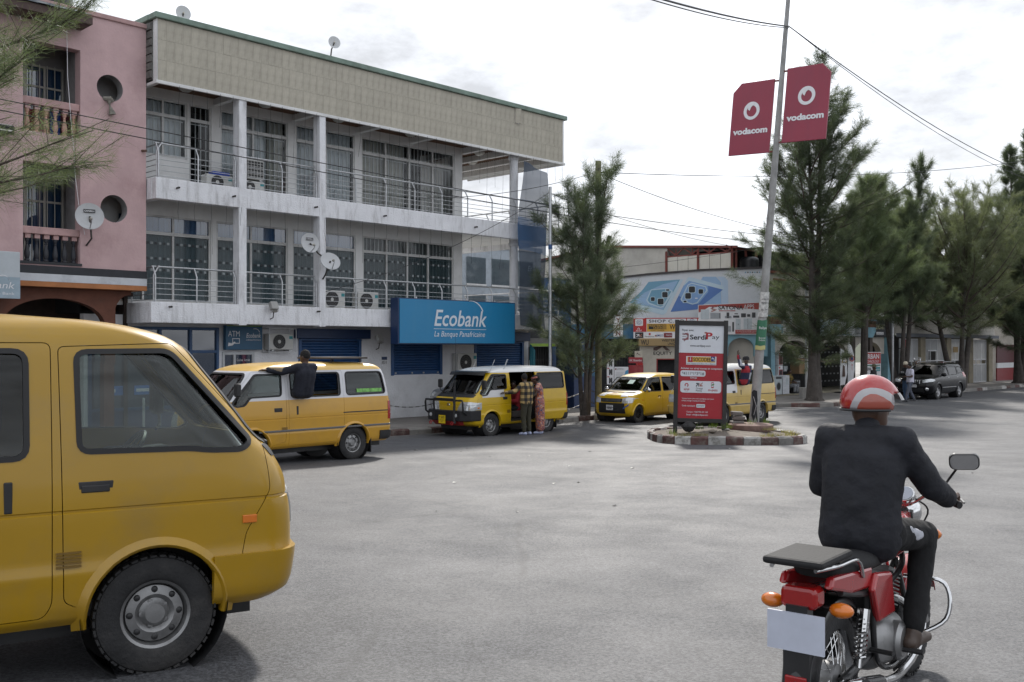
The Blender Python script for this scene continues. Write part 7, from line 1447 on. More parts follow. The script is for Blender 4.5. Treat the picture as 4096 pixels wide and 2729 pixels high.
m = MB(); m.tube([(2.15, .45, .40), (2.16, .45, .55), (2.14, .45, 1.35)], [.05, .035, .03], 8); m.tube([(2.14, .45, 1.35), (2.12, .45, 1.55), (2.08, .43, 2.75)], [.022, .006, .003], 6); m.build('whip_aerial', BB, vn, True)
VIS = M('sun_visor_black', (.012, .012, .013), .3, var=.2)
m = MB(); vs = []
for k in range(17):
    y = -.68+1.36*k/16; xx = VFr(1.70, y); vs += [(xx-.06, y, 1.765), (xx+.14, y, 1.745-.01*abs(k-8)/8), (xx+.20, y, 1.67-.02*abs(k-8)/8), (xx+.185, y, 1.665-.02*abs(k-8)/8)]
m.add(vs, [(4*k+i, 4*k+4+i, 4*k+5+i, 4*k+1+i) for k in range(16) for i in range(3)]); m.build('sun_visor', VIS, vn, True)
for (x, y, q) in ((1.0, .62, .25), (1.0, -.1, .22), (.55, .66, .26), (.50, .64, .26)): m = MB(); m.tube([(x, y, 1.76 if abs(y) > .5 else 1.80), (x-.05, y, 1.82), (x-.05-.16, y-.02, 1.82+q)], .006, 5); m.build('aerial', STEEL, vn)
bd = Board(vn, (1.0, .0, 0), (0, 1, 0))
m = MB(); m.lathe([(.045, 0), (.058, .006), (.045, .012)], 20, Matrix.Translation((VFr(.86)+.004, 0, .86)) @ Matrix.Rotation(pi/2, 4, 'Y')); m.box(VFr(.86), VFr(.86)+.014, -.05, .05, .852, .868); m.build('badge', CHR, vn, True)
b = Board(vn, (VFr(1.02, 0)+.012, -.35, .985), (0, 1, 0), (-.62, 0, .78)); b.text('TBG', .34, .03, .065, M('grey_blue_letter', (.10, .16, .22), .5), .22, bold=.02, shear=.2); b.text('1982', .30, -.055, .055, RBP, .24, bold=.02, shear=.2)
m = MB(); m.tube([(1.30, .797, 1.38), (1.0, .76, 1.64), (.54, .752, 1.66)], .022, 6); m.build('door_visor', VIS, vn, True)
m = MB(); m.tube([(-2.12, -.5, .42), (-2.24, -.45, .42), (-2.24, .45, .42), (-2.12, .5, .42)], .03, 8); m.build('rear_step_bar', BB, vn, True)
# extras of the middle bus: rack and stickers
for (x0, x1) in ((-1.6, -.7),): m = MB(); m.box(x0, x1, -.5, .62, 1.94, 1.975); m.tube([(x0+.1, .5, 1.87), (x0+.1, .5, 1.95)], .015); m.tube([(x1-.1, .5, 1.86), (x1-.1, .5, 1.95)], .015); m.tube([(x0+.1, -.4, 1.87), (x0+.1, -.4, 1.95)], .015); m.build('roof_board', M('dark_board', (.06, .05, .045), .8, var=.3), v2, bevel=.01)
sg = .775; m = MB(); m.add([(-1.20, .792, 1.29), (-1.82, .792, 1.29), (-1.81, .783, 1.36), (-1.20, .783, 1.36)], [(0, 1, 2, 3)]); m.build('green_sticker', M('green_sticker', (.18, .45, .10), .5, var=.6, vs=14), v2)
m = MB(); m.add([(2.0, -.13+.0, .42), (2.0, .13, .42), (2.0, .13, .60), (2.0, -.13, .60)], [(0, 1, 2, 3)]); m.build('number_plate', PLY, vb)
# ================================================================ GENERIC CAR (small taxi, SUV, parked silver car)
def car(key, rows, side, wind, back, doors, arches, floor, bumper_z, hlz, tlz, gap_=.0045):
    rows = catmull(rows, 3); d = {'rows': rows}
    cuts = [c for p in side for c in both(p, .2, 1.3)]
    for (x, z, r) in arches: cuts += [('cyl', x, z, r, .42, 1.3), ('cyl', x, z, r, -1.3, -.42)]
    sh = boolean(shell(rows, 0, .03, floor), cutter(cuts)); sh = boolean(sh, cutter([('x', wind[0], wind[1], wind[2]), ('x', back[0], back[1], back[2])]))
    for i, p in enumerate(doors):
        d['d%dl' % i] = boolean(sh, cutter([('y', p, .4, 1.3)]), 'INTERSECT'); d['d%dr' % i] = boolean(sh, cutter([('y', p, -1.3, -.4)]), 'INTERSECT')
    d['body'] = boolean(sh, cutter([c for p in doors for c in both(grow(p, gap_), .42, 1.3)]))
    gs = shell(rows, .010, .005, floor+.2)
    d['wind'] = boolean(gs, cutter([('x', grow(wind[0], .01), wind[1], wind[2])]), 'INTERSECT'); d['back'] = boolean(gs, cutter([('x', grow(back[0], .01), back[1], back[2])]), 'INTERSECT')
    for i, p in enumerate(side): d['g%dl' % i] = boolean(gs, cutter([('y', grow(p, .01), .2, 1.3)]), 'INTERSECT'); d['g%dr' % i] = boolean(gs, cutter([('y', grow(p, .01), -1.3, -.2)]), 'INTERSECT')
    ss = shell(rows, -.003, .014, floor+.2)
    for i, p in enumerate(side):
        for s, a, b in (('l', .2, 1.3), ('r', -1.3, -.2)): d['s%d%s' % (i, s)] = boolean(boolean(ss, cutter([('y', grow(p, .018), a, b)]), 'INTERSECT'), cutter([('y', grow(p, -.006), a, b)]))
    d['sw'] = boolean(boolean(ss, cutter([('x', grow(wind[0], .018), wind[1], wind[2])]), 'INTERSECT'), cutter([('x', grow(wind[0], -.01), wind[1], wind[2])]))
    ls = shell(rows, -.006, .03, floor)
    for s, k in (('l', 1), ('r', -1)):
        d['hl'+s] = boolean(ls, cutter([('x', rpoly([(k*a, b) for a, b in hlz[0]], .025), hlz[1], 3)]), 'INTERSECT'); d['tl'+s] = boolean(ls, cutter([('x', rpoly([(k*a, b) for a, b in tlz[0]], .02), -3, tlz[1])]), 'INTERSECT')
    for k in d:
        if k != 'rows': smoothen(d[k], 32)
    return d
def build_car(t, d, paint, glass, nd, ns):
    def P(k, nm, mat, par=t): me = d[k].copy(); setmats(me, mat); return link(me, nm, par)
    P('body', 'body', paint); P('wind', 'windshield', VGL); P('sw', 'window_seal', SEAL); P('back', 'rear_window', glass)
    for s in 'lr':
        for i in range(nd): dd = P('d%d%s' % (i, s), 'front_door' if i == 0 else 'rear_door', paint); P('g%d%s' % (i, s), 'door_window', glass if i else VGL, dd); P('s%d%s' % (i, s), 'window_seal', SEAL, dd)
        for i in range(nd, ns): P('g%d%s' % (i, s), 'quarter_window', glass); P('s%d%s' % (i, s), 'window_seal', SEAL)
        P('hl'+s, 'headlight', LENS); P('tl'+s, 'tail_light', LRED)
KEI = [(.20, -1.60, 1.58, .66, .10, .2, .1, .03), (.28, -1.66, 1.66, .715, .10, .2, .1, .03), (.48, -1.69, 1.70, .735, .10, .22, .12, .03), (.72, -1.69, 1.69, .737, .11, .24, .12, .03), (.84, -1.67, 1.63, .734, .13, .26, .12, .03), (.90, -1.66, 1.50, .73, .14, .28, .12, .03), (.95, -1.65, 1.22, .725, .14, .28, .12, .03), (1.0, -1.64, 1.04, .715, .14, .28, .12, .03), (1.15, -1.60, .86, .692, .14, .26, .13, .03), (1.30, -1.55, .65, .665, .13, .24, .14, .03), (1.42, -1.50, .46, .635, .12, .22, .15, .03), (1.48, -1.45, .30, .60, .12, .22, .16, .03), (1.525, -1.34, .05, .52, .12, .2, .18, .03), (1.55, -1.1, -.2, .36, .08, .15, .15, .03), (1.557, -.85, -.4, .18, .03, .08, .08, .02)]
kw0 = rpoly([(.86, 1.0), (.28, .985), (-.12, .985), (-.12, 1.42), (.36, 1.42)], .05); kw1 = rpoly([(-.26, .985), (-1.10, 1.0), (-1.12, 1.40), (-.26, 1.42)], .05); kw2 = rpoly([(-1.20, 1.03), (-1.50, 1.06), (-1.44, 1.38), (-1.21, 1.39)], .04)
kd0 = rpoly([(.95, .90), (.82, .55), (.80, .30), (-.17, .30), (-.18, 1.46), (.40, 1.455), (.93, .985)], .04); kd1 = rpoly([(-.20, .30), (-.86, .32), (-1.14, .62), (-1.16, 1.44), (-.20, 1.46)], .04)
KD = car('kei', KEI, (kw0, kw1, kw2), (rpoly([(-.60, 1.01), (.60, 1.01), (.52, 1.43), (-.52, 1.43)], .08), .2, 1.5), (rpoly([(-.54, 1.0), (.54, 1.0), (.48, 1.40), (-.48, 1.40)], .06), -2, -1.2), (kd0, kd1), ((1.17, .28, .31), (-1.17, .28, .31)), .28, None, ([(.42, .62), (.72, .64), (.74, .80), (.60, .82), (.42, .78)], 1.2), ([(.60, .75), (.74, .75), (.74, 1.15), (.64, 1.15)], -1.4))
KW = wheel_parts(.285, .165, 'spoke')
p = onroad(15.2, 3.62); kei = thing('taxi', 'small yellow hatchback taxi with white bonnet corners and black wheels at the kerb', 'taxi', p, SROT+pi+radians(2))
PK = M('small_taxi_yellow', (.57, .355, .003), .3, var=.05, vs=1.4, dirt=.18, dcol=(.40, .25, .06), ds=1.6, coat=.4); build_car(kei, KD, PK, VGD, 2, 3)
KWid = width_at(KD['rows']); KFr = front_at(KD['rows'])
for x in (1.17, -1.17): arch_lip(x, .28, .31, KWid, PK, kei, lip=.03, proud=.012); wells(x, .28, .31, kei, .40, .72)
put_wheels(kei, .285, (1.17, -1.17), .635, .165, KW, radians(0))
ks = shell(KD['rows'], -.008, .03, .2)
for nm, poly, mat in (('grille', [(-.40, .655), (.40, .655), (.42, .775), (-.42, .775)], BPL), ('lower_grille', [(-.52, .30), (.52, .30), (.50, .63), (-.50, .63)], BPL)):
    me = boolean(ks, cutter([('x', rpoly(poly, .03), 1.2, 2.2)]), 'INTERSECT'); smoothen(me); setmats(me, mat); link(me, nm, kei)
for z in (.67, .69, .71, .73, .75): m = MB(); m.tube([(KFr(z, y)+.010, y, z) for y in np.linspace(-.36, .36, 9)], .005, 5); m.build('grille_bar', CHR if z in (.75, .67) else RIMS, kei)
for z in (.38, .43, .48): m = MB(); m.tube([(KFr(z, y)+.010, y, z) for y in np.linspace(-.28, .28, 9)], .010, 5); m.build('grille_bar', BPL, kei)
m = MB()
for k in range(3): a = radians(90+120*k); c_ = Vector((0, .026*cos(a), .026*sin(a))); q = [Vector((0, 0, 0)), Vector((0, .016*cos(a+.5), .016*sin(a+.5))), c_, Vector((0, .016*cos(a-.5), .016*sin(a-.5)))]; m.add([(KFr(.715)+.02, v.y, .715+v.z) for v in q], [(0, 1, 2, 3)])
m.build('badge', CHR, kei)
m = MB(); m.box(1.70, 1.712, -.17, .09, .40, .56); kp = m.build('number_plate', WHITE, kei); b = Board(kp, (1.714, -.17, .40), (0, 1, 0)); b.text('GOD IS', .03, .095, .05, INK, .19, bold=.02); b.text('SADEK', .04, .03, .05, INK, .19, bold=.02)
for sg in (1, -1):
    m = MB(); zz = [.86, .885, .905, .925]; 
    me = boolean(shell(KD['rows'], -.004, .012, .6), cutter([('z', rpoly([(1.18, sg*.20), (1.75, sg*.36), (1.75, sg*.62), (1.10, sg*.46)], .02), .84, 1.0)]), 'INTERSECT'); smoothen(me); setmats(me, WHITE); link(me, 'bonnet_stripe', kei)
    m = MB(); m.sphere((.80, sg*.83, 1.03), (.055, .10, .075), 14, 10); mm = m.build('door_mirror', CHR, kei, True); m = MB(); m.bar((.80, sg*.69, .99), (.80, sg*.80, 1.01), .04, .04); m.build('mirror_arm', BPL, mm)
    m = MB(); m.tube([(.80, sg*.718, 1.09), (.42, sg*.668, 1.405), (-.10, sg*.66, 1.425)], .018, 6); m.tube([(-.26, sg*.66, 1.425), (-1.08, sg*.655, 1.41)], .018, 6); m.build('door_visor', VIS, kei, True)
    for x in (.0, -.95): m = MB(); m.box(x-.08, x+.08, sg*.735-.012, sg*.735+.018, .80, .83); m.build('door_handle', BPL, kei, bevel=.006)
    m = MB(); m.box(.92, .99, sg*.733-.004, sg*.733+.006, .70, .73); m.build('side_repeater', LORG, kei)
b = Board(kei, (1.40, -.30, .918), (0, 1, 0), (-.96, 0, .22)); b.text('FVG', .15, .12, .05, M('grey_blue_letter', (.10, .16, .22), .5), .14, bold=.02, shear=.2); b.text('3356', .10, .02, .065, RBP, .20, bold=.02, shear=.2)
CHV = M('blue_chevron', (.03, .12, .42), .5)
m = MB()
for k in range(4): y = .46+k*.05; z = .44+k*.03; x = lambda yy, zz_: KFr(zz_, yy)+.014; m.add([(x(y, z), y, z), (x(y+.05, z+.05), y+.05, z+.05), (x(y+.05, z+.075), y+.05, z+.085), (x(y, z+.03), y-.01, z+.035)], [(0, 1, 2, 3)])
m.build('chevron_sticker', CHV, kei)
m = MB(); m.box(.95, 1.25, -.60, .60, .84, .97); m.build('dashboard', CABIN, kei, bevel=.04)
T = Matrix.Translation((.72, -.34, .98)) @ Matrix.Rotation(radians(-60), 4, 'Y'); m = MB(); m.tube([T @ Vector((.18*cos(a), .18*sin(a), 0)) for a in np.linspace(0, 2*pi, 25)], .013, 6); m.build('steering_wheel', BPL, kei, True)
m = MB(); m.add([(KFr(1.2, .1)-.03, -.02, 1.22), (KFr(1.2, .1)-.03, .20, 1.22), (KFr(1.32, .1)-.03, .20, 1.34), (KFr(1.32, .1)-.03, -.02, 1.34)], [(0, 1, 2, 3)]); m.build('windshield_paper', M('pale_paper', (.45, .58, .52), .7), kei)
for y0 in (-.58, .08): seat(kei, .05, y0, y0+.5, .30)
seat(kei, -.95, -.56, .56, .30); m = MB(); m.box(-1.5, 1.4, -.6, .6, .16, .30); m.build('chassis', BPL, kei)
# ---- SUV
SUV = [(.24, -2.16, 2.06, .80, .12, .3, .14, .04), (.32, -2.24, 2.20, .875, .13, .32, .14, .04), (.52, -2.29, 2.28, .915, .14, .34, .16, .04), (.75, -2.30, 2.28, .925, .15, .36, .16, .04), (.90, -2.28, 2.22, .922, .17, .40, .16, .04), (.985, -2.26, 2.05, .915, .18, .42, .16, .04), (1.03, -2.25, 1.70, .91, .18, .42, .16, .04), (1.065, -2.24, 1.30, .90, .18, .42, .16, .04), (1.09, -2.23, 1.13, .885, .18, .40, .17, .04), (1.22, -2.18, .90, .845, .17, .36, .18, .04), (1.40, -2.09, .60, .79, .15, .32, .20, .04), (1.54, -1.99, .34, .735, .14, .28, .22, .04), (1.61, -1.90, .12, .69, .14, .28, .24, .04), (1.655, -1.72, -.18, .58, .12, .24, .24, .04), (1.675, -1.4, -.5, .40, .08, .18, .18, .03), (1.68, -1.1, -.75, .2, .03, .1, .1, .02)]
sw0 = rpoly([(.98, 1.10), (.0, 1.11), (.02, 1.53), (.34, 1.53)], .05); sw1 = rpoly([(-.10, 1.11), (-1.10, 1.13), (-1.16, 1.50), (-.08, 1.53)], .05); sw2 = rpoly([(-1.22, 1.16), (-1.92, 1.24), (-1.80, 1.46), (-1.26, 1.49)], .05)
sd0 = rpoly([(1.06, 1.0), (.98, .60), (.94, .40), (-.04, .40), (-.03, 1.57), (.34, 1.57), (1.04, 1.09)], .04); sd1 = rpoly([(-.07, .40), (-.86, .42), (-1.18, .80), (-1.20, 1.54), (-.06, 1.57)], .04)
SD = car('suv', SUV, (sw0, sw1, sw2), (rpoly([(-.74, 1.11), (.74, 1.11), (.62, 1.56), (-.62, 1.56)], .09), .1, 1.7), (rpoly([(-.66, 1.14), (.66, 1.14), (.58, 1.50), (-.58, 1.50)], .06), -3, -1.7), (sd0, sd1), ((1.36, .35, .40), (-1.30, .35, .40)), .34, None, ([(.52, .78), (.92, .84), (.92, .93), (.80, .97), (.50, .90)], 1.6), ([(.70, .90), (.92, .90), (.90, 1.22), (.76, 1.22)], -1.8))
BLKP = M('black_car_paint', (.005, .005, .006), .25, var=.2, coat=.15, spec=.3, dirt=.1, dcol=(.03, .03, .03), ds=1.5)
p = onroad(36.6, 4.93); suv = thing('suv', 'black four wheel drive car with alloy wheels parked at the far kerb', 'car', p, SROT+pi); build_car(suv, SD, BLKP, VGD, 2, 3)
SWid = width_at(SD['rows']); SFr = front_at(SD['rows'])
for x in (1.36, -1.30): arch_lip(x, .35, .40, SWid, BLKP, suv, lip=.04, proud=.02); wells(x, .35, .40, suv, .5, .9)
put_wheels(suv, .355, (1.36, -1.30), .80, .22, wheel_parts(.355, .22, 'alloy'))
ps = shell(SD['rows'], -.008, .03, .2)
me = boolean(ps, cutter([('x', rpoly([(-.45, .72), (.45, .72), (.48, .92), (-.48, .92)], .04), 1.6, 3)]), 'INTERSECT'); smoothen(me); setmats(me, BPL); link(me, 'grille', suv)
for k in range(9): y = -.38+k*.095; m = MB(); m.tube([(SFr(z, y)+.012, y, z) for z in (.735, .82, .905)], .014, 6); m.build('grille_bar', CHR, suv, True)
me = boolean(ps, cutter([('x', rpoly([(-.6, .34), (.6, .34), (.55, .52), (-.55, .52)], .04), 1.6, 3)]), 'INTERSECT'); smoothen(me); setmats(me, BPL); link(me, 'lower_grille', suv)
m = MB(); m.box(2.285, 2.297, -.26, .26, .575, .69); sp = m.build('number_plate', WHITE, suv); b = Board(sp, (2.30, -.26, .575), (0, 1, 0)); b.text('002AG19', .26, .025, .065, INK, .46, 'c', bold=.02)
for sg in (1, -1):
    m = MB(); m.lathe([(.001, .02), (.055, .02), (.075, .012), (.09, 0)], 18, Matrix.Translation((SFr(.50, .66)-.02, sg*.70, .50)) @ Matrix.Rotation(radians(90), 4, 'Y') @ Matrix.Rotation(radians(-28*sg), 4, 'X')); m.build('fog_lamp', CHR, suv, True)
    m = MB(); m.sphere((.92, sg*1.00, 1.13), (.06, .12, .085), 14, 10); mm = m.build('door_mirror', BLKP, suv, True); m = MB(); m.bar((.92, sg*.86, 1.09), (.92, sg*.96, 1.11), .05, .05); m.build('mirror_arm', BPL, mm)
    for x in (.12, -.98): m = MB(); m.box(x-.09, x+.09, sg*.915-.015, sg*.915+.02, .98, 1.01); m.build('door_handle', CHR, suv, bevel=.008)
    m = MB(); m.tube([(.0, sg*.62, 1.66), (-.1, sg*.61, 1.72), (-1.5, sg*.58, 1.72), (-1.62, sg*.58, 1.66)], .018, 8); m.build('roof_rail', RIMS, suv, True)
    m = MB(); m.box(-.80, .90, sg*.922-.012, sg*.922+.022, .52, .56); m.build('side_moulding', RIMS, suv, bevel=.01)
m = MB(); m.box(1.1, 1.45, -.72, .72, .92, 1.06); m.build('dashboard', CABIN, suv, bevel=.05)
for y0 in (-.62, .12): seat(suv, .1, y0, y0+.52, .45)
seat(suv, -.9, -.6, .6, .45); m = MB(); m.box(-2.0, 1.9, -.7, .7, .22, .36); m.build('chassis', BPL, suv)
# ---- silver car behind the bull bar bus, silver car behind the small taxi
SIL = M('silver_car_paint', (.33, .34, .35), .3, .55, var=.06, coat=.5)
def plain_car(nm, label, loc, rot):
    t = thing(nm, label, 'car', loc, rot); build_car(t, SD, SIL, VGD, 2, 3)
    for x in (1.36, -1.30): arch_lip(x, .35, .40, SWid, SIL, t, lip=.04, proud=.02); wells(x, .35, .40, t, .5, .9)
    put_wheels(t, .355, (1.36, -1.30), .80, .22, wheel_parts(.355, .22, 'alloy')); m = MB(); m.box(-2.0, 1.9, -.7, .7, .22, .36); m.build('chassis', BPL, t); return t
plain_car('parked_car', 'silver car standing on the pavement behind the bull bar minibus, only its tail showing', W(10.75, 1.3, .14), SROT+pi)
# ================================================================ PEOPLE
SKIN = M('dark_brown_skin', (.075, .038, .024), .5, var=.15, vs=12); HAIR = M('black_hair', (.010, .009, .009), .9, bump=.6, bs=90); SOLE = M('pale_sandal', (.40, .44, .60), .7); SHOE = M('dark_shoe', (.03, .03, .035), .6); EYE = M('eye_white', (.6, .58, .55), .3)
def cloth(n, c, var=.22, vs=9): return M(n, c, .9, var=var, vs=vs, bump=.5, bs=14)
def plaid(name, c1, c2, c3, p=.17):
    m = M(name, c1, .9, var=.15, vs=20); t = m.node_tree; l = t.links.new; b = [n for n in t.nodes if n.type == 'BSDF_PRINCIPLED'][0]
    tc = t.nodes.new('ShaderNodeTexCoord'); sx = t.nodes.new('ShaderNodeSeparateXYZ'); l(tc.outputs['Object'], sx.inputs[0]); fs = []
    for k in (1, 2):
        a = t.nodes.new('ShaderNodeMath'); a.operation = 'DIVIDE'; l(sx.outputs[k], a.inputs[0]); a.inputs[1].default_value = p; f = t.nodes.new('ShaderNodeMath'); f.operation = 'FRACT'; l(a.outputs[0], f.inputs[0]); g = t.nodes.new('ShaderNodeMath'); g.operation = 'GREATER_THAN'; l(f.outputs[0], g.inputs[0]); g.inputs[1].default_value = .5; fs.append(g.outputs[0])
    ad = t.nodes.new('ShaderNodeMath'); l(fs[0], ad.inputs[0]); l(fs[1], ad.inputs[1]); dv_ = t.nodes.new('ShaderNodeMath'); dv_.operation = 'DIVIDE'; l(ad.outputs[0], dv_.inputs[0]); dv_.inputs[1].default_value = 2
    r = t.nodes.new('ShaderNodeValToRGB'); r.color_ramp.interpolation = 'CONSTANT'; r.color_ramp.elements[0].color = (*c1, 1); r.color_ramp.elements[1].position = .75; r.color_ramp.elements[1].color = (*c3, 1); e = r.color_ramp.elements.new(.3); e.color = (*c2, 1)
    l(dv_.outputs[0], r.inputs[0]); l(r.outputs[0], b.inputs['Base Color']); return m
def printed(name, cols, sc=11.):
    m = M(name, cols[0], .9); t = m.node_tree; l = t.links.new; b = [n for n in t.nodes if n.type == 'BSDF_PRINCIPLED'][0]; tc = t.nodes.new('ShaderNodeTexCoord'); no = t.nodes.new('ShaderNodeTexNoise'); no.inputs['Scale'].default_value = sc; no.inputs['Detail'].default_value = 5; no.inputs['Distortion'].default_value = 1.5; l(tc.outputs['Object'], no.inputs['Vector'])
    r = t.nodes.new('ShaderNodeValToRGB'); r.color_ramp.interpolation = 'CONSTANT'; r.color_ramp.elements[0].color = (*cols[0], 1); r.color_ramp.elements[1].position = .36; r.color_ramp.elements[1].color = (*cols[1], 1)
    for k, p in enumerate((.44, .52, .60)): e = r.color_ramp.elements.new(p); e.color = (*cols[(k+2) % len(cols)], 1)
    l(no.outputs['Fac'], r.inputs[0]); l(r.outputs[0], b.inputs['Base Color']); return m
def fuse(mb, vox, it=6, noise=0., nsc=9.):
    me = mb.mesh('fuse', []); o = _tmp(me); r = o.modifiers.new('r', 'REMESH'); r.mode = 'VOXEL'; r.voxel_size = vox
    s = o.modifiers.new('s', 'SMOOTH'); s.factor = .5; s.iterations = it; out = _eval(o); _drop(o, me)
    if noise:
        from mathutils import noise as nz
        n = len(out.vertices); co = np.empty(n*3, np.float32); no = np.empty(n*3, np.float32); out.vertices.foreach_get('co', co); out.vertices.foreach_get('normal', no); co = co.reshape(-1, 3); no = no.reshape(-1, 3)
        w = np.array([nz.noise(Vector(c)*nsc)+.6*nz.noise(Vector(c)*nsc*2.3) for c in co.astype(float)]); co += no*(noise*w)[:, None].astype(np.float32); out.vertices.foreach_set('co', co.ravel()); out.update()
    out.polygons.foreach_set('use_smooth', [True]*len(out.polygons)); return out
def cap(mb, p, q, r0, r1=None, seg=12):
    r1 = r0 if r1 is None else r1; p = Vector(p); q = Vector(q)
    if (p-q).length > 1e-4: mb.tube([p, q], [r0, r1], seg)
    mb.sphere(p, r0, seg, 8); mb.sphere(q, r1, seg, 8)
def hand(mb, wrist, fdir, pdir, side, curl=.5, r=.0085, k=1.):
    """palm and five fingers; fdir along the hand, pdir out of the palm, side = thumb direction"""
    w = Vector(wrist); f = Vector(fdir).normalized(); n = Vector(pdir).normalized(); n = (n-f*n.dot(f)).normalized(); t = Vector(side); t = (t-f*t.dot(f)-n*t.dot(n)).normalized()
    for u in (-.026, -.009, .009, .026): cap(mb, w+t*u*.7*k, w+f*.085*k+t*u*k, .014*k, .0125*k, 8)
    for i, (u, ln) in enumerate(((.029, .070), (.010, .078), (-.009, .073), (-.028, .057))):
        p = w+f*.088*k+t*u*k; a = 0.; pts = [p]
        for sgm in (.45, .32, .23): a += curl*(.9 if len(pts) > 1 else .6); p = p+(f*cos(a)+n*sin(a))*ln*sgm*k; pts.append(p)
        mb.tube(pts, [r*k, r*.95*k, r*.85*k, r*.65*k], 8); mb.sphere(pts[-1], r*.66*k, 8, 5)
    p = w+t*.026*k+f*.022*k; a = w+t*.058*k+f*.052*k+n*.018*k; b = a+(f*.7+n*curl*.8-t*.15).normalized()*.030*k; mb.tube([p, a, b], [.014*k, .0105*k, .0075*k], 8); mb.sphere(b, .0076*k, 8, 5)
J0 = dict(head=(.03, 0, 1.585), neck=(0, 0, 1.43), chest=(0, 0, 1.27), waist=(0, 0, 1.05), pel=(0, 0, .93), sl=(0, .175, 1.385), sr=(0, -.175, 1.385), el=(-.02, .23, 1.11), er=(-.02, -.23, 1.11), wl=(.05, .235, .87), wr=(.05, -.235, .87), hl=(0, .09, .90), hr=(0, -.09, .90), kl=(.02, .10, .49), kr=(.02, -.10, .49), al=(-.02, .10, .085), ar=(-.02, -.10, .085))
def person(label, loc, rotz, J={}, shirt=None, pants=None, sleeve=1, yaw=0., pitch=0., hair='short', shoe=SHOE, sc=1., vox=.015, dress=None, long_pants=True, hd={}, group=None, noise=.006, foot={}):
    j = {k: Vector(v) for k, v in {**J0, **J}.items()}; t = thing('person', label, 'person', loc, rotz, group); t.scale = (sc, sc, sc); R = Matrix.Rotation(radians(yaw), 4, 'Z') @ Matrix.Rotation(radians(pitch), 4, 'Y')
    H = lambda x, y, z: j['head']+R @ Vector((x, y, z))
    m = MB(); m.sphere(j['head'], (.098, .076, .115), 16, 12, T=R); m.sphere(H(.035, 0, -.062), (.062, .056, .06), 12, 8, T=R); cap(m, j['neck']-Vector((0, 0, .03)), H(-.02, 0, -.05), .056, .052); m.sphere(H(.102, 0, -.018), (.018, .014, .022), 8, 6, T=R); m.sphere(H(.09, 0, -.062), (.014, .024, .010), 8, 6, T=R)
    for s in (1, -1): m.sphere(H(-.005, s*.077, -.012), (.022, .010, .032), 8, 6, T=R)
    cap(m, j['sl'], j['sr'], .062); a = (j['sl']-j['sr']).normalized()
    for s in (.075, -.075): cap(m, j['waist']+a*s*.8, j['chest']+a*s*1.05, .088, .105)
    cap(m, j['hl'], j['hr'], .10); cap(m, j['pel']+a*.05, j['waist']+a*.05, .10, .09); cap(m, j['pel']-a*.05, j['waist']-a*.05, .10, .09)
    for s in 'lr': cap(m, j['s'+s], j['e'+s], .052, .041); cap(m, j['e'+s], j['w'+s], .041, .028); cap(m, j['h'+s], j['k'+s], .085, .056); cap(m, j['k'+s], j['a'+s], .054, .038)
    hm = MB()
    for s, sg in (('l', 1), ('r', -1)):
        fd = j['w'+s]-j['e'+s]; dflt = (fd, Vector((0, -sg, 0)), Vector((1, 0, 0)), .35); f_, p_, s_, c_ = hd.get(s, dflt); hand(hm, j['w'+s], f_, p_, s_, c_)
    me = fuse(m, vox); bm = bmesh.new(); bm.from_mesh(me); hm2 = hm.mesh('h', [], True); bm.from_mesh(hm2); bm.to_mesh(me); bm.free(); me.polygons.foreach_set('use_smooth', [True]*len(me.polygons)); setmats(me, SKIN); link(me, 'body', t)
    for s in (1, -1): e = MB(); e.sphere(H(.083, s*.032, .012), (.010, .013, .009), 8, 6, T=R); e.build('eye', EYE, t, True); e = MB(); e.sphere(H(.0905, s*.032, .012), .0055, 8, 6); e.build('pupil', INK, t, True)
    if hair:
        h = MB(); h.sphere(H(-.012, 0, .028), (.102, .083, .105), 16, 12, T=R)
        if hair == 'full': h.sphere(H(-.04, 0, .045), (.10, .095, .10), 14, 10, T=R)
        h2 = fuse(h, .012, 2, .004, 40); bm = bmesh.new(); bm.from_mesh(h2); hc = H(0, 0, 0); fwd = R @ Vector((1, 0, -.62)); bmesh.ops.delete(bm, geom=[v for v in bm.verts if (v.co-hc).dot(fwd) > .052 or (v.co-hc).z < -.055], context='VERTS'); bm.to_mesh(h2); bm.free(); setmats(h2, HAIR); link(h2, 'hair', t)
    g = .020
    if shirt:
        m = MB(); cap(m, j['sl'], j['sr'], .062+g); cap(m, j['neck']-Vector((0, 0, .03)), j['neck']-Vector((0, 0, .0)), .064)
        cap(m, j['waist']-Vector((.01, 0, 0)), j['chest'], .105+g, .117+g); cap(m, j['pel'], j['waist'], .112+g, .105+g); cap(m, j['chest'], (j['sl']+j['sr'])/2, .112+g, .072+g)
        for s in (.08, -.08): cap(m, j['waist']+a*s, j['chest']+a*s*1.05, .098+g, .108+g); cap(m, j['pel']+a*s*1.05+Vector((0, 0, -.02)), j['waist']+a*s, .108+g, .098+g)
        for s in 'lr':
            e = j['e'+s] if sleeve else j['s'+s].lerp(j['e'+s], .62); cap(m, j['s'+s], e, .056+g, .048+g)
            if sleeve: cap(m, j['e'+s], j['e'+s].lerp(j['w'+s], .92), .046+g, .034+g)
        me = fuse(m, vox, 6, noise); setmats(me, shirt); link(me, 'shirt', t)
    if pants:
        m = MB(); cap(m, j['hl'], j['hr'], .108+g*.6); cap(m, j['pel']+a*.05, j['pel']-a*.05, .105)
        for s in 'lr': cap(m, j['h'+s], j['k'+s], .092+g*.6, .066+g*.5); cap(m, j['k'+s], j['k'+s].lerp(j['a'+s], .93), .064+g*.5, .052+g*.3)
        me = fuse(m, vox, 5, noise); setmats(me, pants); link(me, 'trousers', t)
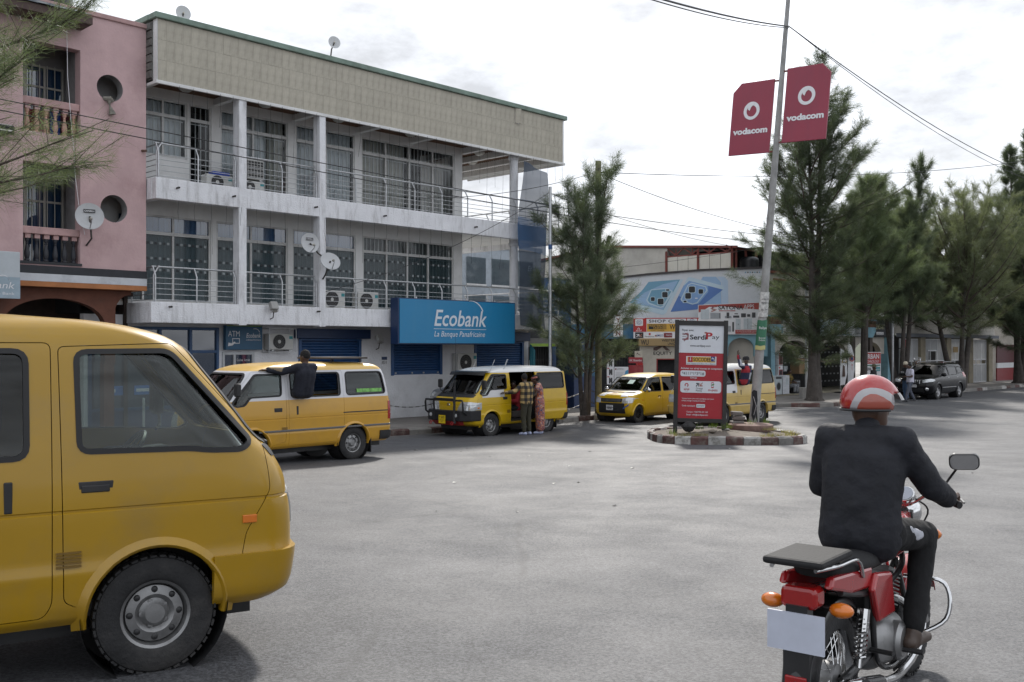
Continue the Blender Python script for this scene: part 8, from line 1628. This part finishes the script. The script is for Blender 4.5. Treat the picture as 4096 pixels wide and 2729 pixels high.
    if dress:
        m = MB(); cap(m, j['sl'].lerp(j['sr'], .12), j['sr'].lerp(j['sl'], .12), .078)
        for s in 'lr': cap(m, j['s'+s], j['s'+s].lerp(j['e'+s], .30), .078, .085)
        for s in (.07, -.07): cap(m, j['waist']+a*s, j['chest']+a*s, .11, .13); cap(m, j['pel']+a*s*1.2, j['waist']+a*s, .14, .11); cap(m, j['al'].lerp(j['ar'], .5)+a*s*1.4+Vector((.0, 0, .10)), j['pel']+a*s*1.2, .125, .14)
        me = fuse(m, vox, 5, .010, 7); setmats(me, dress); link(me, 'dress', t)
    for s, sg in (('l', 1), ('r', -1)):
        A = j['a'+s]; d = Vector(foot.get(s, (1, sg*.15, 0))).normalized(); m = MB(); dn = Vector((0, 0, -.045)); cap(m, A-d*.045+dn, A+d*.10+dn, .040, .036); cap(m, A+d*.10+dn, A+d*.165+dn+Vector((0, 0, -.008)), .036, .028); cap(m, A, A+dn, .044)
        me = fuse(m, .012, 4); setmats(me, shoe); link(me, 'shoe', t)
    return t
pth = SROT+pi/2       # facing the shops (away from the road)
p = onroad(8.20, 4.92); person('man in a black and tan check shirt seen from behind at the open minibus door', p, pth, dict(wl=(.30, .52, 1.17), el=(.10, .36, 1.20), head=(.10, -.02, 1.57), neck=(.04, 0, 1.42), wr=(.12, -.23, .90)), plaid('check_shirt', (.40, .28, .12), (.10, .075, .04), (.014, .014, .018)), cloth('olive_trousers', (.040, .038, .024)), yaw=-25, shoe=SOLE, hd={'l': (Vector((.5, 1, .1)), Vector((0, .3, -1)), Vector((1, 0, .2)), .7)}, sc=.99)
p = onroad(8.80, 4.86); wo_ = person('woman in a long orange printed dress with headband leaning to the minibus door', p, pth+radians(38), dict(head=(.13, .02, 1.50), neck=(.05, 0, 1.37), chest=(.03, 0, 1.23), sl=(.03, .165, 1.335), sr=(.03, -.165, 1.335), el=(.10, .22, 1.08), wl=(.28, .14, 1.02), er=(.02, -.22, 1.06), wr=(.14, -.18, .86)), None, None, yaw=10, hair='full', dress=printed('orange_print', ((.03, .02, .03), (.48, .12, .04), (.05, .07, .14), (.50, .17, .08), (.42, .33, .28))), shoe=SOLE)
m = MB(); c_ = Vector((.13, .02, 1.55)); m.lathe([(.088, -.02), (.108, -.012), (.110, .022), (.094, .035)], 20, Matrix.Translation(c_) @ Matrix.Rotation(radians(14), 4, 'Y')); m.build('headband', MATS['orange_print'], wo_, True)
# conductors leaning from the sliding windows
def conductor(lab, van, x, arms, shirt, pants, hair, yaw, hd={}, lean=.04, extra=None, face=-90):
    w = van.matrix_world @ Vector((0, 0, 0)) if False else None
    T = Matrix.Translation(van.location) @ Matrix.Rotation(van.rotation_euler.z, 4, 'Z'); L_ = T @ Vector((x, .895, .36)); J = dict(hl=(.02, .09, .97), hr=(.02, -.09, .97), pel=(0, 0, 1.0), waist=(-lean, 0, 1.12), chest=(-lean*2, 0, 1.32), neck=(-lean*2, 0, 1.48), sl=(-lean*2, .175, 1.435), sr=(-lean*2, -.175, 1.435), head=(-lean*1.5, 0, 1.635), kl=(.40, .12, .92), kr=(.40, -.12, .92), al=(.46, .12, .50), ar=(.46, -.12, .50)); J.update(arms)
    return person(lab, L_, van.rotation_euler.z+radians(face), J, shirt, pants, yaw=yaw, hair=hair, hd=hd)
cd = conductor('conductor in dark blue top with khaki sleeve leaning out of the orange minibus window', v2, .12, dict(el=(.10, .38, 1.36), wl=(.16, .66, 1.40), er=(.12, -.26, 1.22), wr=(.24, -.22, 1.06)), cloth('navy_top', (.014, .016, .026)), cloth('dark_trousers', (.02, .02, .024)), 'short', 20, {'l': (Vector((.3, 1, 0)), Vector((0, 0, -1)), Vector((1, 0, 0)), .3)})
m = MB(); cap(m, (.04, .24, 1.40), (.10, .38, 1.37), .074, .068); cap(m, (.10, .38, 1.37), (.155, .62, 1.40), .068, .054); me = fuse(m, .014, 4, .006); setmats(me, cloth('khaki_sleeve', (.22, .17, .11))); link(me, 'sleeve', cd)
cb = conductor('conductor waving an arm from the window of the pale yellow minibus by the pole', vb, .12, dict(el=(-.08, .36, 1.50), wl=(-.02, .40, 1.80), er=(.0, -.30, 1.25), wr=(.14, -.30, 1.05)), plaid('blocks_shirt', (.30, .02, .03), (.02, .025, .06), (.40, .41, .45), .42), cloth('dark_trousers', (.02, .02, .024)), 'short', 120, {'l': (Vector((0, .1, 1)), Vector((-1, 0, 0)), Vector((0, -1, 0)), .15)})
m = MB(); m.lathe([(.001, .13), (.06, .125), (.10, .09), (.112, .03), (.114, .0)], 18, Matrix.Translation(Vector((-.06, 0, 1.655)))); m.build('cap', cloth('black_cap', (.02, .02, .022)), cb, True)
# drivers and passengers
SIT = dict(pel=(0, 0, .90), hl=(.02, .09, .90), hr=(.02, -.09, .90), kl=(.42, .12, .92), kr=(.42, -.12, .92), al=(.48, .12, .52), ar=(.48, -.12, .52), wl=(.40, .16, 1.12), el=(.16, .26, 1.10), wr=(.40, -.16, 1.12), er=(.16, -.26, 1.10))
def sitter(lab, van, x, y, z, shirt, dj={}, yaw=0, grp=None):
    T = Matrix.Translation(van.location) @ Matrix.Rotation(van.rotation_euler.z, 4, 'Z'); return person(lab, T @ Vector((x, y, z-.84)), van.rotation_euler.z, {**SIT, **dj}, shirt, cloth('dark_trousers', (.02, .02, .024)), yaw=yaw, vox=.018, sc=.97)
sitter('passenger in light blue shirt in the front of the bull bar minibus', vn, .55, .36, .66, cloth('light_blue_shirt', (.22, .36, .58)), {}, 10); sitter('driver in dark shirt at the wheel of the orange minibus', v2, .55, -.36, .66, cloth('brown_shirt', (.12, .06, .04)))
sitter('passenger in red shirt inside the open sliding door of the bull bar minibus', vn, -.42, .18, .66, cloth('red_shirt', (.30, .02, .03)), {}, 30); sitter('driver at the wheel of the near yellow minibus', near, .62, -.36, .66, cloth('grey_shirt', (.12, .12, .13)))
# people on the far pavement
p = onroad(32.2, 5.75); person('man in white t-shirt and grey jeans stepping off the kerb beside the black car', p, SROT+pi*.78, dict(kl=(.16, .10, .50), al=(.26, .10, .10), kr=(-.04, -.10, .50), ar=(-.24, -.10, .13), wl=(.24, .10, 1.12), el=(.05, .25, 1.12), wr=(.22, -.10, 1.10), er=(.05, -.25, 1.12)), cloth('white_tshirt', (.56, .55, .64)), cloth('grey_jeans', (.09, .10, .13)), 0, yaw=10, vox=.018)
p = W(33.7, 4.95, .02); bn = person('man with cream knit cap and black printed t-shirt beside the white t-shirt man', p, SROT+pi*1.0-.6, {}, cloth('black_tshirt', (.014, .014, .016)), cloth('blue_jeans', (.05, .09, .16)), 0, yaw=-30, vox=.018, hair=None); m = MB(); m.sphere((.02, 0, 1.66), (.105, .09, .095), 14, 10); m.lathe([(.10, -.03), (.108, 0), (.104, .03)], 18, Matrix.Translation((.02, 0, 1.64))); m.build('knit_cap', cloth('cream_knit', (.55, .49, .38)), bn, True); Board(bn, (.155, -.14, 1.22), (0, 1, 0)).text('MSOUL', 0, 0, .08, WHITE, .27, bold=.03)
p = W(32.4, 4.0, .02); hm_ = person('man in dark top with olive brimmed hat standing at the far kerb', p, SROT-pi*.5, {}, cloth('black_tshirt', (.014, .014, .016)), cloth('blue_jeans', (.05, .09, .16)), 1, vox=.018, hair=None, sc=.93); m = MB(); m.lathe([(.001, .12), (.07, .115), (.098, .07), (.105, .02), (.18, .0), (.185, -.012), (.10, .0)], 20, Matrix.Translation((.02, 0, 1.64))); m.build('hat', cloth('olive_hat', (.10, .09, .05)), hm_, True)
p = W(31.75, .10, .02); person('person in grey trousers seated among the appliances left of the big trunk', p, SROT-pi/2, {**SIT, **{k: (v[0], v[1], v[2]-.34) for k, v in SIT.items() if k[0] in 'phk'}, 'al': (.40, .12, .29), 'ar': (.40, -.12, .29), 'waist': (0, 0, .70), 'chest': (.03, 0, .92), 'sl': (.03, .17, 1.04), 'sr': (.03, -.17, 1.04), 'neck': (.03, 0, 1.09), 'head': (.06, 0, 1.24), 'el': (.12, .26, .78), 'er': (.12, -.26, .78), 'wl': (.34, .12, .72), 'wr': (.34, -.12, .72)}, printed('yellow_print', ((.03, .03, .03), (.06, .05, .02), (.30, .20, .03))), cloth('pale_trousers', (.26, .27, .29)), 0, vox=.018)
stl = wobj('stool', 'low dark stool under the seated person', 'stool', 31.75, .05, .2); m = MB(); m.box(-.18, .18, -.16, .16, .22, .27); m.build('seat', BPL, stl)
for x in (-.15, .11):
    for y in (-.13, .09): m = MB(); m.box(x, x+.04, y, y+.04, 0, .22); m.build('leg', BPL, stl)
p = W(39.2, 3.3, .14); vd = person('small vendor behind the black car carrying a clear tub on the head', p, SROT-pi/2, dict(wl=(.02, .17, 1.75), el=(0, .30, 1.50)), cloth('red_shirt', (.30, .02, .03)), cloth('blue_jeans', (.05, .09, .16)), 0, vox=.02, sc=.80)
tb = thing('plastic_tub', 'clear plastic tub of brown snacks carried above the black car', 'tub', W(39.2, 3.3, .14+1.375)); m = MB(); m.lathe([(.001, 0), (.15, .0), (.19, .36), (.20, .36), (.20, .38), (.185, .38)], 18); m.build('tub', glass_mat('clear_plastic', (.9, .9, .9), .8, .1, .03, haze=.25, hcol=(.6, .6, .6)), tb, True); m = MB(); 
for k in range(24): m.sphere((RNG.uniform(-.10, .10), RNG.uniform(-.10, .10), .04+RNG.uniform(0, .2)), .045, 7, 5)
m.build('snacks', M('brown_snack', (.22, .10, .04), .7), tb, True, kind='stuff')
um = thing('parasol', 'dark red parasol open low behind the black car', 'umbrella', W(42.9, 3.2, .14)); m = MB(); m.tube([(0, 0, 0), (0, 0, 1.5)], .018, 8); m.build('pole', STEEL, um, True); m = MB(); n = 8; vs = [(0, 0, 1.50)]
for j in range(1, 5):
    for k in range(n*4): a = 2*pi*k/(n*4); r = .82*j/4*(1-.05*abs(sin(n*a/2))); vs.append((r*cos(a), r*sin(a), 1.50-.42*(j/4)**1.7-.02*abs(sin(n*a/2))))
q = n*4; m.add(vs, [(0, 1+k, 1+(k+1) % q) for k in range(q)]+[(1+(j-1)*q+k, 1+j*q+k, 1+j*q+(k+1) % q, 1+(j-1)*q+(k+1) % q) for j in range(1, 4) for k in range(q)]); m.build('canopy', cloth('maroon_canopy', (.16, .018, .03)), um, True)
# ================================================================ MOTORCYCLE AND RIDER
RA = radians(38); rh = Vector((sin(RA), cos(RA), 0)); hips = Vector((1.66, 4.75, 0)); mo = hips+rh*.15; mo.z = ground(mo.x, mo.y); MROT = pi/2-RA
bike = thing('motorcycle', 'red and black motorcycle with rear rack riding away at the lower right', 'motorcycle', mo, MROT); bike.scale = (.94, .94, .94)
RED = M('bike_red', (.36, .012, .016), .25, var=.06, coat=.6, dirt=.2, dcol=(.12, .05, .04)); BLKG = M('bike_black', (.010, .010, .011), .35, var=.15, coat=.2); SEATB = M('black_vinyl', (.011, .011, .012), .78, var=.2, bump=.15, bs=60); ALL = M('engine_alloy', (.34, .34, .34), .42, .8, var=.25, vs=12, dirt=.5, ds=6)
TY = Matrix.Rotation(-pi/2, 4, 'X')
def wheel(x, w, nm_label):
    m = MB(); P = [(.225, -.9), (.245, -1.0), (.285, -.95), (.305, -.55), (.312, 0), (.305, .55), (.285, .95), (.245, 1.0), (.225, .9)]; m.lathe([(r, z*w/2) for r, z in P], 48, TY)
    for k in range(44):
        a = 2*pi*k/44; Rm = Matrix(((cos(a), 0, sin(a), 0), (0, 1, 0, 0), (-sin(a), 0, cos(a), 0), (0, 0, 0, 1)))
        for sg in (-1, 1): m.box(-.012, .012, sg*w*.05 if sg > 0 else -w*.40, w*.40 if sg > 0 else -w*.05, .300, .317, T=Rm)
    o = m.build('wheel', RUB, bike, True, ang=45); o.location = (x, 0, .315)
    m = MB(); m.lathe([(.226, -.9*w/2), (.212, -.5*w/2), (.206, 0), (.212, .5*w/2), (.226, .9*w/2)], 40, TY); m.build('rim', CHR, o, True); m = MB(); m.lathe([(.02, -.06), (.065, -.05), (.075, 0), (.065, .05), (.02, .06)], 24, TY); m.build('hub', ALL, o, True); m = MB()
    for k in range(32): a = 2*pi*k/32; b_ = a+(.5 if k % 2 else -.5); m.tube([(.06*cos(b_), .04*(1 if k % 4 < 2 else -1), .06*sin(b_)), (.212*cos(a), 0, .212*sin(a))], .0022, 4, cap=False)
    m.build('spokes', CHR, o, kind='stuff')
wheel(-.62, .11, 'rear'); wheel(.66, .085, 'front')
def bt(nm, pts, r, mat, seg=10, smooth=True): m = MB(); m.tube(pts, r, seg); return m.build(nm, mat, bike, smooth)
def bez(P, n=12): 
    out = []
    for k in range(n+1): t = k/n; q = [Vector(p) for p in P]; 
        # de Casteljau
    return out
def curve(P, n=10):
    P = [Vector(p) for p in P]; out = []
    for i in range(len(P)-1):
        a, b, c, d = P[max(i-1, 0)], P[i], P[i+1], P[min(i+2, len(P)-1)]
        for k in range(n): t = k/n; out.append(.5*((2*b)+(c-a)*t+(2*a-5*b+4*c-d)*t*t+(3*b-a-3*c+d)*t**3))
    return out+[P[-1]]
for sg in (1, -1):
    bt('frame_tube', curve([(.40, 0, .84), (.20, sg*.10, .72), (-.25, sg*.11, .66), (-.72, sg*.10, .74)], 5), .016, BLKG); bt('cradle_tube', curve([(.42, 0, .70), (.30, sg*.11, .35), (.0, sg*.12, .24), (-.28, sg*.12, .34), (-.30, sg*.11, .64)], 5), .015, BLKG)
    bt('swingarm', [(-.22, sg*.09, .36), (-.66, sg*.085, .315)], .020, BLKG); bt('fork_leg', [(.395, sg*.085, .97), (.52, sg*.085, .64), (.66, sg*.085, .315)], [.018, .018, .026], CHR)
    m = MB(); P = [(-.55, sg*.125, .36), (-.47, sg*.125, .62)]; m.tube(P, .014, 10); n = 60; d = Vector(P[1])-Vector(P[0]); m.tube([Vector(P[0])+d*(.15+.7*k/n)+Vector((.028*cos(k*.9), .028*sin(k*.9), 0)) for k in range(n+1)], .0055, 5); m.tube([Vector(P[0])+d*.62, P[1]], .030, 10); m.build('shock_absorber', CHR, bike, True)
    # side panels and tail fairing
    m = MB(); P = [(-.05, .52), (-.12, .74), (-.34, .77), (-.42, .70), (-.30, .52)]; m.prism(P, lambda u, v, w: (u, sg*(w+.03*(1-abs(v-.65)/.2)), v), .10, .135); m.build('side_panel', RED, bike, bevel=.015)
    m = MB(); P = [(-.36, .70), (-.34, .80), (-.86, .84), (-.90, .79), (-.62, .72)]; m.prism(P, lambda u, v, w: (u, sg*w, v), .085, .125); m.build('tail_panel', RED if sg < 0 else RED, bike, bevel=.015)
    # indicators
    for x, z, y in ((-.86, .70, .16), (.50, .84, .17)): bt('indicator_stalk', [(x, sg*.06, z), (x, sg*(y-.03), z)], .010, BLKG); m = MB(); m.sphere((x-.01, sg*y, z), (.042, .055, .034), 14, 10); m.build('indicator', LORG, bike, True)
    # handlebar, grip, lever, mirror
    bt('handlebar', curve([(.40, 0, 1.00), (.40, sg*.10, 1.02), (.36, sg*.22, 1.09), (.29, sg*.33, 1.05)], 6), .012, CHR); bt('grip', [(.315, sg*.28, 1.065), (.255, sg*.375, 1.045)], .019, BPL); bt('lever', curve([(.345, sg*.25, 1.085), (.36, sg*.33, 1.075), (.32, sg*.38, 1.05)], 5), .006, ALL)
    bt('mirror_stem', curve([(.33, sg*.25, 1.09), (.37, sg*.29, 1.16), (.35, sg*.34, 1.23)], 5), .0065, BLKG); Tm = Matrix.Translation((.34, sg*.375, 1.262)) @ Matrix.Rotation(radians(-10), 4, 'Y') @ Matrix.Rotation(radians(-14*sg), 4, 'Z')
    m = MB(); m.prism(rrect(-.074, .074, -.044, .044, .032), lambda u, v, w: Tm @ Vector((w, u, v)), -.004, .03); mm = m.build('mirror', BLKG, bike, bevel=.008); m = MB(); m.add([Tm @ Vector((-.006, u, v)) for u, v in rrect(-.067, .067, -.038, .038, .028)], [tuple(range(24))]); m.build('mirror_glass', CHR, mm)
    bt('foot_peg', [(-.02, sg*.12, .33), (-.02, sg*.27, .33)], .014, BPL); bt('rear_peg', [(-.36, sg*.12, .40), (-.40, sg*.24, .41)], .012, BPL)
# tank, seat, rack
def loft(nm, secs, mat, seg=20):
    """secs: (x, zc, half width, half height, power)"""
    m = MB(); vs = []
    for (x, zc, w, h) in secs:
        for k in range(seg): a = 2*pi*k/seg; c, s = cos(a), sin(a); vs.append((x, w*(abs(c)**.75)*(1 if c >= 0 else -1), zc+h*(abs(s)**.75)*(1 if s >= 0 else -1)))
    n = len(secs); m.add(vs, [(i*seg+k, (i+1)*seg+k, (i+1)*seg+(k+1) % seg, i*seg+(k+1) % seg) for i in range(n-1) for k in range(seg)]+[tuple(range(seg)), tuple((n-1)*seg+k for k in reversed(range(seg)))]); return m.build(nm, mat, bike, True, ang=60)
loft('fuel_tank', [(-.10, .80, .07, .05), (-.06, .82, .105, .075), (.06, .85, .135, .105), (.22, .875, .145, .115), (.34, .88, .12, .10), (.40, .875, .07, .06)], RED)
loft('seat', [(-.78, .835, .09, .025), (-.74, .845, .115, .04), (-.55, .835, .125, .048), (-.32, .81, .125, .05), (-.12, .80, .11, .05), (.0, .815, .085, .045), (.03, .82, .05, .03)], SEATB)
m = MB(); m.box(-1.04, -.66, -.14, .14, .90, .935); m.build('rack_board', SEATB, bike, bevel=.015)
for sg in (1, -1): bt('rack_tube', curve([(-.50, sg*.13, .78), (-.62, sg*.145, .88), (-.86, sg*.14, .892), (-1.02, sg*.10, .892)], 5), .010, CHR)
# tail light, fenders, plate
m = MB(); m.prism(rrect(-.085, .085, .70, .80, .03), lambda u, v, w: (w, u, v), -.97, -.86); m.build('tail_light', LRED, bike, bevel=.018)
def fender(nm, cx, r, a0, a1, w, mat):
    m = MB(); vs = []; n = 18
    for k in range(n+1):
        a = radians(a0+(a1-a0)*k/n)
        for (y, dr) in ((-w, -.03), (-w*.8, .0), (0, .012), (w*.8, 0), (w, -.03)): vs.append((cx+(r+dr)*cos(a), y, .315+(r+dr)*sin(a)))
    m.add(vs, [(k*5+i, k*5+5+i, k*5+6+i, k*5+1+i) for k in range(n) for i in range(4)]); o = m.build(nm, mat, bike, True); so = o.modifiers.new('solid', 'SOLIDIFY'); so.thickness = .006
fender('rear_fender', -.62, .37, 60, 185, .075, BLKG); fender('front_fender', .66, .35, 20, 150, .06, RED)
m = MB(); m.box(-1.0, -.988, -.13, .13, .52, .69); m.build('number_plate', M('pale_plate', (.50, .53, .62), .4), bike); m = MB(); m.box(-.986, -.92, -.05, .05, .60, .72); m.build('plate_bracket', BLKG, bike); m = MB(); m.box(-1.0, -.97, -.05, .05, .36, .41); m.build('reflector', LRED, bike, bevel=.006)
m = MB(); m.box(-.99, -.94, -.06, .06, .34, .56); m.build('mud_flap', BPL, bike)
# engine, exhaust, chain guard, headlamp, gauges
loft('crankcase', [(-.26, .36, .08, .10), (-.20, .37, .13, .13), (.0, .36, .15, .13), (.16, .37, .12, .11), (.22, .38, .07, .08)], ALL)
m = MB(); T = Matrix.Translation((.10, 0, .50)) @ Matrix.Rotation(radians(18), 4, 'Y')
for k in range(9): z = .02+k*.02; m.box(-.075, .075, -.085, .085, z, z+.007, T=T)
m.box(-.055, .055, -.06, .06, 0, .21, T=T); m.build('cylinder_fins', ALL, bike, kind='stuff')
m = MB(); m.lathe([(.001, .175), (.08, .17), (.10, .15), (.10, .10)], 24, Matrix.Translation((.02, 0, .36)) @ Matrix.Rotation(pi/2, 4, 'X')); m.build('clutch_cover', ALL, bike, True)
bt('exhaust_pipe', curve([(.18, -.05, .55), (.30, -.11, .45), (.26, -.15, .26), (-.10, -.17, .22), (-.35, -.17, .25)], 6), .021, CHR); bt('muffler', [(-.33, -.17, .25), (-.40, -.175, .258), (-.92, -.20, .37), (-.95, -.20, .375)], [.024, .042, .045, .03], CHR, 16); bt('muffler_guard', [(-.55, -.235, .32), (-.80, -.245, .375)], .022, BLKG)
m = MB(); m.box(-.68, -.12, .10, .125, .34, .42); m.build('chain_guard', BLKG, bike, bevel=.01); m = MB(); m.box(-.30, .02, -.10, .10, .52, .66); m.build('airbox', BLKG, bike, bevel=.03)
m = MB(); m.lathe([(.001, .10), (.05, .095), (.085, .06), (.092, 0), (.07, -.10), (.001, -.12)], 24, Matrix.Translation((.56, 0, .93)) @ Matrix.Rotation(pi/2, 4, 'Y')); m.build('headlight', CHR, bike, True)
for sg in (1, -1): m = MB(); T = Matrix.Translation((.43, sg*.055, 1.04)) @ Matrix.Rotation(radians(-50), 4, 'Y'); m.lathe([(.001, .035), (.046, .035), (.05, .03), (.05, -.02), (.03, -.04)], 20, T); g_ = m.build('gauge', CHR, bike, True); m = MB(); m.lathe([(.001, .038), (.042, .0375)], 20, T); m.build('dial', M('gauge_glass', (.45, .48, .54), .08, .2), g_)
for sg in (1, -1): bt('crash_bar', curve([(.36, sg*.06, .62), (.40, sg*.26, .60), (.36, sg*.28, .42), (.24, sg*.12, .32)], 6), .012, CHR)
for k, (a, b) in enumerate((((.40, .1, 1.0), (.38, .04, .7)), ((.38, -.12, 1.04), (.36, -.03, .72)))): bt('control_cable', curve([a, (.47, a[1]*1.3, .95), b], 6), .005, BPL)
# ---- rider (local frame of the bike)
JR = dict(pel=(-.16, 0, .93), hl=(-.13, .10, .93), hr=(-.13, -.10, .93), waist=(-.15, 0, 1.07), chest=(-.10, 0, 1.27), neck=(-.055, 0, 1.43), sl=(-.085, .185, 1.385), sr=(-.085, -.185, 1.385), head=(-.01, 0, 1.545), er=(.06, -.29, 1.15), wr=(.195, -.335, 1.085), el=(-.03, .25, 1.13), wl=(.17, .10, 1.03), kr=(.30, -.185, .865), kl=(.30, .185, .865), ar=(.05, -.20, .405), al=(.05, .20, .405))
JK = M('dark_quilted_jacket', (.009, .010, .015), .8, var=.35, vs=7, bump=1., bs=9)
rd = person('rider in dark jacket and red silver helmet on the motorcycle', mo, MROT, JR, JK, cloth('black_trousers', (.006, .006, .007)), yaw=-42, hair=None, vox=.012, noise=.007, sc=.94, hd={'r': (Vector((.95, .05, .12)), Vector((.1, 0, -1)), Vector((0, 1, 0)), 1.25), 'l': (Vector((.9, -.35, -.25)), Vector((.1, 0, -1)), Vector((0, -1, .1)), .5)}, shoe=M('brown_shoe', (.06, .04, .03), .5))
hc = Vector((-.005, 0, 1.585)); Rz = Matrix.Rotation(radians(-42), 4, 'Z')
m = MB(); m.sphere((0, 0, 0), (.155, .132, .138), 28, 20); v2_ = []
me = m.mesh('helmet', []); bm = bmesh.new(); bm.from_mesh(me); bmesh.ops.delete(bm, geom=[v for v in bm.verts if v.co.z < -.045 or (v.co.x > .085 and v.co.z < .03)], context='VERTS'); bm.to_mesh(me); bm.free(); me.transform(Rz.to_4x4()); me.transform(Matrix.Translation(hc))
HM = bpy.data.materials.new('helmet_red_silver'); HM.use_nodes = True; t = HM.node_tree; b_ = t.nodes['Principled BSDF']; b_.inputs['Roughness'].default_value = .25; b_.inputs['Coat Weight'].default_value = .8
tc = t.nodes.new('ShaderNodeTexCoord'); mp_ = t.nodes.new('ShaderNodeMapping'); mp_.inputs['Location'].default_value = tuple(-hc); t.links.new(tc.outputs['Object'], mp_.inputs[0]); wv = t.nodes.new('ShaderNodeTexWave'); wv.inputs['Scale'].default_value = 1.5; wv.inputs['Distortion'].default_value = 2.2; wv.inputs['Detail Scale'].default_value = 1.2; wv.bands_direction = 'DIAGONAL'; t.links.new(mp_.outputs[0], wv.inputs[0]); rp = t.nodes.new('ShaderNodeValToRGB'); rp.color_ramp.interpolation = 'CONSTANT'; rp.color_ramp.elements[0].color = (.34, .02, .02, 1); rp.color_ramp.elements[1].position = .42; rp.color_ramp.elements[1].color = (.38, .37, .38, 1); e = rp.color_ramp.elements.new(.74); e.color = (.33, .07, .045, 1); t.links.new(wv.outputs[1], rp.inputs[0]); t.links.new(rp.outputs[0], b_.inputs['Base Color'])
me.polygons.foreach_set('use_smooth', [True]*len(me.polygons)); me.materials.append(HM); o = link(me, 'helmet', rd); so = o.modifiers.new('solid', 'SOLIDIFY'); so.thickness = .012
m = MB(); vs = []
for k in range(21):
    a = radians(-52+104*k/20)
    for z, r in ((.045, 1.0), (.028, 1.08), (.008, 1.15)): vs.append(hc+Rz @ Vector((.150*r*cos(a), .130*r*sin(a), z)))
m.add(vs, [(3*k+i, 3*k+3+i, 3*k+4+i, 3*k+1+i) for k in range(20) for i in range(2)]); m.build('helmet_peak', M('grey_visor', (.16, .15, .15), .35, coat=.4), o, True)
m = MB(); m.tube([hc+Rz @ Vector((.152*cos(radians(a)), .130*sin(radians(a)), -.043)) for a in range(75, 286, 7)], .007, 6); m.build('helmet_edge', BPL, o, True)
m = MB(); cap(m, (-.06, 0, 1.41), (-.045, 0, 1.455), .073, .066); me = fuse(m, .012, 3); setmats(me, JK); link(me, 'collar', rd)
m = MB(); cap(m, (-.04, -.17, .925), (.10, -.215, .90), .045, .03); cap(m, (-.20, -.14, .93), (-.04, -.17, .925), .05, .045); me = fuse(m, .012, 4, .01, 14); setmats(me, cloth('white_shirt_tail', (.50, .51, .56))); link(me, 'shirt_tail', rd)
bpy.data.batch_remove(JUNK); bpy.data.scenes.remove(BENCH)
